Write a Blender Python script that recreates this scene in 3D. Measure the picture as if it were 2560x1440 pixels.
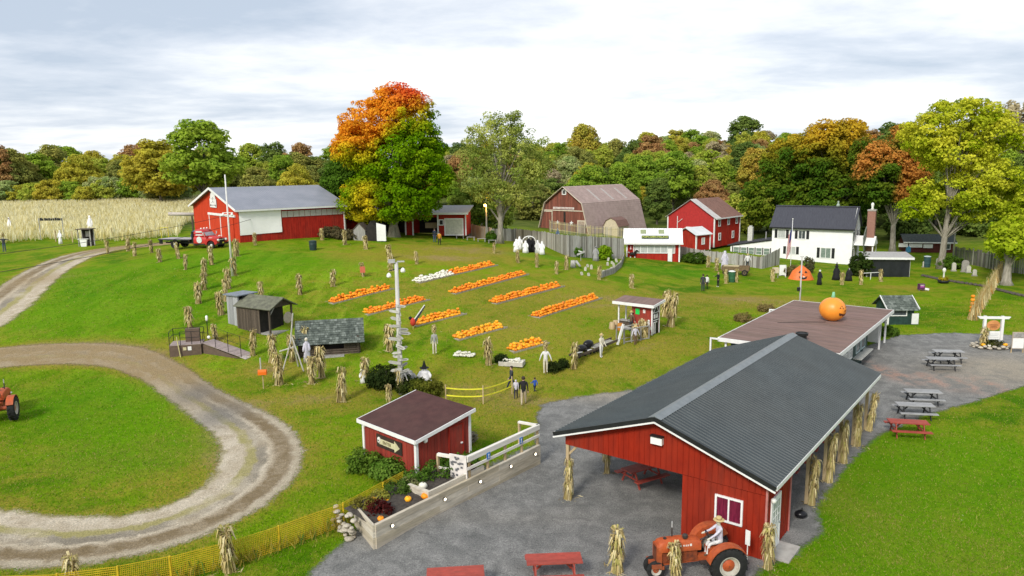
import bpy, bmesh, math, random
import numpy as np
from mathutils import Vector, Matrix
for o in list(bpy.data.objects): bpy.data.objects.remove(o)
scene = bpy.context.scene
C = scene.collection
R = math.radians

# ------------------------------------------------------------ camera, sky, sun, exposure
FPX, PITCH, ROLL, CAMH = 1830.0, R(9.31), math.atan(.0122), 14.3
cam_d = bpy.data.cameras.new('camera'); cam = bpy.data.objects.new('camera', cam_d); C.objects.link(cam)
cam_d.sensor_width = 36.0; cam_d.lens = 36.0*FPX/2560.0; cam_d.clip_end = 6000; cam_d.clip_start = .5
cam.location = (0, 0, CAMH)
cam.rotation_mode = 'XYZ'
cam.matrix_world = Matrix.Translation((0, 0, CAMH)) @ Matrix.Rotation(R(90)-PITCH, 4, 'X') @ Matrix.Rotation(-ROLL, 4, 'Z')
scene.camera = cam
scene.render.engine = 'CYCLES'
scene.render.resolution_x, scene.render.resolution_y = 1024, 576
scene.view_settings.view_transform = 'Standard'; scene.view_settings.look = 'None'
scene.view_settings.exposure = 1.3; scene.view_settings.gamma = 1
scene.view_settings.use_curve_mapping = False
SUN_ELEV, SUN_AZ = R(38), R(208)       # azimuth clockwise from +Y : behind the camera, to its left
w = bpy.data.worlds.new('World'); scene.world = w; w.use_nodes = True
def build_world():
    nt = w.node_tree; nt.nodes.clear(); N = nt.nodes.new; L = nt.links.new
    out = N('ShaderNodeOutputWorld'); bg = N('ShaderNodeBackground')
    sky = N('ShaderNodeTexSky'); sky.sky_type = 'NISHITA'; sky.sun_disc = False
    sky.sun_elevation = SUN_ELEV; sky.sun_rotation = SUN_AZ
    tc = N('ShaderNodeTexCoord'); sep = N('ShaderNodeSeparateXYZ'); L(tc.outputs['Generated'], sep.inputs[0])
    def math_(op, a, b=None):
        m = N('ShaderNodeMath'); m.operation = op
        for i, x in enumerate((a, b)):
            if x is None: continue
            if isinstance(x, (int, float)): m.inputs[i].default_value = x
            else: L(x, m.inputs[i])
        return m.outputs[0]
    z = math_('ADD', math_('MAXIMUM', sep.outputs[2], 0.0), .09)
    cx = math_('DIVIDE', sep.outputs[0], z); cy = math_('DIVIDE', sep.outputs[1], z)
    com = N('ShaderNodeCombineXYZ'); L(cx, com.inputs[0]); L(cy, com.inputs[1])
    def noise(scale, det, rough, off, sx=1., sy=1., dist=0., rot=0):
        mp = N('ShaderNodeMapping'); mp.inputs['Location'].default_value = off; mp.inputs['Scale'].default_value = (sx, sy, 1)
        mp.inputs['Rotation'].default_value = (0, 0, rot)
        L(com.outputs[0], mp.inputs[0]); n = N('ShaderNodeTexNoise'); L(mp.outputs[0], n.inputs['Vector'])
        n.inputs['Scale'].default_value = scale; n.inputs['Detail'].default_value = det; n.inputs['Roughness'].default_value = rough
        n.inputs['Distortion'].default_value = dist
        return n.outputs['Fac']
    n1 = noise(.34, 8, .52, (5.3, 2.2, 0), .9, 1.0, .35, .3); n2 = noise(1.9, 7, .62, (1, 2, 5), .9, 1., .2, .2)
    s = math_('ADD', math_('MULTIPLY', n1, .8), math_('MULTIPLY', n2, .2))
    cr = N('ShaderNodeValToRGB'); L(s, cr.inputs[0])
    e = cr.color_ramp.elements
    e[0].position = .38; e[0].color = (.235, .27, .32, 1)
    e[1].position = .57; e[1].color = (.51, .512, .512, 1)
    m = e.new(.45); m.color = (.31, .335, .375, 1)
    m = e.new(.52); m.color = (.415, .426, .44, 1)
    sc = N('ShaderNodeMixRGB'); sc.blend_type = 'MULTIPLY'; sc.inputs[0].default_value = 1
    L(sky.outputs[0], sc.inputs[1]); sc.inputs[2].default_value = (.075, .075, .075, 1)
    mx = N('ShaderNodeMixRGB'); mx.inputs[0].default_value = .93; L(sc.outputs[0], mx.inputs[1]); L(cr.outputs[0], mx.inputs[2])
    L(mx.outputs[0], bg.inputs['Color']); bg.inputs['Strength'].default_value = 1.0
    L(bg.outputs[0], out.inputs[0])
build_world()
sl = bpy.data.lights.new('sun', 'SUN'); sun = bpy.data.objects.new('sun', sl); C.objects.link(sun)
sl.energy = 1.3; sl.angle = R(12); sl.color = (1, .95, .87)
sd = Vector((math.sin(SUN_AZ)*math.cos(SUN_ELEV), math.cos(SUN_AZ)*math.cos(SUN_ELEV), math.sin(SUN_ELEV)))
sun.rotation_euler = (-sd).to_track_quat('-Z', 'Y').to_euler(); sun.location = (-40, -40, 60)

# ------------------------------------------------------------ survey: rays of the drone camera and the lie of the land
def ray(px, py):
    u = (px-1280)/FPX; v = (py-720)/FPX; c, s = math.cos(ROLL), math.sin(ROLL)
    u, v = u*c-v*s, u*s+v*c
    cp, sp = math.cos(PITCH), math.sin(PITCH)
    return np.array([u, cp-v*sp, -sp-v*cp])
def atz(px, py, z):
    r = ray(px, py); t = (z-CAMH)/r[2]; return np.array([r[0]*t, r[1]*t, z])
def depth(p): return p[1]*math.cos(PITCH)-(p[2]-CAMH)*math.sin(PITCH)
CTRL = [(1908,1404,0),(1418,1247,0),(2300,1300,0),(2560,1420,0),(1300,1400,0),(900,1400,0),(1310,1015,.1),(1500,985,.1),(2270,1090,.1),
 (2355,900,.35),(2480,870,.55),(2560,1000,.3),(2100,1300,0),(575,1425,-.1),(180,1440,-.2),(0,1430,-.2),(300,1150,.4),(60,1050,.7),(700,1150,.3),
 (20,880,2.0),(250,880,1.7),(450,895,1.3),(600,850,1.9),(750,880,1.4),(1003,985,.6),(850,1005,.6),(1045,1197,.5),(1170,1143,.5),(1250,880,1.2),
 (1400,760,2.1),(1130,690,3.8),(1180,660,4.2),(900,750,3.2),(650,720,3.7),(500,780,3.0),(200,740,3.8),(40,760,3.3),(300,640,5.0),(500,622,6.),
 (600,606,6.1),(850,590,6.),(985,590,5.7),(1100,612,5.2),(1350,633,4.3),(1620,838,1.5),(1757,727,1.2),(1795,717,1.2),(1625,642,2.3),(1450,640,3.2),
 (1500,700,2.6),(1900,690,1.1),(2137,666,.4),(2010,715,.8),(2260,815,.9),(2335,665,.7),(2450,790,.9),(2440,690,.9),(2230,700,.7),(100,620,4.9),(210,612,4.8)]
P0 = [atz(*c) for c in CTRL] + [np.array(p, float) for p in [(-130,210,6),(-80,200,6),(-40,200,5.2),(0,190,4),(20,140,3.2),(60,150,2),(100,150,2),
 (60,260,9),(0,260,7),(130,250,9),(-200,250,7),(200,150,3),(-200,100,4),(-200,0,0),(0,-60,-.2),(200,0,0),(70,20,0),(0,420,13),(220,420,15),(-220,420,8),(10,40,0),(14,44,0),(20,50,.2)]]
P0 = np.array(P0)
def _tps(r2): return r2*np.log(np.maximum(r2, 1e-9))*.5
def _fit():
    n = len(P0); xy = P0[:, :2]/100.; d2 = ((xy[:, None]-xy[None])**2).sum(-1)
    K = _tps(d2)+np.eye(n)*.0015; Pm = np.c_[np.ones(n), xy]
    A = np.block([[K, Pm], [Pm.T, np.zeros((3, 3))]]); b = np.r_[P0[:, 2], np.zeros(3)]
    return np.linalg.solve(A, b)
TW = _fit()
PAV_C = np.array([5.68, 27.42]); PU = np.array([math.cos(R(52.6)), math.sin(R(52.6))]); PV = np.array([PU[1], -PU[0]])
def hgt(x, y):
    x = np.atleast_1d(np.asarray(x, float)); y = np.atleast_1d(np.asarray(y, float)); sh = x.shape
    xs = np.clip(x.ravel(), -260, 300); ys = np.clip(y.ravel(), -80, 460)
    out = np.empty(xs.size); xy = P0[:, :2]/100.
    for i in range(0, xs.size, 20000):
        q = np.c_[xs[i:i+20000], ys[i:i+20000]]/100.
        d2 = ((q[:, None]-xy[None])**2).sum(-1)
        out[i:i+20000] = _tps(d2)@TW[:-3]+TW[-3]+q@TW[-2:]
    rx = xs-PAV_C[0]; ry = ys-PAV_C[1]; u = rx*PU[0]+ry*PU[1]; v = rx*PV[0]+ry*PV[1]
    du = np.maximum(np.maximum(-2-u, u-17.5), 0); dv = np.maximum(np.abs(v)-5.2, 0)
    k = np.clip(np.sqrt(du*du+dv*dv)/5., 0, 1); k = k*k*(3-2*k)
    return (out*k).reshape(sh)
def hz(x, y): return float(hgt([x], [y])[0])
def G(px, py):
    r = ray(px, py); o = np.array([0, 0, CAMH]); t0, t1 = 12., 900.
    ts = np.geomspace(t0, t1, 260); p = o+ts[:, None]*r; d = p[:, 2]-hgt(p[:, 0], p[:, 1])
    i = np.argmax(d < 0) if (d < 0).any() else len(ts)-1
    a, b = ts[max(i-1, 0)], ts[i]
    for _ in range(22):
        m = (a+b)/2; q = o+m*r
        if q[2]-hz(q[0], q[1]) > 0: a = m
        else: b = m
    q = o+b*r; return Vector((q[0], q[1], hz(q[0], q[1])))
def ppm(p): return FPX/depth(p)      # photo pixels per metre at a point

# ------------------------------------------------------------ materials
MATS = {}
def mat(name, c1, c2=None, rough=.75, scale=4., stretch=(1, 1, 1), bump=0., bscale=None, metal=0., spec=.3, grime=0., detail=5, rnd=0.):
    if name in MATS: return MATS[name]
    m = bpy.data.materials.new(name); m.use_nodes = True; MATS[name] = m
    nt = m.node_tree; N = nt.nodes.new; L = nt.links.new; b = nt.nodes['Principled BSDF']
    b.inputs['Roughness'].default_value = rough; b.inputs['Metallic'].default_value = metal; b.inputs['Specular IOR Level'].default_value = spec
    c2 = c2 or tuple(x*.78 for x in c1)
    tc = N('ShaderNodeTexCoord'); mp = N('ShaderNodeMapping'); L(tc.outputs['Object'], mp.inputs[0]); mp.inputs['Scale'].default_value = stretch
    if rnd:
        oi = N('ShaderNodeObjectInfo'); vm = N('ShaderNodeVectorMath'); vm.operation = 'MULTIPLY_ADD'
        L(oi.outputs['Random'], vm.inputs[0]); vm.inputs[1].default_value = (37, 51, 23); L(mp.outputs[0], vm.inputs[2]); vec = vm.outputs[0]
    else: vec = mp.outputs[0]
    n = N('ShaderNodeTexNoise'); L(vec, n.inputs['Vector']); n.inputs['Scale'].default_value = scale; n.inputs['Detail'].default_value = detail; n.inputs['Roughness'].default_value = .62
    cr = N('ShaderNodeValToRGB'); L(n.outputs['Fac'], cr.inputs[0]); e = cr.color_ramp.elements
    e[0].position = .36; e[1].position = .64; e[0].color = (*c2, 1); e[1].color = (*c1, 1); col = cr.outputs[0]
    if grime:
        n2 = N('ShaderNodeTexNoise'); L(vec, n2.inputs['Vector']); n2.inputs['Scale'].default_value = scale*.23; n2.inputs['Detail'].default_value = 6
        r2 = N('ShaderNodeMapRange'); L(n2.outputs['Fac'], r2.inputs[0]); r2.inputs[1].default_value = .4; r2.inputs[2].default_value = .75; r2.inputs[4].default_value = grime
        mx = N('ShaderNodeMixRGB'); L(r2.outputs[0], mx.inputs[0]); L(col, mx.inputs[1]); mx.inputs[2].default_value = (.09, .075, .05, 1); col = mx.outputs[0]
    if rnd:
        hs = N('ShaderNodeHueSaturation'); L(col, hs.inputs['Color']); mr = N('ShaderNodeMapRange'); L(oi.outputs['Random'], mr.inputs[0])
        mr.inputs[3].default_value = 1-rnd; mr.inputs[4].default_value = 1+rnd; L(mr.outputs[0], hs.inputs['Value']); col = hs.outputs[0]
    L(col, b.inputs['Base Color'])
    if bump:
        n3 = N('ShaderNodeTexNoise'); L(vec, n3.inputs['Vector']); n3.inputs['Scale'].default_value = bscale or scale*4; n3.inputs['Detail'].default_value = 4
        bp = N('ShaderNodeBump'); bp.inputs['Strength'].default_value = bump; bp.inputs['Distance'].default_value = .05
        L(n3.outputs['Fac'], bp.inputs['Height']); L(bp.outputs[0], b.inputs['Normal'])
    return m
def leafmat(name):
    if name in MATS: return MATS[name]
    m = bpy.data.materials.new(name); m.use_nodes = True; MATS[name] = m
    nt = m.node_tree; N = nt.nodes.new; L = nt.links.new; nt.nodes.clear()
    out = N('ShaderNodeOutputMaterial'); a = N('ShaderNodeAttribute'); a.attribute_name = 'leaf'
    d = N('ShaderNodeBsdfDiffuse'); t = N('ShaderNodeBsdfTranslucent'); mx = N('ShaderNodeMixShader'); mx.inputs[0].default_value = .42
    L(a.outputs['Color'], d.inputs[0]); L(a.outputs['Color'], t.inputs[0]); L(d.outputs[0], mx.inputs[1]); L(t.outputs[0], mx.inputs[2]); L(mx.outputs[0], out.inputs[0])
    return m
def tintmat(name, col, col2):
    "foliage colour of one kind of tree: per-leaf variation from the mesh, hue from here, a little from the single tree"
    if name in MATS: return MATS[name]
    m = bpy.data.materials.new(name); m.use_nodes = True; MATS[name] = m
    nt = m.node_tree; N = nt.nodes.new; L = nt.links.new; nt.nodes.clear()
    out = N('ShaderNodeOutputMaterial'); a = N('ShaderNodeAttribute'); a.attribute_name = 'leaf'
    sep = N('ShaderNodeSeparateColor'); L(a.outputs['Color'], sep.inputs[0])
    oi = N('ShaderNodeObjectInfo'); ad = N('ShaderNodeMath'); ad.operation = 'MULTIPLY_ADD'; L(oi.outputs['Random'], ad.inputs[0]); ad.inputs[1].default_value = .5; ad.inputs[2].default_value = -.25
    ad2 = N('ShaderNodeMath'); ad2.operation = 'ADD'; ad2.use_clamp = True; L(ad.outputs[0], ad2.inputs[0]); L(sep.outputs[0], ad2.inputs[1])
    mxc = N('ShaderNodeMixRGB'); L(ad2.outputs[0], mxc.inputs[0]); mxc.inputs[1].default_value = (*col, 1); mxc.inputs[2].default_value = (*col2, 1)
    mu = N('ShaderNodeMixRGB'); mu.blend_type = 'MULTIPLY'; mu.inputs[0].default_value = 1; L(mxc.outputs[0], mu.inputs[1])
    cmb = N('ShaderNodeCombineColor'); [L(sep.outputs[1], cmb.inputs[i]) for i in range(3)]; L(cmb.outputs[0], mu.inputs[2])
    d = N('ShaderNodeBsdfDiffuse'); t = N('ShaderNodeBsdfTranslucent'); mx = N('ShaderNodeMixShader'); mx.inputs[0].default_value = .42
    L(mu.outputs[0], d.inputs[0]); L(mu.outputs[0], t.inputs[0]); L(d.outputs[0], mx.inputs[1]); L(t.outputs[0], mx.inputs[2]); L(mx.outputs[0], out.inputs[0])
    return m

# ------------------------------------------------------------ mesh builder and object helpers
class MB:
    def __init__(s): s.v = []; s.f = []; s.m = []
    def add(s, vs, fs, mi=0):
        k = len(s.v); s.v += [tuple(map(float, p)) for p in vs]; s.f += [tuple(i+k for i in f) for f in fs]; s.m += [mi]*len(fs); return s
    def bx(s, x0, x1, y0, y1, z0, z1, mi=0, M=None):
        vs = [Vector((x, y, z)) for z in (z0, z1) for y in (y0, y1) for x in (x0, x1)]
        if M: vs = [M@v for v in vs]
        return s.add(vs, [(0,2,3,1),(4,5,7,6),(0,1,5,4),(2,6,7,3),(0,4,6,2),(1,3,7,5)], mi)
    def beam(s, p0, p1, wd, ht, mi=0, up=(0, 0, 1)):
        p0, p1 = Vector(p0), Vector(p1); d = (p1-p0).normalized(); up = Vector(up)
        if abs(d.dot(up)) > .98: up = Vector((1, 0, 0))
        sx = d.cross(up).normalized()*wd/2; sz = sx.cross(d).normalized()*ht/2
        vs = [p+a*sx+b*sz for p in (p0, p1) for a, b in ((-1,-1),(1,-1),(1,1),(-1,1))]
        return s.add(vs, [(3,2,1,0),(4,5,6,7),(0,1,5,4),(1,2,6,5),(2,3,7,6),(3,0,4,7)], mi)
    def tube(s, pts, rads, n=8, mi=0, cap=True):
        pts = [Vector(p) for p in pts]
        if not hasattr(rads, '__len__'): rads = [rads]*len(pts)
        vs = []; prev = None
        for i, p in enumerate(pts):
            d = (pts[min(i+1, len(pts)-1)]-pts[max(i-1, 0)]).normalized()
            if prev is None: a = d.orthogonal().normalized()
            else:
                a = prev-d*prev.dot(d); a = a.normalized() if a.length > 1e-6 else d.orthogonal().normalized()
            prev = a; b = d.cross(a)
            vs += [p+(a*math.cos(t)+b*math.sin(t))*rads[i] for t in (2*math.pi*j/n for j in range(n))]
        fs = [(i*n+j, i*n+(j+1)%n, (i+1)*n+(j+1)%n, (i+1)*n+j) for i in range(len(pts)-1) for j in range(n)]
        if cap: fs += [tuple(range(n-1, -1, -1)), tuple((len(pts)-1)*n+j for j in range(n))]
        return s.add(vs, fs, mi)
    def lathe(s, prof, n=16, c=(0, 0, 0), axis='z', mi=0, cap=True, sq=(1, 1)):
        c = Vector(c); vs = []
        for r, z in prof:
            for j in range(n):
                t = 2*math.pi*j/n; a, b = r*math.cos(t)*sq[0], r*math.sin(t)*sq[1]
                vs.append(c+Vector((a, b, z) if axis == 'z' else (a, z, b) if axis == 'y' else (z, a, b)))
        fs = [(i*n+j, i*n+(j+1)%n, (i+1)*n+(j+1)%n, (i+1)*n+j) for i in range(len(prof)-1) for j in range(n)]
        if cap: fs += [tuple(range(n-1, -1, -1)), tuple((len(prof)-1)*n+j for j in range(n))]
        return s.add(vs, fs, mi)
    def sph(s, c, r, sc=(1, 1, 1), nu=12, nv=8, mi=0):
        return s.lathe([(r*max(math.sin(math.pi*k/nv), .02), -r*math.cos(math.pi*k/nv)*sc[2]) for k in range(nv+1)], nu, c, 'z', mi, True, sc[:2])
    def prism(s, poly, t0, t1, plane='xz', mi=0, M=None):
        n = len(poly); f3 = {'xz': lambda a, b, t: (a, t, b), 'yz': lambda a, b, t: (t, a, b), 'xy': lambda a, b, t: (a, b, t)}[plane]
        vs = [Vector(f3(a, b, t)) for t in (t0, t1) for a, b in poly]
        if M: vs = [M@v for v in vs]
        return s.add(vs, [tuple(range(n-1, -1, -1)), tuple(range(n, 2*n))]+[(i, (i+1)%n, n+(i+1)%n, n+i) for i in range(n)], mi)
    def build(s, name, mats, parent=None, smooth=False, M=None):
        me = bpy.data.meshes.new(name)
        me.from_pydata(s.v, [], s.f)
        for m in (mats if isinstance(mats, (list, tuple)) else [mats]): me.materials.append(m)
        if s.m and max(s.m) > 0: me.polygons.foreach_set('material_index', s.m)
        if M: me.transform(M)
        bm = bmesh.new(); bm.from_mesh(me); bmesh.ops.recalc_face_normals(bm, faces=bm.faces); bm.to_mesh(me); bm.free()
        if smooth: me.shade_smooth() if smooth is True else me.set_sharp_from_angle(angle=R(smooth)) or me.polygons.foreach_set('use_smooth', [True]*len(me.polygons))
        if smooth and smooth is not True: me.set_sharp_from_angle(angle=R(smooth))
        me.update()
        o = bpy.data.objects.new(name, me); C.objects.link(o)
        if parent: o.parent = parent
        return o
def tag(o, label, cat=None, group=None, kind=None):
    if label: o['label'] = label
    if cat: o['category'] = cat
    if group: o['group'] = group
    if kind: o['kind'] = kind
    return o
def thing(name, label, cat, loc=(0, 0, 0), rz=0, group=None):
    o = bpy.data.objects.new(name, None); C.objects.link(o); o.location = loc; o.rotation_euler = (0, 0, rz); o.empty_display_size = .3
    return tag(o, label, cat, group)
def put(o, name, parent=None, loc=None, rz=None, sc=None):
    "copy of one object (shares its mesh)"
    c = o.copy(); c.name = name; C.objects.link(c); c.parent = parent
    for k in ('label', 'category', 'group'):
        if k in c: del c[k]
    if loc is not None: c.location = loc
    if rz is not None: c.rotation_euler = (0, 0, rz)
    if sc is not None: c.scale = (sc,)*3 if isinstance(sc, (int, float)) else sc
    return c
def copy_thing(root, label, cat, group=None, loc=None, rz=None, sc=None):
    r = put(root, root.name.split('.')[0], None, loc, rz, sc); tag(r, label, cat, group)
    for ch in list(root.children):
        c = put(ch, ch.name.split('.')[0], r); c.matrix_parent_inverse = ch.matrix_parent_inverse
        for g in list(ch.children): put(g, g.name.split('.')[0], c)
    return r
def text(body, size, M, m, parent=None, name='lettering', ext=.008, align='CENTER'):
    cu = bpy.data.curves.new('t', 'FONT'); cu.body = body; cu.size = size; cu.extrude = ext; cu.align_x = align; cu.align_y = 'CENTER'; cu.resolution_u = 2
    t = bpy.data.objects.new('t', cu); C.objects.link(t); bpy.context.view_layer.update()
    me = bpy.data.meshes.new_from_object(t.evaluated_get(bpy.context.evaluated_depsgraph_get())); bpy.data.objects.remove(t); bpy.data.curves.remove(cu)
    me.materials.clear(); me.materials.append(m); me.transform(M); me.name = name
    o = bpy.data.objects.new(name, me); C.objects.link(o)
    if parent: o.parent = parent
    return o
def T(x, y, z, rx=0, ry=0, rz=0): return Matrix.Translation((x, y, z)) @ Matrix.Rotation(rz, 4, 'Z') @ Matrix.Rotation(ry, 4, 'Y') @ Matrix.Rotation(rx, 4, 'X')
def blades(rng, n, base_r, h, spread, wid, droop=.3, lean=0.):
    "stiff dry leaves and stalks bound into a bundle: returns verts, faces"
    vs = []; fs = []
    for i in range(n):
        a = rng.uniform(0, 6.283); r0 = base_r*math.sqrt(rng.random()); x, y = r0*math.cos(a), r0*math.sin(a)
        hh = h*rng.uniform(.55, 1.05); out = spread*rng.uniform(.2, 1); tw = rng.uniform(0, 6.283); ww = wid*rng.uniform(.5, 1.3)
        neck = .62*h; k = len(vs); z0 = rng.choice([0, 0, 0, .25, .45])*h*rng.random(); seg = 4
        for j in range(seg+1):
            t = j/seg; z = z0+(hh-z0)*t
            pin = abs(z-neck)/h; rr = (.28+1.25*pin)
            ox = x*rr+math.cos(a)*out*max(0, t-.62)**1.3*1.6; oy = y*rr+math.sin(a)*out*max(0, t-.62)**1.3*1.6
            zz = z-droop*h*max(0, t-.75)**2*rng.uniform(0, 8); q = ww*(1-t*.75)*(.55+.45*math.sin(3.14*min(t+.25, 1)))
            vs += [(ox-math.cos(tw)*q/2+lean*z, oy-math.sin(tw)*q/2, zz), (ox+math.cos(tw)*q/2+lean*z, oy+math.sin(tw)*q/2, zz)]
        fs += [(k+2*j, k+2*j+1, k+2*j+3, k+2*j+2) for j in range(seg)]
    return vs, fs
# ------------------------------------------------------------ ground, roads, gravel
def axis(lo, hi, step, far_lo, far_hi, g=1.16):
    a = list(np.arange(lo, hi+1e-6, step)); s = step
    while a[-1] < far_hi: s *= g; a.append(a[-1]+s)
    s = step
    while a[0] > far_lo: s *= g; a.insert(0, a[0]-s)
    return np.array(a)
def grid_mesh(name, xs, ys, zoff, keep=None, attrs=None, m=None):
    X, Y = np.meshgrid(xs, ys); Z = hgt(X, Y)+zoff
    nx, ny = len(xs), len(ys); idx = np.arange(nx*ny).reshape(ny, nx)
    q = np.stack([idx[:-1, :-1], idx[:-1, 1:], idx[1:, 1:], idx[1:, :-1]], -1).reshape(-1, 4)
    V = np.c_[X.ravel(), Y.ravel(), Z.ravel()]
    if keep is not None:
        kv = keep.ravel(); q = q[kv[q].any(1)]; used = np.unique(q); mp = np.zeros(len(V), int); mp[used] = np.arange(len(used)); q = mp[q]; V = V[used]
    else: used = np.arange(len(V))
    me = bpy.data.meshes.new(name); me.vertices.add(len(V)); me.vertices.foreach_set('co', V.ravel())
    me.loops.add(q.size); me.loops.foreach_set('vertex_index', q.ravel()); me.polygons.add(len(q))
    me.polygons.foreach_set('loop_start', np.arange(len(q))*4); me.polygons.foreach_set('loop_total', np.full(len(q), 4))
    for k, a in (attrs or {}).items():
        at = me.attributes.new(k, 'FLOAT', 'POINT'); at.data.foreach_set('value', a.ravel()[used].astype(np.float32))
    me.update(calc_edges=True); me.validate(); me.shade_smooth()
    if m: me.materials.append(m)
    o = bpy.data.objects.new(name, me); C.objects.link(o); return o
def poly_sd(X, Y, poly):
    "signed distance to a polygon, positive inside"
    P = np.array(poly); d = np.full(X.shape, 1e9); ins = np.zeros(X.shape, bool)
    for i in range(len(P)):
        a, b = P[i], P[(i+1) % len(P)]; e = b-a; t = np.clip(((X-a[0])*e[0]+(Y-a[1])*e[1])/(e@e+1e-9), 0, 1)
        d = np.minimum(d, np.hypot(X-a[0]-t*e[0], Y-a[1]-t*e[1]))
        c = ((a[1] > Y) != (b[1] > Y)) & (X < (b[0]-a[0])*(Y-a[1])/(b[1]-a[1]+1e-12)+a[0]); ins ^= c
    return np.where(ins, d, -d)
def line_sd(X, Y, pts):
    "distance across / width fraction along a path: returns signed across in metres and half width"
    P = np.array([p[:2] for p in pts]); W = np.array([p[2] for p in pts]); best = np.full(X.shape, 1e9); sg = np.zeros(X.shape); hw = np.zeros(X.shape)
    for i in range(len(P)-1):
        a, b = P[i], P[i+1]; e = b-a; t = np.clip(((X-a[0])*e[0]+(Y-a[1])*e[1])/(e@e+1e-9), 0, 1)
        dx, dy = X-a[0]-t*e[0], Y-a[1]-t*e[1]; d = np.hypot(dx, dy); s = np.sign(e[0]*dy-e[1]*dx)
        k = d < best; best = np.where(k, d, best); sg = np.where(k, s, sg); hw = np.where(k, W[i]+(W[i+1]-W[i])*t, hw)
    return best*sg, hw
def smooth_path(pts, it=2):
    pts = [np.array(p, float) for p in pts]
    for _ in range(it):
        q = [pts[0]]
        for a, b in zip(pts[:-1], pts[1:]): q += [a*.75+b*.25, a*.25+b*.75]
        pts = q+[pts[-1]]
    return pts
def gp(*ps): return [(lambda g: (g.x, g.y))(G(*p)) for p in ps]

RING = smooth_path([(*gp((px, py))[0], wd) for px, py, wd in [(-120,905,2.2),(60,888,2.1),(200,882,2.0),(320,892,1.9),(410,930,1.5),(480,985,1.45),(560,1030,1.65),(630,1075,1.85),(662,1130,2.0),(638,1195,2.05),(570,1252,1.95),(460,1303,1.8),(330,1338,1.75),(180,1356,1.8),(0,1350,2.0),(-200,1325,2.2)]])
LANE = smooth_path([(*gp((px, py))[0], wd) for px, py, wd in [(-160,860,2.6),(-30,790,2.7),(40,735,2.5),(110,680,2.4),(190,640,2.3),(290,620,2.4),(390,611,2.4),(470,604,2.0),(540,606,1.4)]])
YARD = gp((700,1475),(770,1440),(850,1362),(890,1330),(910,1300),(1100,1225),(1340,1110),(1338,1060),(1352,1012),(1440,992),(1580,975),(1720,905),(1800,885),(2060,915),(2172,862),(2250,838),(2380,832),(2560,838),(2750,850),(2750,900),(2560,965),(2420,1008),(2310,1040),(2200,1085),(2130,1150),(2040,1265),(2052,1335),(1985,1385),(1905,1425),(1860,1475))
WORN = [((1310,600),14,4.5,.85),((1180,625),10,4,.8),((1300,720),16,12,.34),((1000,740),10,8,.2),((1560,760),7,5,.55),((1440,870),9,3,.3),((430,1180),6,4,.28),((120,1150),5,3,.25),((1650,860),6,4,.35),((680,925),2.2,1.6,.9),((780,1000),3.5,1.8,.75),((300,880),8,3.2,.55),((1500,940),8,2.5,.4),((1100,960),7,3,.5),((1330,1005),4,1.6,.55),
        ((185,690),2.2,1.2,.7),((1950,760),9,3.5,.6),((1850,745),6,2.5,.5),((2250,720),4,3,.55),((880,640),5,4,.45),((2560,1420),5,5,.4),((560,1100),3.6,3.5,.32),((1290,820),5,4,.4),((1100,645),5,2,.75),((540,850),2.5,1.2,.5),((2110,1250),1.6,3.4,.55),((1200,1050),5,4,.42),((690,780),4,3,.25)]
LUSH_SHADED = [((250,1010),7,5),((300,760),14,10),((2350,1180),9,7),((2450,1350),9,7),((640,650),14,5),((1690,680),8,4),((120,700),5,4),((330,1130),5,4),((1350,640),5,2.5)]  # lush lawn; the last patch is the maple's shadow painted as greener grass
def gsum(X, Y, L):
    o = np.zeros(X.shape)
    for (c, rx, ry, *k) in L:
        g = G(*c); o += (k[0] if k else 1)*np.exp(-((X-g.x)/rx)**2-((Y-g.y)/ry)**2)
    return o

def node_kit(m):
    nt = m.node_tree; N = nt.nodes.new; L = nt.links.new
    def noise(vec, sc, det=5, rough=.6, dist=0):
        n = N('ShaderNodeTexNoise'); L(vec, n.inputs['Vector']); n.inputs['Scale'].default_value = sc; n.inputs['Detail'].default_value = det; n.inputs['Roughness'].default_value = rough; n.inputs['Distortion'].default_value = dist
        return n.outputs['Fac']
    def rng(x, a, b, c=0., d=1., smooth=True):
        r = N('ShaderNodeMapRange'); r.interpolation_type = 'SMOOTHSTEP' if smooth else 'LINEAR'; L(x, r.inputs[0])
        for i, v in zip((1, 2, 3, 4), (a, b, c, d)): r.inputs[i].default_value = v
        return r.outputs[0]
    def mix(f, a, b, mode='MIX'):
        x = N('ShaderNodeMixRGB'); x.blend_type = mode
        for i, v in enumerate((f, a, b)):
            if isinstance(v, (int, float)): x.inputs[i].default_value = v
            elif isinstance(v, tuple): x.inputs[i].default_value = (*v, 1)
            else: L(v, x.inputs[i])
        return x.outputs[0]
    def op(o, a, b):
        x = N('ShaderNodeMath'); x.operation = o
        for i, v in enumerate((a, b)):
            if isinstance(v, (int, float)): x.inputs[i].default_value = v
            else: L(v, x.inputs[i])
        return x.outputs[0]
    def attr(n): a = N('ShaderNodeAttribute'); a.attribute_name = n; return a.outputs['Fac']
    def mapping(scale=(1, 1, 1), rot=(0, 0, 0)):
        tc = N('ShaderNodeTexCoord'); mp = N('ShaderNodeMapping'); L(tc.outputs['Object'], mp.inputs[0]); mp.inputs['Scale'].default_value = scale; mp.inputs['Rotation'].default_value = rot
        return mp.outputs[0]
    return nt, N, L, noise, rng, mix, op, attr, mapping
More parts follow.
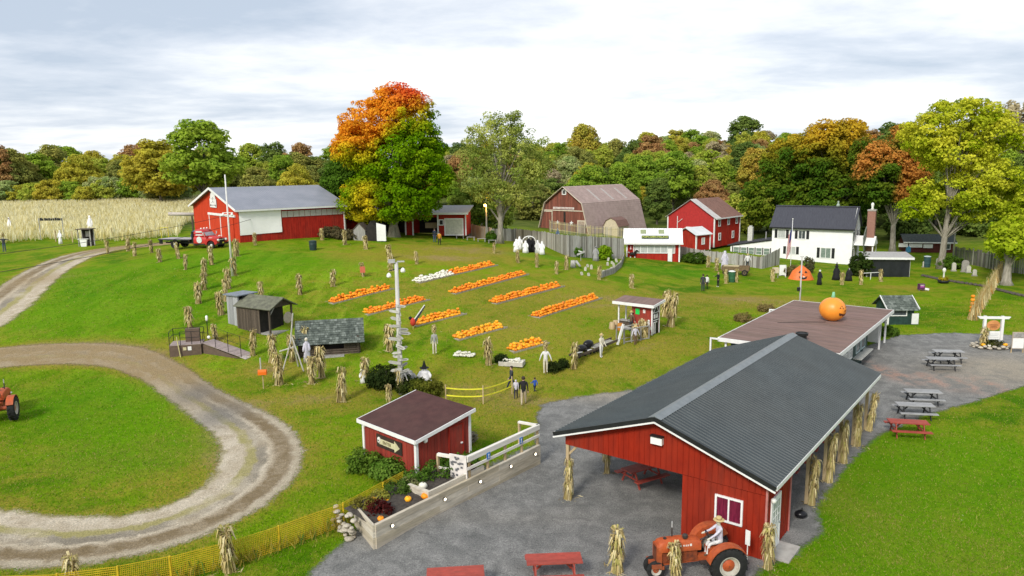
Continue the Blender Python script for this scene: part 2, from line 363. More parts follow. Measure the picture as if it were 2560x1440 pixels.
def grass_material():
    m = bpy.data.materials.new('lawn'); m.use_nodes = True
    nt, N, L, noise, rng, mix, op, attr, mapping = node_kit(m); b = nt.nodes['Principled BSDF']
    v = mapping(); n_big = noise(v, .085, 6, .6, .6); n_mid = noise(v, .55, 6, .65, .4); n_f = noise(v, 3.2, 6, .75); n_ff = noise(v, 13, 4, .8)
    col = mix(rng(n_big, .35, .65), (.062, .155, .003), (.165, .265, .006))
    col = mix(op('MULTIPLY', rng(n_mid, .40, .64), .75), col, (.225, .24, .02))
    wv = noise(mapping((.9, .07, 1), (0, 0, R(-38))), .9, 2, .5)          # mower passes
    col = mix(op('MULTIPLY', attr('mown'), rng(wv, .44, .54, 0, .7)), col, (.23, .34, .02))
    w2 = op('ADD', attr('worn'), op('MULTIPLY', op('SUBTRACT', n_mid, .5), 1.1)); w2 = op('ADD', w2, op('MULTIPLY', op('SUBTRACT', n_f, .5), .7))
    col = mix(op('MULTIPLY', rng(w2, .05, .55), .85), col, (.26, .225, .03)); col = mix(op('MULTIPLY', rng(w2, .55, 1.0), .8), col, (.30, .215, .095))
    col = mix(op('MULTIPLY', rng(attr('lush_shaded'), .25, .9), .55), col, (.080, .235, .003))
    col = mix(rng(n_f, .38, .68, 0, .6), col, mix(1., col, (.55, .66, .5), 'MULTIPLY')); col = mix(rng(n_ff, .5, .7, 0, .8), col, mix(1., col, (1.75, 1.5, 1.3), 'MULTIPLY')); col = mix(rng(n_ff, .5, .32, 0, .7), col, mix(1., col, (.5, .55, .5), 'MULTIPLY'))
    hs = N('ShaderNodeHueSaturation'); L(col, hs.inputs['Color']); hs.inputs['Value'].default_value = 1.0; col = hs.outputs[0]
    # the odd fallen leaf
    vo = N('ShaderNodeTexVoronoi'); L(v, vo.inputs['Vector']); vo.inputs['Scale'].default_value = 1.15
    spk = op('MULTIPLY', rng(vo.outputs['Distance'], .03, .045, 1, 0), rng(noise(v, .4, 2), .5, .6)); col = mix(op('MULTIPLY', spk, .8), col, (.62, .6, .4))
    far = attr('wild'); col = mix(far, col, mix(rng(n_mid, .3, .7), (.045, .075, .012), (.12, .14, .03)))
    L(col, b.inputs['Base Color']); b.inputs['Roughness'].default_value = .9; b.inputs['Specular IOR Level'].default_value = .03
    bp = N('ShaderNodeBump'); bp.inputs['Strength'].default_value = .55; bp.inputs['Distance'].default_value = .08; L(op('ADD', n_ff, op('MULTIPLY', n_f, 1.5)), bp.inputs['Height']); L(bp.outputs[0], b.inputs['Normal'])
    return m
def road_material(name, kind):
    m = bpy.data.materials.new(name); m.use_nodes = True
    nt, N, L, noise, rng, mix, op, attr, mapping = node_kit(m); b = nt.nodes['Principled BSDF']; out = nt.nodes['Material Output']
    v = mapping(); nf = noise(v, 7, 5, .75); nff = noise(v, 17, 4, .85); nm = noise(v, 1.1, 6, .65, .5); nb = noise(v, .35, 5, .6)
    if kind == 'yard':
        col = mix(rng(nm, .35, .68), (.17, .17, .163), (.26, .257, .245)); col = mix(rng(nb, .5, .72, 0, .55), col, (.115, .117, .114))
        col = mix(op('MULTIPLY', attr('dirt'), rng(nm, .2, .6, .4, 1.)), col, (.34, .295, .225)); col = mix(op('MULTIPLY', attr('rust'), rng(nm, .42, .6)), col, (.43, .22, .15))
    else:
        ac = attr('across'); col = mix(rng(nm, .3, .7), (.40, .335, .24), (.54, .475, .37))
        wob = op('ADD', ac, op('MULTIPLY', op('SUBTRACT', nm, .5), .55))
        band = lambda c, w_: rng(op('ABSOLUTE', op('SUBTRACT', wob, c), 0), w_*.35, w_, 1, 0)
        col = mix(op('MULTIPLY', band(-.28, .2), rng(nb, .3, .55, .15, .9)), col, (.30, .27, .10))       # grassy strip between the ruts
        col = mix(op('MULTIPLY', band(-.02, .2), rng(nb, .35, .62, .2, .8)), col, (.185, .165, .13))
        col = mix(op('MULTIPLY', band(.5, .34), rng(nm, .3, .6, .55, 1.)), col, (.20, .15, .085)); col = mix(op('MULTIPLY', band(.92, .22), .6), col, (.36, .31, .22)); col = mix(op('MULTIPLY', band(-.98, .16), .6), col, (.36, .32, .17))
        col = mix(op('MULTIPLY', attr('dirt'), rng(nm, .25, .6, .45, 1)), col, (.29, .215, .115)); col = mix(op('MULTIPLY', attr('rust'), .8), col, (.165, .155, .14))
    col = mix(rng(nff, .5, .34, 0, .8), col, mix(1., col, (.38, .38, .38), 'MULTIPLY')); col = mix(rng(nff, .52, .68, 0, .9), col, mix(1., col, (1.75, 1.73, 1.68), 'MULTIPLY'))
    L(col, b.inputs['Base Color']); b.inputs['Roughness'].default_value = .95; b.inputs['Specular IOR Level'].default_value = .1
    bp = N('ShaderNodeBump'); bp.inputs['Strength'].default_value = .8; bp.inputs['Distance'].default_value = .05; L(op('ADD', nff, nf), bp.inputs['Height']); L(bp.outputs[0], b.inputs['Normal'])
    edge = op('ADD', attr('mask'), op('ADD', op('MULTIPLY', op('SUBTRACT', nf, .5), .9), op('MULTIPLY', op('SUBTRACT', nm, .5), 1.0)))
    tr = N('ShaderNodeBsdfTransparent'); ms = N('ShaderNodeMixShader'); L(rng(edge, -.22, .3), ms.inputs[0]); L(tr.outputs[0], ms.inputs[1]); L(b.outputs[0], ms.inputs[2]); L(ms.outputs[0], out.inputs['Surface'])
    return m
def build_ground():
    xs = axis(-62, 72, .55, -3200, 3200); ys = axis(15, 112, .55, -500, 5200); X, Y = np.meshgrid(xs, ys)
    inner = (np.abs(X) < 150) & (Y < 150) & (Y > 0); attrs = {}
    attrs['worn'] = np.where(inner, gsum(X, Y, WORN), 0); attrs['lush_shaded'] = np.where(inner, gsum(X, Y, LUSH_SHADED), 0)
    a, hw = line_sd(X, Y, RING); a2, hw2 = line_sd(X, Y, LANE)
    near_road = np.maximum(np.clip(1-(np.abs(a)-hw)/1.3, 0, 1), np.clip(1-(np.abs(a2)-hw2)/1.6, 0, 1)); attrs['worn'] = attrs['worn']+.5*near_road
    attrs['mown'] = np.clip(1-np.hypot((X+22)/20, (Y-62)/22), 0, 1)**.5
    attrs['wild'] = np.clip((Y-118+np.abs(X)*.05)/14, 0, 1)
    tag(grid_mesh('lawn', xs, ys, 0, None, attrs, grass_material()), None, kind='structure').name = 'ground'
    fx = np.arange(-75, 75, .33); fy = np.arange(17, 118, .33); X, Y = np.meshgrid(fx, fy)
    a, hw = line_sd(X, Y, RING); mask = np.clip((hw-np.abs(a))/.9, -1, 1)
    dirt = gsum(X, Y, [((150,885),11,3.5,1.2),((400,920),6,4,1.0),((500,990),2.5,2.5,.5)]); rust = gsum(X, Y, [((545,1040),1.5,2.2,1.),((490,985),1.6,2,.9)])
    tag(grid_mesh('gravel_road', fx, fy, .012, mask > -.75, dict(mask=mask, across=a/np.maximum(hw, .1), dirt=np.clip(dirt, 0, 1), rust=np.clip(rust, 0, 1)), road_material('road_stone', 'road')), None, kind='structure')
    a, hw = line_sd(X, Y, LANE); mask = np.clip((hw-np.abs(a))/1.1, -1, 1); dirt = gsum(X, Y, [((330,615),14,5,1.2),((90,700),4,3,.7),((470,604),8,5,1)])
    tag(grid_mesh('farm_lane', fx, fy, .018, mask > -.75, dict(mask=mask, across=a/np.maximum(hw, .1), dirt=np.clip(dirt, 0, 1), rust=dirt*0), road_material('lane_dirt', 'road')), None, kind='structure')
    sd = poly_sd(X, Y, YARD); mask = np.clip(sd/.8, -1, 1)
    dirt = gsum(X, Y, [((2560,935),6,4,.8),((2480,905),3,2,.3),((1500,985),3,1.5,.6),((1150,1290),6,.8,.15)]); rust = gsum(X, Y, [((px, py), .55, 1.9, .6) for px, py in [(2262,945),(2330,950),(2405,960),(2480,965),(2198,925)]])
    tag(grid_mesh('gravel_yard', fx, fy, .006, mask > -.8, dict(mask=mask, dirt=np.clip(dirt, 0, 1), rust=np.clip(rust, 0, 1)), road_material('yard_gravel', 'yard')), None, kind='structure')
build_ground()

def lawn_grass():
    "short blades standing on the nearer lawns; density falls with distance"
    rng = np.random.default_rng(17); n = 330000; y = 17/(1-rng.random(n)*(1-17/72.)); x = rng.uniform(-1, 1, n)*(y*.74+3)
    k = (poly_sd(x, y, YARD) < -.1); a, hw = line_sd(x, y, RING); k &= np.abs(a) > hw*(.88+.2*rng.random(n)); a, hw = line_sd(x, y, LANE); k &= np.abs(a) > hw*.95; x, y = x[k], y[k]; n = len(x); z = hgt(x, y)
    worn = np.clip(gsum(x, y, WORN)+.25*rng.normal(0, 1, n), 0, 1)[:, None]; s = np.sqrt(y/25)[:, None]; h = rng.uniform(.035, .085, (n, 1))*s; w_ = rng.uniform(.012, .022, (n, 1))*s; an = rng.uniform(0, 6.28, n); d = np.c_[np.cos(an), np.sin(an), 0*an]; ln = rng.normal(0, .6, (n, 3))*h; ln[:, 2] = h[:, 0]
    B = np.c_[x, y, z-.005]; V = np.stack([B-d*w_, B+d*w_, B+ln], 1); me = bpy.data.meshes.new('lawn_grass'); me.vertices.add(3*n); me.vertices.foreach_set('co', V.ravel()); me.loops.add(3*n); me.loops.foreach_set('vertex_index', np.arange(3*n)); me.polygons.add(n); me.polygons.foreach_set('loop_start', np.arange(n)*3); me.polygons.foreach_set('loop_total', np.full(n, 3))
    t = rng.random((n, 1)); c = np.array((.07, .22, .003))*(1-t)+np.array((.20, .36, .008))*t; st = (rng.random((n, 1)) < .16+.5*worn)*1.; c = c*(1-st)+np.array((.36, .31, .09))*st; cc = np.ones((n, 3, 4), np.float32); cc[:, :, :3] = c[:, None]*rng.uniform(.8, 1.25, (n, 1, 1)); ca = me.attributes.new('leaf', 'FLOAT_COLOR', 'POINT'); ca.data.foreach_set('color', cc.ravel()); me.update(calc_edges=True); me.materials.append(leafmat('leaf_tissue'))
    o = bpy.data.objects.new('lawn_grass', me); C.objects.link(o); tag(o, 'short mown grass on the near lawns', 'grass', kind='stuff')
lawn_grass()
# ------------------------------------------------------------ buildings
RED = mat('barn_red_paint', (.40, .028, .016), (.28, .018, .012), .75, 3, (1, 1, .3), .15, 30, spec=.08, grime=.2)
RED_LIT = mat('red_steel_lit', (.56, .06, .022), (.46, .045, .018), .7, 2, (1, 1, .3), .05, 20, spec=.08)  # light on the storage barn's front put into a brighter red than its sides
RED_PAV = mat('pavilion_red_steel', (.31, .023, .008), (.22, .016, .007), .65, 3, (1, 1, .25), .06, 20, spec=.1, grime=.2)
RED_SHED = mat('red_boards', (.36, .040, .024), (.22, .026, .018), .7, 5, (3, 3, .35), .3, 30, grime=.35, rnd=.16)
RED_OLD = mat('weathered_red_boards', (.27, .085, .055), (.155, .055, .04), .85, 3, (4, 4, .25), .35, 25, grime=.3, rnd=.22)
WHITE = mat('white_paint', (.80, .80, .78), (.72, .72, .70), .5, 3, grime=.1)
HOUSE = mat('white_siding_paint', (.84, .84, .83), (.79, .79, .78), .5, 1.5)
GREY_STEEL = mat('grey_roof_steel', (.052, .064, .068), (.040, .050, .054), .5, .9, (1, 1, .35), .06, 12, 0., .3, grime=.12)
GREY_STEEL2 = mat('pale_grey_roof_steel', (.25, .26, .30), (.20, .215, .25), .45, .5, (1, 1, 1), .04, 8)
RIDGE = mat('ridge_flashing', (.19, .21, .22), (.15, .17, .18), .4, 3)
BLACK = mat('black_trim', (.018, .02, .02), (.012, .013, .013), .5, 4)
DARKHOLE = mat('unlit_interior', (.03, .026, .022), (.018, .016, .014), .9, 3)  # near-black colour put in for the shade inside openings
LUMBER = mat('raw_lumber', (.50, .39, .23), (.38, .28, .155), .75, 6, (1, 1, .2), .25, 30, rnd=.15)
GREYWOOD = mat('weathered_grey_wood', (.46, .45, .42), (.28, .27, .245), .9, 5, (5, 5, .3), .4, 30, grime=.22, rnd=.2)
DARKWOOD = mat('dark_old_wood', (.13, .10, .075), (.06, .048, .036), .9, 5, (4, 4, .3), .5, 30, rnd=.25)
BROWNROOF = mat('brown_roofing', (.24, .155, .132), (.175, .115, .10), .85, 1.6, (.4, 2.2, 1), .25, 25, grime=.35)
MAROON = mat('maroon_roofing', (.085, .036, .032), (.062, .026, .024), .85, 2, (1, 1, 1), .3, 40, grime=.15)
TAUPE = mat('taupe_shingle', (.42, .315, .285), (.34, .255, .23), .85, 1.4, (1, 1, 1), .3, 12, grime=.15)
SHINGLE = mat('mossy_shingles', (.115, .135, .115), (.045, .056, .048), .9, 3, (1, 1, 1), .5, 20, rnd=.5)
DKSHINGLE = mat('charcoal_shingles', (.060, .062, .070), (.042, .043, .05), .85, 3, (3, .5, 1), .3, 20)
GLASS = mat('window_glass', (.10, .12, .125), (.05, .06, .065), .12, 1.5, spec=.6)
PALEGLASS = mat('curtained_glass', (.50, .52, .50), (.36, .38, .37), .25, 3, (3, 3, .6), spec=.5)
GREENPAINT = mat('dark_green_paint', (.025, .06, .05), (.015, .035, .03), .6, 3)
BRICK = mat('chimney_brick', (.37, .20, .155), (.26, .13, .10), .9, 14, (1, 1, 2), .4, 40)
CONC = mat('concrete', (.42, .40, .37), (.33, .31, .285), .9, 3, bump=.2)
LAMPW = mat('lamp_lens', (.85, .85, .80), (.8, .8, .75), .3, 2)
def emis(name, col, s):
    if name in MATS: return MATS[name]
    m = bpy.data.materials.new(name); m.use_nodes = True; MATS[name] = m; b = m.node_tree.nodes['Principled BSDF']; b.inputs['Emission Color'].default_value = (*col, 1); b.inputs['Emission Strength'].default_value = s; b.inputs['Base Color'].default_value = (*col, 1)
    return m
def V3(p, z=None): return Vector((p[0], p[1], p[2] if z is None else z))
def ang(a, b): return math.atan2(b[1]-a[1], b[0]-a[0])
def ribbed(mb, length, p_of, rib=.23, amp=.022, thick=.035, mi=0):
    "sheet with ribs running down the slope; p_of(s,t) with s along 0..length and t 0(top)..1(bottom) gives point and normal"
    n = max(2, int(length/rib)); vs = []; 
    for i in range(n):
        for s, up in ((i*length/n, 0), ((i+.62)*length/n, 0), ((i+.72)*length/n, amp), ((i+.9)*length/n, amp)):
            for t in (0, 1):
                p, nn = p_of(s, t); vs += [p+nn*up, p-nn*thick]
    for t in (0, 1):
        p, nn = p_of(length, t); vs += [p, p-nn*thick]
    c = len(vs)//4; fs = []
    for i in range(c-1):
        a, b = i*4, i*4+4; fs += [(a, b, b+2, a+2), (a+1, a+3, b+3, b+1), (a, a+1, b+1, b), (a+2, b+2, b+3, a+3)]
    fs += [(0, 2, 3, 1), (c*4-4, c*4-3, c*4-1, c*4-2)]
    return mb.add(vs, fs, mi)
def gable_roof(parent, x0, x1, hw, ez, rz, m, name='roof', rib=.23, amp=.02, thick=.05, yc=0., mr=None):
    "ridge along local x; two ribbed slopes and a ridge cap"
    for sgn in (-1, 1):
        mb = MB(); top = Vector((0, yc, rz)); bot = Vector((0, yc+sgn*hw, ez)); d = bot-top; nn = Vector((0, sgn*(rz-ez), hw)).normalized()
        ribbed(mb, x1-x0, lambda s, t: (Vector((x0+s, 0, 0))+top+d*t, nn), rib, amp, thick); mb.build(name+'_slope', m, parent)
    if mr: MB().prism([(yc-.24, rz-.035), (yc, rz+.06), (yc+.24, rz-.035), (yc, rz+.02)], x0-.02, x1+.02, 'yz').build('ridge_cap', mr, parent)
def siding(mb, x0, x1, z0, z1, y, side=-1, step=.3, amp=.018, thick=.08, mi=0, topf=None):
    "vertical board/steel siding along local x at y, outer face on `side` of y; top may follow topf(x)"
    n = max(1, int(round((x1-x0)/step))); st = (x1-x0)/n
    for i in range(n):
        a = x0+i*st; pts = [(a, 0), (a+st*.86, 0), (a+st*.9, amp), (a+st*.985, amp), (a+st, 0)]
        for (xa, ua), (xb, ub) in zip(pts[:-1], pts[1:]):
            za = topf(xa) if topf else z1; zb = topf(xb) if topf else z1
            ya, yb = y+side*ua, y+side*ub; yi = y-side*thick
            mb.add([(xa, ya, z0), (xb, yb, z0), (xb, yb, zb), (xa, ya, za), (xa, yi, z0), (xb, yi, z0), (xb, yi, zb), (xa, yi, za)], [(0,1,2,3), (5,4,7,6), (3,2,6,7), (4,5,1,0)], mi)
    return mb
def boards(parent, x0, x1, z0, topf, y, side, step, m, gap=.012, thick=.025, name='board'):
    "separate wall boards sharing one mesh, scaled to height"
    n = int(round((x1-x0)/step)); st = (x1-x0)/n
    proto = MB().bx(-.5, .5, -.5, .5, 0, 1).build(name, m, parent); first = True
    for i in range(n):
        x = x0+(i+.5)*st; zt = topf(x); o = proto if first else put(proto, name, parent); first = False
        o.location = (x, y+side*(thick/2+(.006 if i % 2 else 0)), z0); o.scale = (st-gap, thick, zt-z0)
def window(parent, x, z, wd, ht, y, side=-1, m=None, mf=None, fr=.07, mull=1, bars=0, shutters=None, axis='x', name='window'):
    "framed window on a wall plane: frame, panes, optional shutters as sub-parts. axis 'x' wall along x, 'y' wall along y"
    mf = mf or WHITE; m = m or GLASS
    def B(mb, a0, a1, d0, d1, z0, z1, mi=0):
        d0, d1 = sorted((y+side*d0, y+side*d1)); return mb.bx(a0, a1, d0, d1, z0, z1, mi) if axis == 'x' else mb.bx(d0, d1, a0, a1, z0, z1, mi)
    f = MB(); B(f, x-wd/2-fr, x+wd/2+fr, -.02, .05, z+ht/2, z+ht/2+fr); B(f, x-wd/2-fr, x+wd/2+fr, -.02, .06, z-ht/2-fr, z-ht/2)
    B(f, x-wd/2-fr, x-wd/2, -.02, .05, z-ht/2, z+ht/2); B(f, x+wd/2, x+wd/2+fr, -.02, .05, z-ht/2, z+ht/2)
    for i in range(mull): xx = x-wd/2+wd*(i+1)/(mull+1); B(f, xx-.03, xx+.03, -.02, .045, z-ht/2, z+ht/2)
    for i in range(bars): zz = z-ht/2+ht*(i+1)/(bars+1); B(f, x-wd/2, x+wd/2, -.02, .04, zz-.02, zz+.02)
    fo = f.build(name, mf, parent)
    for i in range(mull+1): xa = x-wd/2+wd*i/(mull+1); B(MB(), xa+.01, xa+wd/(mull+1)-.01, -.015, .02, z-ht/2, z+ht/2).build('pane', m, fo)
    if shutters:
        for s_ in (-1, 1): xs = x+s_*(wd/2+fr+.22); B(MB(), xs-.19, xs+.19, 0, .035, z-ht/2-.05, z+ht/2+.05).build('shutter', shutters, fo)
    return fo
def frame_rect(mb, x0, x1, z0, z1, y, side, fr, d=.04, bottom=True, mi=0):
    ya, yb = sorted((y-side*.01, y+side*d)); mb.bx(x0-fr, x0, ya, yb, z0, z1+fr, mi); mb.bx(x1, x1+fr, ya, yb, z0, z1+fr, mi); mb.bx(x0, x1, ya, yb, z1, z1+fr, mi)
    if bottom: mb.bx(x0, x1, ya, yb, z0, z0+fr, mi)
    return mb
def wall_lamp(parent, x, y, z, side=-1):
    l = MB().lathe([(.03, 0), (.10, .05), (.11, .16), (.07, .22), (.02, .23)], 10, (x, y+side*.12, z-.1)).build('wall_lamp', LAMPW, parent, True)

def pavilion():
    # local x across (v), local y along ridge (u)
    t = thing('picnic_pavilion', 'long open picnic pavilion with grey ribbed metal roof and red gable front', 'pavilion', (PAV_C[0], PAV_C[1], 0), R(52.6)-R(90))
    HWd, LEN, EZ, RZ, OV = 4.72, 17.3, 3.1, 4.72, .36
    for sgn, nm in ((-1, 'roof_slope'), (1, 'roof_slope')):
        mb = MB(); top = Vector((0, -OV, RZ)); bot = Vector((sgn*HWd, -OV, EZ)); d = bot-top; nn = Vector((sgn*(RZ-EZ), 0, HWd)).normalized()
        ribbed(mb, LEN+.2, lambda s, q: (Vector((0, s, 0))+top+d*q, nn), .23, .03, .05); mb.build(nm, GREY_STEEL, t)
    MB().prism([(-.28, RZ-.06), (0, RZ+.06), (.28, RZ-.06), (0, RZ+.01)], -OV-.03, LEN-OV+.22, 'xz').build('ridge_cap', RIDGE, t)
    for sgn in (-1, 1):
        MB().beam((0, -OV-.02, RZ-.08), (sgn*HWd, -OV-.02, EZ-.08), .05, .17).build('gable_fascia', BLACK, t)
        MB().beam((0, -OV-.045, RZ-.205), (sgn*HWd, -OV-.045, EZ-.205), .04, .065).build('gable_trim', WHITE, t)
        MB().bx(sgn*HWd-.03, sgn*HWd+.03, -OV+.06, LEN-OV+.1, EZ-.17, EZ-.01).build('eave_trim', WHITE, t)
    g = MB(); rf = lambda x: RZ-.13-(RZ-EZ)*abs(x)/HWd
    siding(g, -4.35, 4.35, 2.52, 0, 0, -1, .235, .018, .05, 0, rf); g.build('gable_wall', RED_PAV, t)
    g2 = MB(); siding(g2, -4.35, 4.35, 2.52, 0, LEN-.6, 1, .235, .018, .05, 0, rf); g2.build('gable_wall', RED_PAV, t)
    rm = MB(); siding(rm, 1.05, 4.30, .02, 2.50, 0, -1, .235, .018, .05)
    rm.build('room_wall', RED_PAV, t)
    def sidewall(x, side, y0, y1):
        mb = MB(); siding(mb, y0, y1, .02, 2.75, 0, 1, .235, .018, .05); o = mb.build('room_wall', RED_PAV, t); o.location = (x, 0, 0); o.rotation_euler = (0, 0, R(90) if side > 0 else R(90)); 
        if side > 0: o.scale = (1, -1, 1)
        return o
    sidewall(4.30, 1, .0, 2.75); sidewall(1.09, -1, .0, 2.75)
    rb = MB(); siding(rb, 1.05, 4.30, .02, 2.75, 2.75, 1, .235, .018, .05); rb.build('room_wall', RED_PAV, t)
    for x, y in ((4.33, -.03), (4.33, 2.78)): MB().bx(x-.04, x+.03, y-.04, y+.04, 0, 2.85).build('corner_trim', mat('rose_trim', (.5, .2, .18)), t)
    window(t, 2.93, 1.60, .92, .86, -.02, -1, mat('magenta_curtain', (.22, .02, .055), (.07, .006, .02), .3, 6, (7, 7, .4), spec=.5), WHITE, .075, 1)
    # door on the side
    d = MB().bx(4.30, 4.36, .55, 1.42, .06, 2.08).build('door', WHITE, t); MB().bx(4.33, 4.375, .62, 1.35, 1.1, 1.95).build('pane', PALEGLASS, d)
    for k in range(2): MB().bx(4.33, 4.385, .62+.243*(k+1)-.012, .62+.243*(k+1)+.012, 1.1, 1.95).build('glazing_bar', WHITE, d)
    for k in range(2): MB().bx(4.33, 4.385, .62, 1.35, 1.1+.283*(k+1)-.012, 1.1+.283*(k+1)+.012).build('glazing_bar', WHITE, d)
    MB().sph((4.40, 1.36, 1.0), .035).build('handle', RIDGE, d)
    MB().bx(4.30, 4.37, .45, .55, 0, 2.18).bx(4.30, 4.37, 1.42, 1.52, 0, 2.18).bx(4.30, 4.37, .55, 1.42, 2.08, 2.18).build('door_frame', WHITE, t)
    MB().bx(4.32, 5.1, .3, 1.7, .0, .07).build('door_step', CONC, t)
    fl = MB().bx(-.24, .24, -.20, -.02, 3.55, 3.85).build('floodlight', LAMPW, t); MB().bx(-.26, .26, -.24, -.02, 3.85, 3.9).build('floodlight_hood', BLACK, t)
    MB().lathe([(.03, 0), (.09, .04), (.10, .14), (.04, .2)], 10, (4.45, .35, 2.15)).build('wall_lamp', LAMPW, t, True)
    # posts, beams, trusses
    vs_l = [0.02, 3.4, 6.8, 10.2, 13.6, 16.6]; vs_r = [5.6, 8.4, 11.1, 13.8, 16.6]
    for y in vs_l: MB().bx(-4.34, -4.20, y, y+.14, -.1, 2.75).build('post', LUMBER, t)
    for y in vs_r: MB().bx(4.14, 4.28, y, y+.14, -.1, 2.75).build('post', LUMBER, t)
    for x in (-4.27, 4.21): MB().bx(x-.05, x+.05, .1, LEN-.7, 2.62, 2.86).build('eave_beam', LUMBER, t)
    MB().beam((-4.2, .1, 2.1), (-3.75, .1, 2.6), .09, .09).build('knee_brace', LUMBER, t)
    for y in np.arange(2.9, LEN-1, 2.2): MB().bx(-4.2, 4.2, y, y+.05, 2.66, 2.8).beam((-4.2, y+.02, 2.85), (0, y+.02, RZ-.3), .05, .12).beam((4.2, y+.02, 2.85), (0, y+.02, RZ-.3), .05, .12).beam((0, y+.02, 2.8), (0, y+.02, RZ-.3), .05, .09).build('roof_truss', LUMBER, t)
    return t
PAV = pavilion()
PAV_M = Matrix.Translation((PAV_C[0], PAV_C[1], 0)) @ Matrix.Rotation(R(52.6)-R(90), 4, 'Z')

def snack_bar():
    t = thing('snack_bar', 'low snack bar with brown flat roof behind the pavilion', 'building', (16.6, 44.9, .1), R(52.6)-R(90)); W_, L_ = 3.75, 16.4
    n = 36; st = L_/n      # roofing courses across the roof, each a strip
    mb = MB()
    for i in range(n): mb.bx(-W_, W_, i*st, (i+1)*st+.03, 2.88+.012*(i % 2), 2.965+.012*((i*7) % 3))
    mb.build('roof', BROWNROOF, t)
    for a in ((-W_-.05, -W_, -.05, L_+.05), (W_, W_+.05, -.05, L_+.05)): MB().bx(*a, 2.74, 3.0).build('fascia', WHITE, t)
    for a in ((-W_, W_, -.06, 0), (-W_, W_, L_+.02, L_+.07)): MB().bx(*a, 2.74, 3.0).build('fascia', WHITE, t)
    MB().bx(-3.1, 3.0, .5, 11.5, 0, 2.8).build('wall', GREENPAINT, t); MB().bx(-3.4, -3.28, .2, .32, 0, 2.75).build('post', WHITE, t); MB().bx(3.35, 3.47, 15.6, 15.72, 0, 2.75).build('post', WHITE, t); MB().bx(3.35, 3.47, 13.6, 13.72, 0, 2.75).build('post', WHITE, t)
    MB().bx(-3.1, 3.0, 15.4, 15.9, 0, 2.75).build('wall', WHITE, t)
    for k in range(5): window(t, 1.6+k*1.15, 1.75, .75, .95, 3.02, 1, PALEGLASS, WHITE, .09, 0, 1, None, 'y')
    for k in range(2): window(t, 8.4+k*1.5, 1.75, 1.0, .95, 3.02, 1, GLASS, mat('pale_blue_paint', (.45, .55, .55)), .09, 0, 0, None, 'y')
    MB().bx(3.0, 3.55, 7.2, 10.9, .95, 1.02).build('serving_counter', mat('counter_board', (.55, .55, .5)), t)
    for i in range(9): MB().bx(-3.3, -3.16, i*.9+6, i*.9+6.12, 0, 2.7).build('post', LUMBER, t) if i % 3 == 0 else None
    for x, y in ((-4.25, -.1), (-4.25, 11.8)): MB().bx(x-.05, x+.05, y-.05, y+.05, 0, 2.95).build('rail_post', WHITE, t)
    MB().beam((-4.25, -.1, 2.9), (-3.7, -.1, 2.9), .08, .1).build('rail', WHITE, t); MB().beam((-4.25, 11.8, 2.9), (-3.7, 11.8, 2.9), .08, .1).build('rail', WHITE, t)
    v = MB().lathe([(.30, 0), (.30, .35), (.38, .35), (.40, .5), (.33, .52), (.30, .46)], 14, (.9, 2.3, 2.97)).build('roof_vent', BLACK, t); MB().bx(.95, 1.15, 1.85, 2.0, 2.98, 3.15).build('vent_box', WHITE, v)
    return t
SB = snack_bar(); SB_M = Matrix.Translation((16.6, 44.9, .1)) @ Matrix.Rotation(R(52.6)-R(90), 4, 'Z')

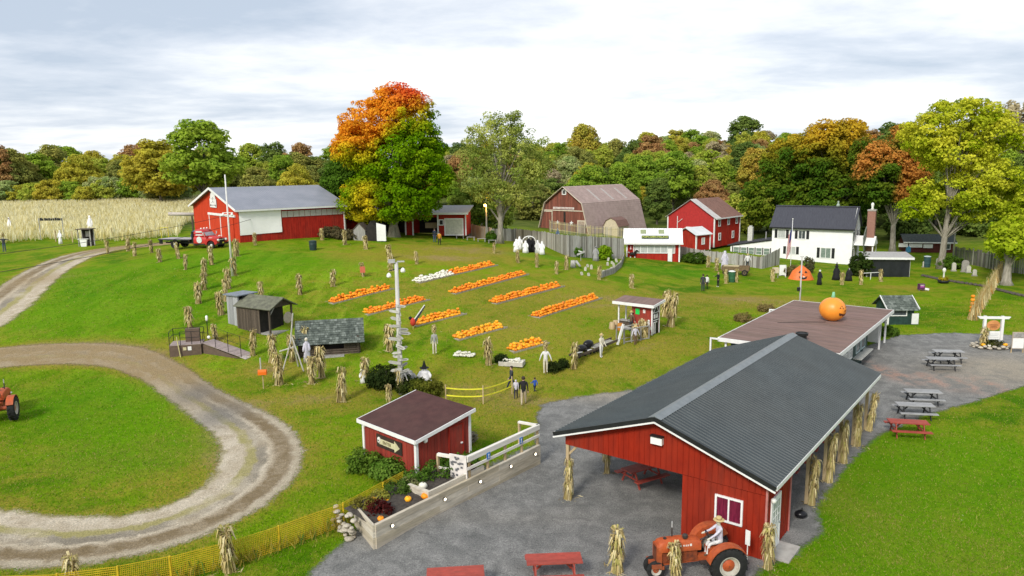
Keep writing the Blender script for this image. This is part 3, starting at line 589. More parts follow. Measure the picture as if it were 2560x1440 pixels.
def entry_shed():
    f = atz(1043, 1197, .55); t = thing('ticket_shed', 'small red board shed with maroon sloping roof and arrow sign', 'shed', (f[0], f[1], hz(f[0], f[1])-.05), R(46.5))
    # local x along right wall (3.25), local y along left wall (4.0); corner at origin
    LX, LY, Z0, Z1 = 3.25, 3.95, 1.98, 2.5; z0 = .06; rf = lambda x: Z0+(Z1-Z0)*x/LX
    boards(t, .05, LX-.05, z0, rf, 0, -1, .2, RED_SHED)
    w2 = bpy.data.objects.new('side_wall', None); 
    mb0 = thing('left_wall', None, None); mb0.parent = t; mb0.rotation_euler = (0, 0, R(90))
    boards(mb0, .05, LY-.05, z0, lambda x: Z0, 0, 1, .2, RED_SHED)
    bpy.data.objects.remove(w2)
    MB().bx(.02, LX-.02, .0, .03, z0, Z0).prism([(0.02, Z0), (LX-.02, Z0), (LX-.02, Z1-.03)], 0, .03, 'xz').bx(0, .03, .02, LY-.02, z0, Z0).bx(LX-.03, LX, .02, LY, z0, Z1).bx(.03, LX-.03, LY-.03, LY, z0, Z0).build('backing_wall', RED, t)
    for x, y, zt in ((0, 0, Z0), (LX, 0, Z1), (0, LY, Z0)): MB().bx(x-.07, x+.07, y-.07, y+.07, 0, zt+.02).build('corner_trim', WHITE, t)
    ov = .22; zz = lambda x: Z0+.04+(Z1-Z0)*x/LX
    MB().prism([(-ov, zz(-ov)), (LX+ov, zz(LX+ov)), (LX+ov, zz(LX+ov)+.07), (-ov, zz(-ov)+.07)], -ov, LY+ov, 'xz').build('roof', MAROON, t)
    MB().beam((-ov, -ov-.02, zz(-ov)), (LX+ov, -ov-.02, zz(LX+ov)), .04, .17).build('fascia', WHITE, t); MB().beam((-ov, LY+ov+.02, zz(-ov)), (LX+ov, LY+ov+.02, zz(LX+ov)), .04, .17).build('fascia', WHITE, t)
    MB().bx(-ov-.04, -ov, -ov, LY+ov, zz(-ov)-.09, zz(-ov)+.09).build('fascia', WHITE, t)
    d = MB().bx(1.95, 2.75, -.07, -.045, .3, 2.02).build('door', RED_SHED, t); frame_rect(MB(), 1.95, 2.75, .3, 2.02, -.04, -1, .06, .05, False).build('door_frame', RED, d); MB().bx(2.62, 2.72, -.13, -.07, 1.1, 1.16).build('handle', WHITE, d)
    wall_lamp(t, .45, 0, 1.86); wall_lamp(mb0, 3.7, 0, 1.86, 1)
    # ENTER sign, on the left wall
    s = thing('enter_sign', None, None); s.parent = t
    MB().bx(-.09, -.055, .95, 2.85, 1.0, 1.62).build('sign_board', mat('black_sign', (.03, .022, .018), (.05, .03, .02), .6), s)
    arrow = [(2.6, 1.18), (1.45, 1.18), (1.45, 1.04), (1.08, 1.31), (1.45, 1.58), (1.45, 1.44), (2.6, 1.44)]
    MB().prism(arrow, -.115, -.09, 'yz').build('arrow', mat('cream_paint', (.62, .58, .36), (.5, .46, .28), .6), s)
    text('ENTER', .21, T(-.12, 2.0, 1.31, R(90), 0, R(-90)), mat('faded_letters', (.16, .13, .06)), s)
    sk = MB().sph((-.11, 2.62, 1.36), .14, (.5, .85, 1.1), 10, 8).build('skull', mat('bone_white', (.75, .74, .68)), s, True)
    for dy in (-.05, .05): MB().sph((-.185, 2.62+dy, 1.38), .03).build('eye_socket', BLACK, sk)
    return t
entry_shed()

def barn_sheet():
    "the red storage barn on the left"
    a = G(601, 607); rz = R(41); t = thing('storage_barn', 'wide red metal storage barn with grey roof on the hill behind the truck', 'barn', (a.x, a.y, a.z-.1), rz)
    # local x along side wall (to the right, away); local y along gable (to the left, away): corner at origin
    LX, WY, EZ, RZ = 13.5, 15.5, 4.0, 6.3; hw = WY/2
    rf = lambda y: EZ+(RZ-EZ)*(1-abs(y-hw)/hw)-.05
    o = thing('front_wall', None, None); o.parent = t; o.rotation_euler = (0, 0, R(90)); mb = MB(); siding(mb, 0, WY, 0, 0, 0, 1, .3, .02, .06, 0, rf); mb.build('siding', RED_LIT, o)
    mb = MB(); siding(mb, 0, LX, 0, EZ-.05, 0, -1, .3, .02, .06); mb.build('side_wall', RED, t); MB().bx(0, LX, WY-.05, WY, 0, EZ-.05).bx(LX-.05, LX, .06, WY-.05, 0, EZ-.05).build('rear_wall', RED, t)
    for s_ in (-1, 1):
        mb = MB(); top = Vector((-.5, hw, RZ+.06)); bot = Vector((-.5, hw+s_*(hw+.45), EZ-.08)); d = bot-top; nn = Vector((0, s_*(RZ-EZ), hw)).normalized()
        ribbed(mb, LX+1., lambda s, q: (Vector((s, 0, 0))+top+d*q, nn), .3, .02, .04); mb.build('roof_slope', GREY_STEEL2, t)
        MB().beam((-.52, hw, RZ-.02), (-.52, hw+s_*(hw+.45), EZ-.16), .05, .26).build('gable_fascia', WHITE, t)
    MB().bx(-.5, LX+.5, -.5, -.45, EZ-.3, EZ-.1).build('gutter', WHITE, t)
    MB().bx(LX-.1, LX+.05, -.12, -.02, 0, EZ-.2).build('corner_post', WHITE, t)
    # doors on the gable (local y), white tracks
    dr = MB().bx(-.075, -.03, 1.6, 9.6, .1, 3.0).build('sliding_door', RED_LIT, t); MB().bx(-.11, -.075, 9.45, 9.6, .1, 3.0).bx(-.11, -.075, 5.6, 5.78, .1, 3.0).build('door_stile', WHITE, dr)
    MB().bx(-.16, -.03, .9, 9.8, 3.0, 3.28).build('door_track', WHITE, t)
    s = thing('gable_sign', None, None); s.parent = t
    pts = [(hw-1.1, 3.95), (hw+1.1, 3.95), (hw+1.1, 5.0), (hw+.85, 5.0)]+[(hw+.85*math.cos(q), 5.0+.95*math.sin(q)) for q in np.linspace(.2, math.pi-.2, 9)]+[(hw-.85, 5.0), (hw-1.1, 5.0)]
    MB().prism(pts, -.12, -.07, 'yz').build('sign_board', WHITE, s)
    MB().prism([(hw-.45, 4.55), (hw, 4.75), (hw+.45, 4.55), (hw+.4, 4.48), (hw, 4.66), (hw-.4, 4.48)], -.135, -.12, 'yz').bx(-.135, -.12, hw-.08, hw+.08, 4.8, 5.25).bx(-.135, -.12, hw-.55, hw+.55, 4.98, 5.03).build('emblem', mat('grey_print', (.4, .4, .4)), s)
    for q in (-.78, .78): MB().sph((-.125, hw+q, 4.2), .13, (.3, 1, 1)).build('wheel_mark', BLACK, s)
    for q in np.linspace(-.5, .5, 6): MB().bx(-.135, -.12, hw+q-.06, hw+q+.06, 4.14+.02*(int(q*10) % 2), 4.3).build('letter_mark', mat('grey_print', (.4, .4, .4)), s)
    # white sheet hung on the side wall
    nx, nz = 18, 10; vs = []; x0, x1, z0, z1 = .02, 5.1, .95, 3.72
    for j in range(nz+1):
        for i in range(nx+1):
            u, v = i/nx, j/nz; sag = .05*math.sin(v*3.1)*(.5+.5*math.sin(u*11))+.04*math.sin(u*5+v*3); k = max(0, u-.6)*max(0, .5-v)*.35*math.sin((u+v)*22)
            vs.append((x0+(x1-x0)*u, -.06-abs(sag)-abs(k), z0+(z1-z0)*v+.08*u*(1-v)))
    MB().add(vs, [(j*(nx+1)+i, j*(nx+1)+i+1, (j+1)*(nx+1)+i+1, (j+1)*(nx+1)+i) for j in range(nz) for i in range(nx)]).build('movie_sheet', mat('white_cloth', (.90, .89, .87), (.86, .85, .83), .8, 2), t, True)
    for k in range(11): x = 5.2+k*.74; MB().bx(x, x+.68, -.075, -.03, 2.78, 3.5).build('skylight_pane', mat('fibreglass_pane', (.50, .47, .42), (.38, .355, .32), .5, 4, (4, 4, .5)), t)
    return t
barn_sheet()

def long_barn():
    g = G(985, 575); t = thing('open_stall_barn', 'low red open-fronted barn with white posts behind the great maple', 'barn', (-26.7, 99.5, 5.5), R(-5.5)); L_ = 20.8
    H_ = 2.95; MB().bx(0, L_, 4, 4.1, 0, H_).build('rear_wall', RED, t)
    ops = [(0, 2.2, 1), (2.2, 4.4, 0), (4.4, 6.2, 1), (6.2, 12.6, 0), (12.6, 13.6, 1), (13.6, 17.0, 0), (17.0, L_, 1)]
    for a, b, solid in ops:
        if solid: mb = MB(); siding(mb, a, b, 0, H_, 0, -1, .3, .02, .06); mb.build('front_wall', RED, t)
        else: MB().bx(a, b, -.02, .04, 2.45, H_).build('lintel', RED, t); MB().bx(a, b, 3.9, 3.98, 0, 2.6).build('stall_shade', DARKHOLE, t)  # dark sheet standing in for the shade inside the open stalls
    for x in (2.2, 4.4, 6.2, 12.6, 13.6, 17.0, 20.75): MB().bx(x-.09, x+.09, -.12, -.04, 0, H_).build('post', WHITE, t)
    [MB().bx(x, x+.1, .06, 4, 0, H_).build('end_wall', RED, t) for x in (0, L_-.1)]
    MB().prism([(-.6, H_+.0), (4.4, H_+.75), (4.4, H_+.85), (-.6, H_+.1)], -.4, L_+.4, 'yz').build('roof', mat('grey_shed_roof', (.3, .3, .3), (.24, .24, .24), .7), t); MB().bx(-.4, L_+.4, -.68, -.6, H_-.14, H_+.12).build('fascia', WHITE, t)
    d = frame_rect(MB(), 18.0, 20.3, 0, 2.15, -.03, -1, .14).build('garage_door_frame', WHITE, t); MB().bx(18.0, 20.3, -.05, -.02, 0, 2.15).build('garage_door', mat('pale_tan_door', (.62, .6, .5)), d); window(t, 17.45, 1.75, .45, .6, -.02, -1, BLACK, WHITE, .1, 0)
    MB().bx(6.4, 9.2, .9, 1.6, .85, .95).build('bench_top', GREYWOOD, t); MB().bx(15, 16.6, 1.2, 1.8, .9, 1.6).build('hay_stack', LUMBER, t)
    # small gabled goat hut beside it
    h = G(925, 602); s = thing('playhouse', 'small grey and white gabled playhouse in front of the open barn under the maple', 'playhouse', (h.x-2, h.y, h.z), R(-8))
    MB().prism([(0, 0), (1.5, 0), (1.5, 1.3), (.75, 2.1), (0, 1.3)], 0, 1.6, 'xz').build('front', GREYWOOD, s); MB().prism([(1.55, 0), (2.9, 0), (2.9, 1.6), (2.2, 2.4), (1.55, 1.6)], .1, 1.7, 'xz').build('doorway', DARKHOLE, s)
    MB().prism([(2.95, 0), (4.1, 0), (4.1, 1.9), (2.95, 2.2)], 0, .08, 'xz').build('white_panel', WHITE, s); MB().beam((-.15, .8, 1.25), (.75, .8, 2.15), 1.8, .06).beam((1.65, .8, 1.25), (.75, .8, 2.15), 1.8, .06).build('roof', DARKWOOD, s)
long_barn()

def gambrel():
    t = thing('gambrel_barn', 'old brown-red gambrel barn with taupe roof and two white stars', 'barn', (9.1, 125.5, 3.0), R(48.8)-R(90)); L_ = 17.5
    # local x across front, y along ridge
    prof = [(-5.5, 0), (-3.95, 5.3), (0, 8.05), (3.95, 5.3), (5.5, 0)]
    def topf(x):
        for (a, za), (b, zb) in zip(prof[:-1], prof[1:]):
            if a <= x <= b: return za+(zb-za)*(x-a)/(b-a)
        return 0
    n = 36; st = 10.9/n; proto = None
    for i in range(n):
        xa, xb = -5.45+i*st, -5.45+(i+1)*st; m = MB()
        za, zb = topf(xa+.01), topf(xb-.02); yy = -.03-.012*(i % 3)
        m.add([(xa, yy, 0), (xb-.02, yy, 0), (xb-.02, yy, zb), (xa, yy, za), (xa, 0, 0), (xb-.02, 0, 0), (xb-.02, 0, zb), (xa, 0, za)], [(0,1,2,3), (5,4,7,6), (0,3,7,4), (1,5,6,2), (3,2,6,7), (4,5,1,0)]); m.build('board', RED_OLD, t)
    MB().prism(prof, .0, .06, 'xz').build('front_wall', mat('shadow_gap', (.06, .025, .02)), t); MB().prism(prof, L_-.1, L_, 'xz').build('rear_wall', RED_OLD, t)
    for (a, za), (b, zb), nm in ((prof[0], prof[1], 'lower_roof'), (prof[2], prof[1], 'upper_roof'), (prof[2], prof[3], 'upper_roof'), (prof[4], prof[3], 'lower_roof')):
        e = .35 if nm == 'lower_roof' else .25; d = Vector((b-a, 0, zb-za)); nn = Vector((-(zb-za), 0, b-a)).normalized(); nn = nn if nn.z > 0 or (nn.x*(a+b) > 0) else -nn; nn = nn if nn.x*(a+b) > 0 else -nn
        m = MB(); N_ = 14
        for k in range(N_):
            p0 = Vector((a, 0, za))+d*(k/N_); p1 = Vector((a, 0, za))+d*((k+1)/N_+.01); off = nn*(.05+.0*k); hi = nn*.03
            lo_hi = (hi, Vector()) if zb < za else (Vector(), hi)
            vs = [p+o_+Vector((0, y, 0)) for y in (-.45, L_+.3) for p, o_ in ((p0, off+lo_hi[1]), (p1, off+lo_hi[0]), (p1, nn*.0), (p0, nn*.0))]
            m.add(vs, [(0,1,2,3), (7,6,5,4), (0,4,5,1), (1,5,6,2), (2,6,7,3), (3,7,4,0)])
        m.build(nm, TAUPE, t)
        MB().beam((a, -.48, za+.02), (b, -.48, zb+.02), .06, .26, 0, (0, 1, 0)).build('rake_trim', mat('cream_trim', (.68, .60, .47), (.55, .48, .38), .7), t)
    for k in range(3): # pale roof strips
        y0 = 5.0+k*4.3; a, b = Vector((.9, 0, 8.05-.9*.696)), Vector((3.6, 0, 8.05-3.6*.696)); nn = Vector((.57, 0, .82)).normalized()*.10
        m = MB(); m.add([a+nn+Vector((0, y0, 0)), b+nn+Vector((0, y0, 0)), b+nn+Vector((0, y0+.6, 0)), a+nn+Vector((0, y0+.6, 0)), a+Vector((0, y0, 0)), b+Vector((0, y0, 0)), b+Vector((0, y0+.6, 0)), a+Vector((0, y0+.6, 0))], [(0,1,2,3), (4,7,6,5), (0,4,5,1), (1,5,6,2), (2,6,7,3), (3,7,4,0)]); m.build('skylight_strip', mat('pale_strip', (.45, .40, .37)), t)
    window(t, 0, 7.15, .6, .6, -.06, -1, BLACK, WHITE, .16, 0, 1)
    MB().bx(-4.3, 4.35, -.14, -.07, 3.95, 4.1).build('door_track', mat('cream_trim', ()), t); MB().bx(-2.65, -2.5, -.12, -.06, 0, 3.9).bx(-4.4, -2.65, -.12, -.06, 3.75, 3.9).build('door_trim', mat('cream_trim', ()), t)
    MB().bx(-.12, .3, -.075, -.065, 0, 3.8).build('door_gap', DARKHOLE, t)
    star = [(.42*(1 if k % 2 == 0 else .42)*math.sin(k*math.pi/5), .42*(1 if k % 2 == 0 else .42)*math.cos(k*math.pi/5)) for k in range(10)]
    for x in (-1.35, 1.6): MB().prism([(x+a, 1.95+b) for a, b in star], -.14, -.09, 'xz').build('star', WHITE, t)
    frame_rect(MB(), 3.0, 4.3, 0, 2.3, -.06, -1, .18, .07, False).build('door_frame', mat('cream_trim', ()), t); MB().bx(3.0, 4.3, -.09, -.06, 0, 2.3).build('door', mat('tan_door', (.42, .33, .26), (.33, .25, .2)), t)
    sg = MB().bx(-2.3, 2.15, -.16, -.1, 4.25, 4.6).build('name_board', mat('white_sign', (.75, .70, .66)), t)
    rg = random.Random(3); [MB().bx(-2.1+k*.27, -2.1+k*.27+rg.uniform(.08, .16), -.175, -.16, 4.3, 4.5+rg.uniform(0, .06)).build('letter_mark', mat('maroon_ink', (.3, .12, .1)), sg) for k in range(15)]
    # lean-to gambrel shed on its right side
    g = G(1524, 606); s = thing('garden_shed', 'small brown gambrel shed with cream front beside the big gambrel barn', 'shed', (16.6, 122.0, 2.55), R(-38)); pr = [(-1.45, 0), (-1.5, 1.9), (-.9, 2.9), (0, 3.35), (.9, 2.9), (1.5, 1.9), (1.45, 0)]
    MB().prism(pr, 0, .06, 'xz').build('front_wall', mat('cream_siding', (.62, .53, .38)), s); MB().prism([(a*.97, b*.97) for a, b in pr], .06, 3.4, 'xz').build('body', mat('cream_siding2', (.5, .42, .31)), s)
    for a, b in zip(pr[1:-2], pr[2:-1]): MB().beam((a[0], -.12, a[1]+.03), (b[0], -.12, b[1]+.03), .01, .08).build('rake_trim', DARKWOOD, s)
    for a, b in ((pr[1], pr[2]), (pr[2], pr[3]), (pr[3], pr[4]), (pr[4], pr[5])):
        nn = Vector((-(b[1]-a[1]), 0, b[0]-a[0])).normalized()*.06; A, B = Vector((a[0], 0, a[1])), Vector((b[0], 0, b[1]))
        vs = [p+Vector((0, y, 0)) for y in (-.15, 3.55) for p in (A, B, B+nn, A+nn)]; MB().add(vs, [(0,1,2,3), (7,6,5,4), (0,4,5,1), (1,5,6,2), (2,6,7,3), (3,7,4,0)]).build('roof', mat('brown_shingle', (.21, .12, .095), (.15, .085, .07), .85), s)
    # blue figure by the door
gambrel()

def red_barn():
    t = thing('two_storey_barn', 'red two-storey barn with rusty brown roof and white-framed windows', 'barn', (31.0, 111.7, 1.9), R(48)); L_, W_ = 8.8, 8.0; EZ, RZ = 4.55, 7.2; hw = W_/2
    # local x along the right side wall, local y along the gable
    mb = MB(); siding(mb, 0, L_, 0, EZ, 0, -1, .25, .015, .06); mb.build('side_wall', RED, t)
    o = thing('gable_wall', None, None); o.parent = t; o.rotation_euler = (0, 0, R(90)); mb = MB(); siding(mb, 0, W_, 0, 0, 0, 1, .25, .015, .06, 0, lambda y: EZ+(RZ-EZ)*(1-abs(y-hw)/hw)); mb.build('siding', mat('crimson_lit', (.44, .03, .028), (.34, .024, .024), .6, 3), o)  # lit gable: painted a lighter red than the side wall
    MB().bx(L_-.06, L_, .06, W_, 0, EZ).bx(0, L_-.06, W_-.06, W_, 0, EZ).build('rear_wall', RED, t)
    for s_ in (-1, 1):
        top = Vector((-.35, hw, RZ+.08)); bot = Vector((-.35, hw+s_*(hw+.35), EZ-.12)); d = bot-top; nn = Vector((0, s_*(RZ-EZ), hw)).normalized()
        mb = MB(); ribbed(mb, 1.9, lambda s, q: (Vector((s, 0, 0))+top+d*q, nn), .25, .03, .05); mb.build('roof_slope', mat('bare_tin', (.50, .49, .48), (.36, .34, .33), .45, 2, (4, .4, 1)), t)
        mb = MB(); top2 = top+Vector((1.92, 0, 0)); ribbed(mb, L_-1.25, lambda s, q: (Vector((s, 0, 0))+top2+d*q, nn), .25, .03, .05); mb.build('roof_slope', mat('rusty_tin', (.21, .115, .09), (.13, .07, .055), .7, 2, (4, .4, 1)), t)
    for x, y in ((0, 0), (L_, 0), (0, W_)): MB().bx(x-.09, x+.09, y-.09, y+.09, 0, EZ).build('corner_trim', WHITE, t)
    MB().bx(-.2, L_+.3, -.42, -.36, EZ-.28, EZ-.1).build('eave_trim', WHITE, t)
    for x, z in ((1.6, 3.7), (4.7, 3.75), (7.6, 3.75), (1.8, 1.55), (6.4, 1.55)): window(t, x, z, .45, .85, -.03, -1, GLASS, WHITE, .16, 0, 1)
    f = MB().bx(-.11, -.05, 2.6, 4.6, .1, 2.9).build('door', mat('faded_red_door', (.36, .09, .09)), t); MB().bx(-.14, -.09, 4.6, 4.75, .1, 3.0).bx(-.14, -.09, 2.45, 2.6, .1, 3.0).bx(-.14, -.09, 2.6, 4.6, 2.9, 3.0).bx(-.14, -.09, 2.6, 4.6, .1, .2).build('door_frame', WHITE, f)
    MB().bx(-.2, -.08, 6.2, 6.28, 2.6, 4.6).beam((-.14, 5.4, 4.2), (-.14, 6.2, 3.6), .06, .06).build('weather_vane', WHITE, t)
    # lean-to annex with a white metal roof
    s = thing('annex', 'small red annex with white tin roof between popcorn stand and red barn', 'shed', (27.0, 106.6, 2.0), R(35)); MB().bx(0, 3.0, 0, 3.6, 0, 2.3).build('wall', RED, s)
    MB().prism([(-.3, 2.25), (1.8, 3.25), (3.9, 2.25), (3.9, 2.33), (1.8, 3.35), (-.3, 2.33)], -.4, 3.3, 'yz').build('roof', mat('white_tin', (.66, .68, .68), (.56, .58, .58), .4, 1), s)
    for x, y in ((0, 0), (3, 0)): MB().bx(x-.09, x+.09, y-.09, y+.09, 0, 2.25).build('corner_trim', WHITE, s)
    window(s, 1.5, 1.35, .5, .8, -.0, -1, PALEGLASS, WHITE, .1, 0); MB().prism([(0, 2.25), (1.8, 3.2), (3.6, 2.25)], -.02, .04, 'yz').build('gable', RED, s)
red_barn()

def popcorn():
    a, b = G(1566, 642), G(1690, 641); rz = R(-9); W_ = 6.85; t = thing('popcorn_stand', 'long low red popcorn stand with white metal roof and lettering', 'stand', (a.x, a.y, min(a.z, b.z)-.05), rz)
    EZ, RZ, D = 2.55, 4.2, 4.6
    mb = MB(); siding(mb, 0, W_, 0, EZ+.1, 0, -1, .25, .012, .06); mb.build('front_wall', RED, t); [MB().prism([(.06, 0), (D, 0), (D, EZ), (D/2, RZ-.1), (.06, EZ)], x, x+.06, 'yz').build('end_wall', RED, t) for x in (0, W_-.06)]; MB().bx(.06, W_-.06, D-.06, D, 0, EZ).build('rear_wall', RED, t)
    tin = mat('white_tin_roof', (.80, .81, .80), (.74, .75, .75), .38, .8); top = Vector((-.4, D/2, RZ)); bot = Vector((-.5, -.55, EZ-.02)); d = bot-top; nn = Vector((0, -(RZ-EZ), D/2+.55)).normalized()
    mb = MB(); ribbed(mb, W_+.85, lambda s, q: (Vector((s, 0, 0))+top+d*q, nn), .3, .018, .05); mb.build('roof_slope', tin, t)
    mb = MB(); bot2 = Vector((-.4, D+.5, EZ-.02)); d2 = bot2-top; n2 = Vector((0, (RZ-EZ), D/2+.5)).normalized(); ribbed(mb, W_+.8, lambda s, q: (Vector((s, 0, 0))+top+d2*q, n2), .3, .018, .05); mb.build('roof_slope', tin, t)
    MB().bx(-.45, W_+.4, -.62, -.57, EZ-.22, EZ+.0).build('fascia', WHITE, t)
    def onroof(x, q): return Vector((x, 0, 0))+Vector((0, D/2, RZ))+Vector((0, d.y, d.z))*q
    al = math.atan2(RZ-EZ, D/2+.55)
    for x in (1.8, 4.15):
        p, p2 = onroof(x, .1), onroof(x, .38); k = nn*.035; MB().add([p+k, p2+k, p2+k+Vector((.75, 0, 0)), p+k+Vector((.75, 0, 0)), p, p2, p2+Vector((.75, 0, 0)), p+Vector((.75, 0, 0))], [(0,1,2,3), (4,7,6,5), (0,4,5,1), (1,5,6,2), (2,6,7,3), (3,7,4,0)]).build('skylight', mat('green_fibreglass', (.30, .34, .19), (.24, .28, .15), .4), t)
    p = onroof(W_/2+.25, .72); s = thing('roof_sign', None, None); s.parent = t; M = T(p.x, p.y-.12, p.z+.26, R(60)); MB().bx(-1.75, 1.75, -.21, .21, -.03, 0).build('sign_board', mat('dark_green_board', (.05, .075, .03)), s, False, M)
    text('POPCORN PALACE', .385, M@Matrix.Translation((0, -.005, .012)), mat('yellow_green_letters', (.60, .66, .16)), s)
    for x in (.05, W_-.05): MB().bx(x-.09, x+.09, -.1, -.04, 0, EZ).build('corner_trim', WHITE, t)
    wn = W_*.1+.5; x0, x1 = W_*.14, W_*.90; z0, z1 = 1.12, 2.1; n = 6; wd = (x1-x0)/n
    fo = frame_rect(MB(), x0, x1, z0, z1, -.02, -1, .09, .06).build('serving_window', WHITE, t)
    for k in range(n):
        MB().bx(x0+k*wd+.05, x0+(k+1)*wd-.05, -.05, -.02, z0+.06, z1).build('pane', PALEGLASS, fo)
        if k: MB().bx(x0+k*wd-.045, x0+k*wd+.045, -.07, -.02, z0, z1).build('mullion', WHITE, fo)
    MB().bx(W_*.78, W_*.86, -.16, -.09, .06, 1.75).build('price_board', WHITE, t)
    for x in (W_*.28, W_*.55): MB().lathe([(.02, 0), (.07, .05), (.08, .15)], 8, (x, -.25, 2.3)).build('wall_lamp', LAMPW, t)
    MB().lathe([(.02, 0), (.11, .04), (.13, .14), (.05, .2), (.06, .45), (.02, .5)], 10, (W_*.08, -.14, 1.6)).build('pink_ornament', mat('pink_plastic', (.75, .5, .52)), t, True)
    # two black and white wheeled toy horses
    for px, lab, fl in ((1580, 'black and white toy horse at the left end of the popcorn stand', 1), (1678, 'black and white toy horse by the white board of the popcorn stand', -1)):
        g = G(px, 643); h = thing('toy_horse', lab, 'toy horse', (g.x, g.y-.5, g.z), rz); B_ = mat('black_plastic', (.02, .018, .018))
        MB().sph((0, 0, .52), .26, (1.6, .8, .8)).tube([(fl*.28, 0, .62), (fl*.42, 0, .9), (fl*.52, 0, 1.02)], [.15, .11, .1], 8).tube([(fl*.48, 0, 1.02), (fl*.72, 0, .86)], [.1, .07], 8).build('body', B_, h, True)
        MB().tube([(fl*.3, 0, .8), (fl*.42, 0, 1.06), (fl*.6, 0, 1.1), (fl*.8, 0, .84)], [.06, .07, .07, .05], 6).build('mane', WHITE, h, True); MB().tube([(-fl*.4, 0, .6), (-fl*.55, 0, .75)], [.05, .09], 6).build('tail', WHITE, h, True)
        for lx in (-.28, .28):
            for ly in (-.13, .13): MB().tube([(lx, ly, .45), (lx, ly, .16)], .05, 6).build('leg', B_, h, True); MB().sph((lx, ly, .08), .09, nu=8, nv=6).build('hoof', WHITE, h, True)
popcorn()

def farmhouse():
    rz = R(-33); t = thing('farmhouse', 'white two-storey farmhouse with dark roof, black shutters and brick chimney', 'house', (38.2, 107.0, .15), rz); L_, D, EZ, RZ = 10.8, 6.6, 5.25, 8.15
    # clapboards: courses on the front and the right gable
    n = 34; hh = EZ/n
    def course_wall(L, zs, z_of, name, M=None):
        m = MB()
        for i in range(zs):
            z = i*hh; a, b = z_of(z)
            if b-a < .1: break
            m.add([(a, -.035, z), (b, -.035, z), (b, -.012, z+hh), (a, -.012, z+hh), (a, .05, z), (b, .05, z), (b, .05, z+hh), (a, .05, z+hh)], [(0,1,2,3), (5,4,7,6), (4,5,1,0), (3,2,6,7), (0,3,7,4), (1,5,6,2)])
        o = m.build(name, HOUSE, t, False, M); o['kind'] = 'stuff'; return o
    course_wall(L_, n, lambda z: (0, L_), 'front_clapboards')
    course_wall(D, int((RZ-.1)/hh), lambda z: (0, D) if z < EZ else ((z-EZ)/(RZ-EZ)*D/2, D-(z-EZ)/(RZ-EZ)*D/2), 'gable_clapboards', Matrix.Translation((L_, 0, 0))@Matrix.Rotation(R(90), 4, 'Z'))
    MB().bx(.0, .06, .05, D, 0, EZ).bx(.06, L_-.05, D-.06, D, 0, EZ).prism([(0, EZ), (D, EZ), (D/2, RZ-.1)], 0, .06, 'yz').build('rear_wall', HOUSE, t)
    rm = mat('dark_blue_grey_roof', (.062, .064, .078), (.046, .047, .06), .55, 2, (6, .4, 1), .2)
    gable_roof(t, -.35, L_+.3, D/2+.4, EZ-.08, RZ, rm, 'roof', .4, .02, .08, D/2, rm)
    MB().bx(-.35, L_+.3, -.5, -.42, EZ-.22, EZ-.02).build('gutter', BLACK, t)
    sh = BLACK; 
    window(t, 1.35, 4.25, .95, 1.15, -.03, -1, PALEGLASS, WHITE, .1, 0, 0, sh); window(t, 4.15, 4.2, .85, 1.1, -.03, -1, GLASS, WHITE, .14, 1, 0, sh)
    window(t, 2.75, 1.9, 1.15, 1.0, -.03, -1, PALEGLASS, WHITE, .1, 0, 0, sh); window(t, 7.45, 1.75, 1.25, 1.35, -.03, -1, mat('sage_glass', (.22, .28, .24), (.15, .2, .17), .15), WHITE, .14, 1, 0, sh)
    for y, z, w_, h_ in ((1.5, 4.15, .5, 1.1), (5.0, 4.15, .5, 1.1), (1.3, 1.75, .8, 1.35), (2.9, 1.75, .8, 1.35)): window(t, y, z, w_, h_, L_+.04, 1, GLASS, WHITE, .1, 0, 1, sh, 'y')
    # left wing with low roof, band of windows
    MB().bx(-6.2, -.0, .6, 5.6, 0, 2.05).prism([(-6.2, 2.05), (0, 2.05), (0, 3.15)], .6, 5.6, 'xz').build('wing_wall', HOUSE, t); MB().prism([(-6.6, 2.12), (.0, 3.28), (.0, 3.4), (-6.6, 2.24)], .3, 5.9, 'xz').build('wing_roof', mat('charcoal_shingles', ()), t)
    for k in range(5): window(t, -5.3+k*1.12, 1.45, .78, .92, .57, -1, mat('sage_glass', ()), WHITE, .07, 0, 1, None); 
    for k in range(6): MB().bx(-5.93+k*1.12, -5.80+k*1.12, .53, .6, .95, 2.0).build('dark_mullion', BLACK, t)
    # chimneys
    c = MB().bx(L_+1.35, L_+2.35, 2.9, 4.0, 0, 7.6).build('brick_chimney', BRICK, t); MB().bx(L_+1.3, L_+2.4, 2.85, 4.05, 7.6, 7.8).build('chimney_cap', CONC, c); MB().lathe([(.25, 0), (.12, .25), (.18, .5), (.22, .75), (.1, .95)], 10, (L_+1.85, 3.45, 7.8)).build('ornament', LAMPW, c, True)
    c2 = MB().bx(-4.4, -3.7, 3.2, 3.9, 1.5, 4.8).build('white_chimney', mat('white_brick', (.62, .62, .55)), t); MB().bx(-4.25, -3.85, 3.35, 3.75, 4.8, 5.0).build('chimney_pot', mat('steel_pot', (.45, .45, .45)), c2)
    MB().tube([(-1.6, 3, 2.4), (-1.6, 3, 4.2)], .07, 8).build('stove_pipe', mat('steel_pot', ()), t); MB().lathe([(.3, 0), (.2, .3), (.08, .5), (.16, .62), (.05, .8)], 10, (8.2, D/2, RZ)).build('roof_finial', mat('verdigris', (.35, .42, .36)), t, True)
    # porch at the gable end
    MB().prism([(1.2, 2.9), (5.4, 2.9), (3.3, 4.1)], L_+.05, L_+2.6, 'yz').build('porch_gable', HOUSE, t)
    for s_ in (-1, 1): MB().beam((L_+1.35, 3.3, 4.2), (L_+1.35, 3.3+s_*2.4, 2.85), 2.9, .1, 0, (1, 0, 0)).build('porch_roof', mat('greenish_shingle', (.20, .22, .19), (.15, .165, .145), .8), t)
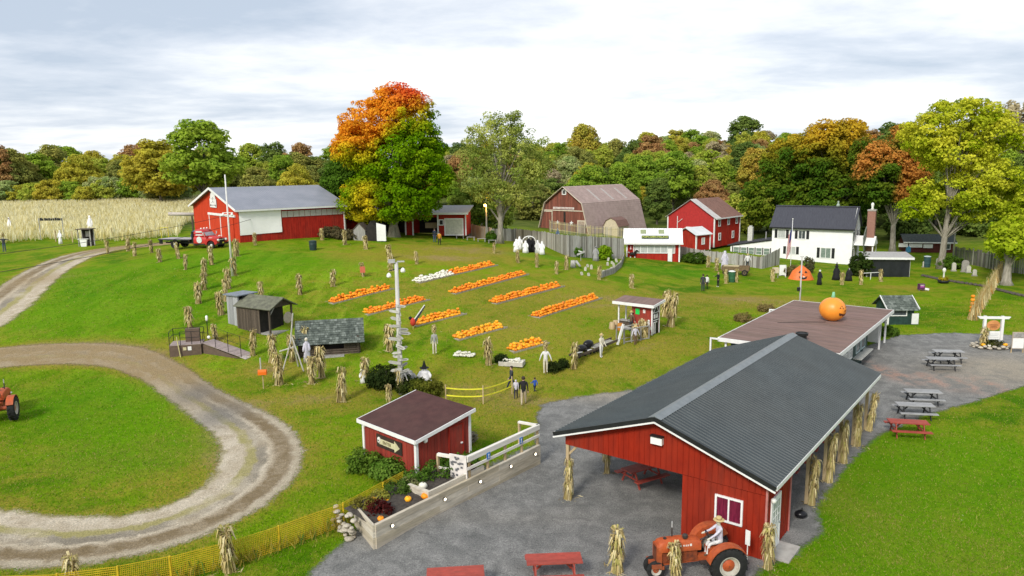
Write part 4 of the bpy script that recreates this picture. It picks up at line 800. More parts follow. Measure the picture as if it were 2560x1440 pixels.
    for y in (1.5, 5.1): MB().bx(L_+2.35, L_+2.5, y-.08, y+.08, 0, 2.9).build('porch_post', WHITE, t)
    MB().bx(L_+.0, L_+2.6, 1.2, 5.4, 0, .3).build('porch_floor', GREYWOOD, t)
farmhouse()

def hut(px, py, name, label, cat, rz, w_, d_, h_, wallm, roofm, rise=.7, ovh=.25, fasc=None, zoff=-.03):
    g = G(px, py); t = thing(name, label, cat, (g.x, g.y, g.z+zoff), rz); mb = MB(); siding(mb, 0, w_, 0, h_, 0, -1, .2, .012, .05); mb.build('front_wall', wallm, t)
    MB().bx(0, .05, .05, d_, 0, h_).bx(w_-.05, w_, .05, d_, 0, h_).bx(.05, w_-.05, d_-.05, d_, 0, h_).prism([(0, h_), (d_, h_), (d_/2, h_+rise)], 0, .05, 'yz').prism([(0, h_), (d_, h_), (d_/2, h_+rise)], w_-.05, w_, 'yz').build('side_wall', wallm, t)
    return t
def shingle_roof(parent, x0, x1, d_, h_, rise, ov, m, rows=7, cw=.32, seed=1, name='shingles'):
    "two slopes of separate overlapping shingles, joined per slope"
    rg = random.Random(seed)
    for s_ in (-1, 1):
        mb = MB(); top = Vector((0, d_/2, h_+rise+.05)); bot = Vector((0, d_/2+s_*(d_/2+ov), h_-.05-ov*rise/(d_/2)*.8)); dd = bot-top; nn = Vector((0, s_*rise, d_/2)).normalized()
        for r in range(rows):
            x = x0-rg.uniform(0, .15)
            while x < x1:
                w_ = cw*rg.uniform(.6, 1.3); k = rg.uniform(.0, .018); a = top+dd*(r/rows)+nn*.01; b = top+dd*((r+1.12)/rows*1+.0)+nn*(.035+k)
                xa, xb = max(x, x0), min(x+w_-.012, x1)
                if xb > xa: vs = [Vector((xa, 0, 0))+a, Vector((xb, 0, 0))+a, Vector((xb, 0, 0))+b, Vector((xa, 0, 0))+b]; mb.add([*vs, *(q-nn*.03 for q in vs)], [(0,1,2,3), (7,6,5,4), (0,4,5,1), (1,5,6,2), (2,6,7,3), (3,7,4,0)], rg.choice([0, 0, 0, 1]))
                x += w_
        o = mb.build(name, [m, mat('pale_'+m.name, tuple([.20, .225, .20]), (.12, .14, .12), .9, 4)], parent); o['kind'] = 'stuff'
    return o
def small_huts():
    # green shack by the gravel
    t = hut(2218, 812, 'green_shack', 'small dark green shack with mossy shingle roof beside the gravel', 'shack', R(-2), 2.15, 2.2, 1.55, GREENPAINT, None, .75)
    shingle_roof(t, -.25, 2.4, 2.2, 1.55, .75, .35, SHINGLE, 8, .25, 3)
    window(t, .85, 1.05, 1.25, .38, -.03, -1, GLASS, WHITE, .07, 0); MB().bx(1.95, 2.5, -.12, -.04, .1, 1.0).build('notice_board', WHITE, t); MB().bx(-.05, .08, -.08, -.02, 0, 1.5).build('corner_trim', WHITE, t)
    for x in (-.26, 2.42): MB().beam((x, 1.1, 2.35), (x, -.35, 1.42), .05, .1).build('rake_trim', WHITE, t)
    # black-sided lean-to
    g = G(2166, 692); t = thing('lean_to_stall', 'low lean-to stall with pale roof and black tarp sides by the farmhouse bush', 'stall', (g.x, g.y, g.z), R(-10)); W_ = 4.8
    MB().prism([(-.4, 2.35), (2.5, 2.75), (2.5, 2.83), (-.4, 2.43)], -.35, W_+.35, 'yz').build('roof', mat('pale_grey_sheet', (.42, .41, .40), (.34, .33, .32), .6), t); MB().bx(-.35, W_+.35, -.48, -.4, 2.2, 2.45).build('fascia', WHITE, t)
    for x, y in ((0, 0), (W_, 0), (0, 2.2), (W_, 2.2)): MB().bx(x-.06, x+.06, y-.06, y+.06, 0, 2.4).build('post', GREYWOOD, t)
    nx = 14; vs = [(W_*i/nx, -.04-.05*math.sin(i*1.9)*(1-j*.4), .05+2.2*j) for j in (0, 1) for i in range(nx+1)]; MB().add(vs, [(i, i+1, nx+2+i, nx+1+i) for i in range(nx)]).build('tarp', mat('black_tarp', (.016, .018, .026), (.010, .011, .016), .3, 2, spec=.6), t, True)
    MB().bx(0.1, W_-.1, 2.15, 2.2, 0, 2.5).build('rear_wall', DARKHOLE, t)
    # far red hut with white sign boards
    g = G(2262, 631); t = hut(2262, 631, 'far_red_hut', 'low dark red hut with white sign boards between the two pale trunks', 'hut', R(-14), 6.6, 3.4, 1.75, mat('dull_red_wall', (.13, .03, .024), (.08, .02, .016)), None, .95)
    gable_roof(t, -.4, 7.0, 2.1, 1.72, 2.75, mat('dark_green_roof', (.05, .062, .056), (.035, .044, .04), .8), 'roof', .5, .01, .05, 1.7); MB().bx(-.4, 7.0, -.5, -.44, 1.52, 1.7).build('fascia', WHITE, t)
    for a, b in ((-1.0, .3), (.45, 2.3), (2.45, 3.75)): MB().bx(a, b, -.25, -.2, .85-.03*a, 1.42-.03*a).build('sign_board', WHITE, t)
    window(t, 5.9, 1.0, .5, .7, -.03, -1, GLASS, WHITE, .1, 0)
    # red booth in the pumpkin field
    f = G(1629, 838); t = thing('hayride_booth', 'red open-sided booth with flat roof and black painted gable panel in the pumpkin field', 'booth', (f.x, f.y, f.z-.03), R(52)); LX, LY, H_ = 1.15, 2.9, 2.35
    # local x along the right painted wall, y along the open front
    MB().bx(0, LX, -.03, .03, .05, H_).bx(LX-.04, LX, .03, 1.75, .05, H_).build('side_wall', RED_SHED, t); MB().bx(.02, LX-.04, 1.7, 1.75, .05, H_).build('partition', RED_SHED, t); MB().bx(-.02, .03, .05, 1.7, .05, H_).build('front_wall', RED_SHED, t)
    MB().bx(.14, LX-.14, -.05, -.035, .05, 2.28).build('black_panel', BLACK, t)
    MB().bx(.12, .2, -.075, -.05, .1, 1.0).bx(.12, .75, -.075, -.05, .95, 1.02).bx(.4, .47, -.075, -.05, .1, .95).bx(.12, LX-.12, -.075, -.05, 1.12, 1.18).bx(.22, .45, -.075, -.05, 1.3, 1.62).bx(.6, .85, -.075, -.05, 1.3, 1.62).bx(.12, LX-.12, -.075, -.05, 1.72, 1.77).build('white_markings', WHITE, t)
    MB().beam((.15, -.062, 1.75), (.55, -.062, 2.25), .025, .06).beam((LX-.15, -.062, 1.75), (.6, -.062, 2.25), .025, .06).build('gable_markings', WHITE, t)
    for x, y in ((-.02, -.02), (LX, -.02), (0, LY), (LX, LY)): MB().bx(x-.05, x+.05, y-.05, y+.05, 0, H_+.02).build('post', WHITE, t)
    MB().prism([(-.35, H_), (LX+.35, H_+.22), (LX+.35, H_+.3), (-.35, H_+.08)], -.3, LY+.35, 'xz').build('roof', BROWNROOF, t)
    MB().bx(-.42, -.35, -.32, LY+.37, H_-.12, H_+.1).build('fascia', WHITE, t); MB().beam((-.4, -.34, H_-.0), (LX+.37, -.34, H_+.22), .05, .2).build('fascia', WHITE, t)
    for k in range(5): MB().bx(-.1+k*.13, .02+k*.13, 1.75, LY, .88, .92).build('counter_plank', GREYWOOD, t)
    MB().bx(0, .05, 1.78, LY-.05, .05, .85).build('counter_front', DARKWOOD, t)
    MB().bx(-.05, -.03, 1.05, 1.4, 1.55, 2.0).build('green_notice', mat('green_paper', (.02, .60, .10)), t); MB().bx(-.05, -.03, .55, .75, 1.7, 1.98).build('white_notice', mat('white_sign', ()), t)
    MB().sph((-.09, .25, .95), .13, (.5, 1, 1)).sph((-.09, .22, 1.15), .09, (.5, 1, 1)).tube([(-.08, .2, .85), (-.08, .05, .45)], .06, 6).tube([(-.08, .3, .85), (-.08, .4, .5)], .05, 6).build('white_cutout', WHITE, t, True)
    # barrels and pumpkins beside the counter
    for k, (x, y, m) in enumerate([(-.5, 3.2, LUMBER), (.3, 3.35, LUMBER), (-.45, 2.5, mat('pumpkin_skin_dark', (.5, .2, .03)))]): MB().lathe([(.2, 0), (.27, .3), (.2, .75), (.12, .76)], 12, (x, y, 0)).build('barrel', m, t, True)
small_huts()

def cabins():
    # wooden play fort: grey tower, brown open shed, log cabin
    f = G(684, 842); t = thing('board_playhouse', 'brown board playhouse with mossy gable roof and open porch', 'playhouse', (f.x-3.3, f.y+1.7, f.z+.1), R(-30))
    # local x along long wall to the right front
    L_, D, EZ, RZ = 3.6, 2.3, 2.05, 2.75
    boards(t, 0, L_-1.05, 0, lambda x: EZ, 0, -1, .16, DARKWOOD); MB().bx(0, .05, .02, D, 0, EZ).bx(0, L_-1.05, D-.05, D, 0, EZ).bx(L_-1.1, L_-1.05, .02, D, 0, EZ).build('inner_wall', DARKHOLE, t)
    MB().prism([(0, EZ), (D, EZ), (D/2, RZ)], L_-.06, L_, 'yz').build('gable_board', DARKWOOD, t)
    for y in (.06, D-.06): MB().bx(L_-.12, L_, y-.06, y+.06, 0, EZ).build('post', DARKWOOD, t)
    MB().bx(L_-1.05, L_+.1, 0, D, 0, .12).build('porch_floor', GREYWOOD, t)
    mr = mat('mossy_board_roof', (.17, .175, .12), (.10, .10, .075), .9, 3, (1, 1, 1), .4)
    for s_ in (-1, 1): MB().beam((-.1, D/2+s_*.66, (EZ+RZ)/2-.02), (L_+.35, D/2+s_*.66, (EZ+RZ)/2-.02), 1.62, .07, 0, (0, s_*.52, 1)).build('roof_slope', mr, t)
    MB().beam((L_-.05, .1, EZ-.5), (L_-.05, .55, EZ+.05), .07, .07).build('brace', GREYWOOD, t); MB().lathe([(.42, -.03), (.45, 0), (.42, .03)], 16, (L_+.05, D-.55, 1.1), 'x').build('round_sign', mat('pale_wood_disc', (.50, .42, .34)), t)
    # the tower behind
    s = thing('grey_lookout', 'grey board lookout box with sloping tin roof behind the brown playhouse', 'playhouse', Vector((f.x-3.3, f.y+1.7, f.z+.1))+Matrix.Rotation(R(-30), 3, 'Z')@Vector((-1.35, .25, 0)), R(-30)); mg = mat('silver_grey_boards', (.42, .425, .43), (.26, .265, .27), .8, 5, (5, 5, .3), .3, rnd=.2)
    boards(s, 0, 1.25, 0, lambda x: 2.75, 0, -1, .15, mg); MB().bx(0, .05, .02, 1.6, 0, 2.75).bx(0, 1.25, 1.55, 1.6, 0, 2.75).bx(1.2, 1.25, .02, 1.6, 0, 2.1).build('side_wall', mg, s); MB().bx(1.17, 1.27, .0, .1, 2.1, 2.75).bx(1.17, 1.27, 1.5, 1.6, 2.1, 2.75).build('post', mg, s)
    MB().bx(-.2, 1.5, -.2, 1.8, 2.72, 2.8).build('roof', mat('blue_grey_tin', (.22, .25, .29), (.16, .18, .21), .5), s)
    # log cabin
    f = G(752, 893); t = thing('log_cabin', 'little log cabin with mossy wooden shingle roof', 'cabin', (f.x, f.y, f.z-.05), R(12)); L_, D, EZ, RZ = 4.0, 2.6, 1.35, 2.35
    pl = MB().tube([(0, 0, 0), (1, 0, 0)], .09, 8).build('log', DARKWOOD, t); first = True
    for k in range(8):
        z = .1+k*.165
        for (a, b, y) in (((-.15, 1.35, 0), (3.0, L_+.15, 0)) if 3 <= k <= 6 else ((-.15, L_+.15, 0),)):
            o = pl if first else put(pl, 'log', t); first = False; o.location = (a, y, z); o.scale = (b-a, 1, 1)
        o = put(pl, 'log', t); o.location = (-.15, D, z); o.scale = (L_+.3, 1, 1)
        for x in (0, L_): o = put(pl, 'log', t); o.location = (x, -.15, z+.08); o.rotation_euler = (0, 0, R(90)); o.scale = (D+.3, 1, 1)
    MB().bx(1.35, 3.0, .4, .45, .1, 1.2).build('inner_dark', DARKHOLE, t); MB().bx(2.45, 2.95, -.16, -.12, .95, 1.25).build('name_board', mat('dark_board', (.07, .05, .04)), t)
    for k in range(3): MB().bx(2.5, 2.9, -.175, -.16, .99+k*.085, 1.03+k*.085).build('lettering_line', WHITE, t)
    for x in (0, L_): MB().prism([(0, EZ), (D, EZ), (D/2, RZ)], x-.05, x+.05, 'yz').build('gable', mat('dark_green_grey_boards', (.12, .15, .12), (.07, .09, .07)), t)
    shingle_roof(t, -.35, L_+.45, D, EZ, RZ-EZ, .5, SHINGLE, 11, .22, 7)
    MB().bx(1.3, 3.0, -.6, -.1, .0, .12).build('door_step', GREYWOOD, t)
    # beam of the log swing frame in front
cabins()

def ramp():
    f = G(425, 893); t = thing('boarding_ramp', 'brown wooden wagon boarding platform with black railings and ramp', 'platform', (f.x, f.y, f.z-.05), R(14)); W_, D, H_ = 2.1, 1.5, .85; brn = mat('brown_stained_wood', (.135, .095, .07), (.10, .07, .052), .8, 4, bump=.2); dk = mat('deck_board', (.36, .29, .27), (.28, .225, .21), .8, 5, rnd=.15)
    MB().bx(0, W_, 0, .06, 0, H_).bx(0, .06, .06, D, 0, H_).bx(W_-.06, W_, .06, D, 0, H_).bx(.06, W_-.06, D-.06, D, 0, H_).build('skirting', brn, t)
    pb = MB().bx(0, W_+.05, 0, .14, 0, .03).build('deck_plank', dk, t)
    for k in range(10): o = pb if k == 0 else put(pb, 'deck_plank', t); o.location = (0, k*.15, H_)
    # ramp runs to the right and down
    rl = 3.4; M = T(W_, .25, H_+.02, 0, math.atan2(H_-.05, rl), R(-34)); n = 18; rp = MB().bx(0, .18, 0, 1.2, 0, .035).build('ramp_plank', dk, t)
    for k in range(n): o = rp if k == 0 else put(rp, 'ramp_plank', t); o.matrix_local = M@Matrix.Translation((k*.19, 0, 0))
    e = MB().bx(0, .5, 0, 1.25, 0, .04).build('ramp_toe', mat('pale_plywood', (.52, .46, .42)), t); e.matrix_local = M@Matrix.Translation((n*.19, -.02, -.01))
    MB().prism([(0, -H_), (rl*.97, -H_), (0, -.02)], .0, .05, 'xz', 0, T(W_, .2, H_, 0, 0, R(-34))).build('ramp_side', brn, t)
    def rail(pts, h=.95):
        for p in pts: MB().tube([p, (p[0], p[1], p[2]+h)], .025, 6).build('rail_post', BLACK, t)
        for hh in (h, h*.55): MB().tube([(p[0], p[1], p[2]+hh) for p in pts], .022, 6).build('rail_bar', BLACK, t)
    rail([(.03, D, H_), (1.0, D, H_), (W_, D+.05, H_)]); rail([(.75, .03, H_), (1.5, .03, H_), (W_, .03, H_)]); rail([(.03, .03, H_), (.03, D, H_)])
    for y in (.05, 1.3):
        pts = [tuple(T(W_, .25, 0, 0, 0, R(-34))@Vector((.1+k*rl/3.1, y, H_-.02-k*(H_-.1)/3.1))) for k in range(4)]
        for p in pts: MB().tube([p, (p[0], p[1], p[2]+.9)], .022, 6).build('rail_post', BLACK, t)
        MB().tube([(p[0], p[1], p[2]+.88) for p in pts], .014, 6).build('rail_bar', BLACK, t)
    MB().bx(.9, 1.12, -.03, -.01, .48, .7).build('yellow_notice', mat('tan_notice', (.55, .5, .3)), t); MB().bx(1.22, 1.46, -.03, -.01, .46, .74).build('white_notice', WHITE, t)
    MB().beam((.72, -.15, 0), (.55, -.1, 1.5), .07, .05).build('marker_stake', mat('yellowish_stake', (.60, .55, .25)), t)
    b = MB().bx(.95, 1.9, .9, 1.35, H_+.03, H_+.95).build('bench_back', brn, t)
    MB().sph((2.5, 1.0, H_+.25), .12).build('lamp_globe', LAMPW, t, True); MB().tube([(2.4, 1.35, H_), (2.4, 1.35, H_+1.4)], .03, 6).build('lamp_pole', BLACK, t); MB().lathe([(.06, 0), (.09, .1), (.09, .35), (.04, .4)], 8, (2.4, 1.35, H_+1.4)).build('lamp_head', LAMPW, t, True)
ramp()
# ------------------------------------------------------------ trees
BARK = mat('bark', (.20, .175, .14), (.09, .08, .065), .9, 6, (1, 1, .25), .8, 14)
BARK_PALE = mat('bark_pale', (.36, .33, .27), (.19, .17, .135), .9, 5, (1, 1, .25), .8, 12)
def leaves(name, P, Nn, size, col, m, parent=None, rng=None):
    "one crown: a kite-shaped leaf (or spray of leaves) at every point"
    rng = rng or np.random.default_rng(1); n = len(P)
    Nn = Nn+rng.normal(0, .55, (n, 3)); Nn /= np.linalg.norm(Nn, axis=1)[:, None]+1e-9
    t = rng.normal(0, 1, (n, 3)); t -= Nn*(t*Nn).sum(1)[:, None]; t /= np.linalg.norm(t, axis=1)[:, None]+1e-9; bb = np.cross(Nn, t)
    s = (size*rng.uniform(.6, 1.35, n))[:, None]
    V = np.empty((n, 4, 3)); fold = Nn*s*.28
    V[:, 0] = P-t*s*.55; V[:, 1] = P+bb*s*.42+fold; V[:, 2] = P+t*s*.55; V[:, 3] = P-bb*s*.42+fold
    me = bpy.data.meshes.new(name); me.vertices.add(4*n); me.vertices.foreach_set('co', V.ravel())
    me.loops.add(4*n); me.loops.foreach_set('vertex_index', np.arange(4*n)); me.polygons.add(n)
    me.polygons.foreach_set('loop_start', np.arange(n)*4); me.polygons.foreach_set('loop_total', np.full(n, 4))
    ca = me.attributes.new('leaf', 'FLOAT_COLOR', 'POINT'); cc = np.ones((n, 4, 4), np.float32); cc[:, :, :3] = col[:, None]; ca.data.foreach_set('color', cc.ravel())
    me.update(calc_edges=True); me.materials.append(m)
    o = bpy.data.objects.new(name, me); C.objects.link(o)
    if parent: o.parent = parent
    return o
def clumps(rng, lobes, n_cl, per, cr, inner=.5, flat=.62):
    "leaf positions gathered in clumps that lie near the skin of the lobes"
    lob = np.array(lobes, float); vol = lob[:, 3]*lob[:, 4]+lob[:, 4]*lob[:, 5]+lob[:, 3]*lob[:, 5]; pick = rng.choice(len(lob), n_cl, p=vol/vol.sum()); L_ = lob[pick]
    d = rng.normal(0, 1, (n_cl, 3)); d /= np.linalg.norm(d, axis=1)[:, None]; r = rng.uniform(inner, 1., n_cl)**.6
    c = L_[:, :3]+d*L_[:, 3:]*r[:, None]
    # drop clumps deep inside another lobe
    k = np.array([min((((p-l[:3])/l[3:])**2).sum() for l in lob) for p in c]); keep = k > .16; c, d = c[keep], d[keep]
    rad = cr*rng.uniform(.6, 1.35, len(c)); npl = np.maximum((per*(rad/cr)**2).astype(int), 6)
    ci = np.repeat(np.arange(len(c)), npl); q = rng.normal(0, 1, (len(ci), 3)); q /= np.linalg.norm(q, axis=1)[:, None]; rr = rng.uniform(.25, 1, len(ci))**.5
    off = q*rr[:, None]*rad[ci][:, None]; off[:, 2] *= flat
    off[:, 2] -= .18*rad[ci]*(rr**2)
    P = c[ci]+off; Nn = q*.6+d[ci]*.5+np.array([0, 0, .65])
    return P, Nn, ci, c
def limb_mesh(rng, h, r0, cc, forks, lean=(0, 0), n_limb=26, z0=.32):
    mb = MB(); top = Vector((lean[0], lean[1], h*.72)); pts = []; rad = []
    for i in range(9):
        t = i/8; pts.append(Vector((lean[0]*t+.03*h*math.sin(3*t+r0*9)*t, lean[1]*t, h*.72*t-.15))); rad.append(r0*((1-t)**.8*.85+.12)*(1+.7*max(0, .1-t)*8))
    mb.tube(pts, rad, 9, 0)
    sel = rng.choice(len(cc), min(n_limb, len(cc)), replace=False)
    for k in sel:
        e = Vector(cc[k]); t = min(max((e.z/h-z0*.6)*.9, z0*.75), .92)*1.0; i = min(int(t*8), 7); s = pts[i].lerp(pts[i+1], t*8-i) if t < .99 else pts[8]
        m1 = s.lerp(e, .45)+Vector((0, 0, .12*(e-s).length)); m2 = s.lerp(e, .75)+Vector((0, 0, .1*(e-s).length))
        rr = rad[i]*.42; mb.tube([s, m1, m2, e], [rr, rr*.6, rr*.35, rr*.1], 5, 0, False)
    return mb
def col_noise(P, rng, sc, k=6):
    "cheap smooth noise in 3D, about -1..1"
    o = np.zeros(len(P))
    for _ in range(k):
        a = rng.normal(0, 1, 3)*sc; o += np.sin(P@a+rng.uniform(0, 6.28))
    return o/k*1.6
def lerp3(a, b, t): t = np.clip(t, 0, 1)[:, None]; return np.array(a)*(1-t)+np.array(b)*t
def big_tree(name, label, cat, base, h, r0, lobes, n_cl, per, cr, leaf, colf, seed, bark=None, n_limb=30, z0=.3, lean=(0, 0), inner=.5):
    rng = np.random.default_rng(seed); t = thing(name, label, cat, base)
    P, Nn, ci, cc = clumps(rng, lobes, n_cl, per, cr, inner)
    limb_mesh(rng, h, r0, cc, 0, lean, n_limb, z0).build('trunk', bark or BARK, t, True)
    cl = rng.normal(0, 1, len(cc))
    col = colf(P, cl[ci], rng)*(1+rng.normal(0, .10, len(P)))[:, None]
    leaves('crown', P, Nn, leaf, np.clip(col*1.9, .002, .85), leafmat('leaf_tissue'), t, rng)
    return t
def at_px(px, py, dz=0): g = G(px, py); return (g.x, g.y, g.z+dz)
GRN, DGRN, YGRN, YEL, ORA, RED, RUST = (.092,.185,.003), (.038,.078,.007), (.165,.215,.006), (.40,.32,.012), (.52,.20,.014), (.47,.085,.022), (.28,.12,.03)

def maple_col(P, cl, rng):
    n = col_noise(P, rng, .42); z = P[:, 2]; x = P[:, 0]
    # turns from the top and the left : red crown, orange shoulder, green heart, yellow skirt
    s = (z-12.5-.62*np.maximum(x, -2.2)-.25*np.minimum(x, 0))/3.0+n*.45+cl*.13
    c = lerp3(GRN, YGRN, (cl*.3+n*.5+.35)); c = c*np.clip(.95+.1*cl, .6, 1.4)[:, None]
    c = c*(1-np.clip(s*1.2+.55, 0, 1)[:, None])+np.array(YEL)*np.clip(s*1.2+.55, 0, 1)[:, None]*.95
    c2 = lerp3(ORA, RED, ((x-.3)*.30+(z-17.)*.3+n*.4)); k = np.clip(s*1.6-.35, 0, 1)[:, None]; c = c*(1-k)+c2*k
    lo = np.clip((7.6-z)/1.2, 0, 1)*np.clip((-x-.4)/1.5, 0, 1)*np.clip(.95+n*1.2+cl*.2, 0, 1); c = c*(1-lo[:, None])+lerp3(YGRN, YEL, n+.7+cl*.2)*lo[:, None]
    sp = np.clip((n-.62)*5+cl*.3, 0, 1)*np.clip((7-z)/2, 0, 1); c = c*(1-sp[:, None])+np.array(ORA)*sp[:, None]
    return c
mb0 = at_px(985, 592)
MAPLE_S = depth(mb0)/FPX
big_tree('maple_tree', 'great sugar maple with red and orange crown top and green flank on the knoll', 'tree', mb0, 19.3, .62,
 [(0.3,0,4.9,5.9,5.4,3.0),(-2.6,-.4,5.0,4.3,4.2,2.9),(3.6,-.5,7.4,3.9,4.2,3.6),(1.4,-1.0,10.2,5.6,4.8,4.2),(-3.9,0,11.8,3.2,3.8,2.9),(-1.9,.2,14.6,4.5,4.2,2.9),(1.9,.2,15.2,3.9,3.9,3.3),(.9,.3,17.2,3.2,3.2,2.0),(3.3,.4,11.9,3.5,3.8,3.2),(-.4,.8,8,4.6,4,4.2)],
 1300, 84, .85, .27, maple_col, 4, BARK_PALE, 40, .16)
def dark_col(P, cl, rng): n = col_noise(P, rng, .5); return lerp3(DGRN, (.06,.12,.012), cl*.3+n*.4+.4)
g = at_px(905, 588); big_tree('ash_tree', 'dark green tree half hidden behind the left side of the great maple', 'tree', (g[0]-1.2, g[1]+6, g[2]), 14.5, .4,
 [(-1.4,0,6.2,3.8,3.6,4.2),(-.4,0,10.2,3.0,3,3.6),(-2.4,0,3.6,3.0,3,2.2)], 360, 70, .85, .31, dark_col, 5)
def willow_col(P, cl, rng): n = col_noise(P, rng, .5); c = lerp3((.15,.20,.035), (.34,.35,.09), cl*.3+n*.5+.45); return lerp3((0,0,0),(0,0,0),n)+c*(.9+.12*n)[:, None]
big_tree('cottonwood_tree', 'tall pale green tree with thin airy crown beside the lit lamp pole', 'tree', at_px(1250, 608), 17.2, .4,
 [(0,0,14.2,3.2,3,2.6),(-2.9,0,12.3,2.2,2.4,3.0),(3.2,0,12.0,3.4,2.6,2.6),(1.0,0,9.6,4.2,3.2,3.0),(-2.6,0,8.0,2.6,2.6,2.4),(4.8,0,9.6,1.8,2,2.2),(-.5,0,6.6,3.2,3,1.9),(2.6,.6,6.4,3.0,2.6,1.7),(1.7,0,15.2,1.7,1.7,1.6),(-3.6,0,9.8,1.6,1.8,1.8)],
 560, 52, .74, .21, willow_col, 9, BARK_PALE, 46, .2, (.9, 0), .25)
g = at_px(1250, 600)
big_tree('bushy_tree', 'low bushy green tree filling the gap behind the pale cottonwood', 'tree', (g[0]-2.5, g[1]+12, g[2]-1.5), 10, .3, [(-2.6,0,4.4,3.2,3,3.8),(1,0,4.6,3.2,3,4.2)], 240, 42, .9, .36, lambda P, cl, rng: lerp3((.07,.115,.014), (.155,.185,.03), cl*.3+col_noise(P, rng, .5)*.4+.4), 12)
def rmaple_col(P, cl, rng):
    n = col_noise(P, rng, .42); c = lerp3(YGRN, (.37,.36,.03), cl*.25+n*.5+.42); k = np.clip(.5-(P[:, 2]-8)/9+n*.5-.25, 0, 1)*.5
    return c*(1-k[:, None])+np.array(GRN)*k[:, None]*1.3
big_tree('yellow_maple_tree', 'tall maple with bright yellow-green crown over the fake graveyard', 'tree', at_px(2352, 672), 22, .45,
 [(1.0,0,18.6,4.8,4.4,3.1),(-2.9,0,17.2,3.0,3.2,2.8),(4.6,0,16.8,3.6,3.8,3.2),(.4,0,15.0,4.6,4.4,2.5),(4.2,-.5,12.0,4.0,3.8,2.1),(-.2,-1,10.2,4.2,3.8,2.1),(-3.6,0,8.0,2.0,2.0,1.5),(7.0,-.5,9.0,3.6,3.4,2.4),(3.2,-1,8.2,3.4,3,1.8)],
 640, 70, .92, .31, rmaple_col, 21, BARK_PALE, 40, .34, (1.2, 0))
g = at_px(2555, 690); big_tree('leaning_maple_tree', 'yellow-green maple leaning into the right edge of the view above the corn row', 'tree', (g[0]+2, g[1]+1, g[2]), 11, .45,
 [(-1.5,-.5,5.6,3.4,3.2,2.4),(1.2,0,8,4,3.4,3.2),(-2.9,-.8,3.9,2.6,2.4,1.5),(3,0,5,3,3,2.4)], 380, 80, .85, .3, rmaple_col, 22, BARK_PALE, 24, .3)
g = at_px(2515, 712); big_tree('split_trunk_tree', 'thick split grey trunk at the right edge below yellow leaves', 'tree', (g[0], g[1], g[2]), 7.0, .55,
 [(.5,0,5.2,2.6,2.4,1.5),(2.2,0,6,2.4,2.4,1.6)], 90, 55, .9, .4, rmaple_col, 23, BARK_PALE, 14, .4)
def grove_col(P, cl, rng): n = col_noise(P, rng, .4); c = lerp3((.042,.09,.008), (.105,.135,.012), cl*.3+n*.4+.4); k = np.clip((P[:, 2]-11)/5+n*.6-.3, 0, 1)*.75; return c*(1-k[:, None])+np.array((.42,.26,.02))*k[:, None]
def grove2_col(P, cl, rng): n = col_noise(P, rng, .55); c = lerp3((.045,.09,.008), (.10,.13,.012), cl*.3+n*.4+.4); k = np.clip(n*2.4-.3+cl*.3, 0, 1)*np.clip((P[:, 2]-5)/3, 0, 1); return c*(1-k[:, None])+np.array((.34,.16,.035))*k[:, None]
g = at_px(2050, 640); big_tree('dark_maple_tree', 'broad dark green maple rising behind the white farmhouse', 'tree', (g[0]+4, g[1]+16, g[2]), 17.5, .5,
 [(-5,0,7,4.8,4.5,4.2),(0,0,8.6,5.2,5,4.4),(-2,0,12.5,5.4,5,3.6),(3.4,0,12.8,4.2,4.4,3.8),(5,0,7,4.4,4.4,4)], 600, 76, 1.0, .36, grove_col, 31).scale = (1.12, 1.12, 1.16)
g = at_px(2248, 640); big_tree('patchy_maple_tree', 'green maple with rust-orange patches and grey trunk right of the brick chimney', 'tree', (g[0], g[1]+2, g[2]), 19, .45,
 [(-2.4,0,12.6,4.0,4,3.6),(.8,0,16.6,2.6,2.8,2.6),(-4.4,0,15,2.6,3,2.6),(1.6,0,12,3.2,3,3),(-1.4,0,9.6,4.2,3.4,1.9)], 470, 76, .92, .33, grove2_col, 32, BARK_PALE, 26, .42)
big_tree('golden_top_tree', 'dark tree with golden top between farmhouse roof and patchy maple', 'tree', (g[0]-5, g[1]+14, g[2]), 19.5, .45,
 [(-1,0,14,5,4.4,4.4),(1,0,8,5.5,5,4.8),(2.5,0,16,2.6,3,2.8)], 460, 74, 1.0, .36, grove_col, 33).scale = (1.1, 1.1, 1.12)
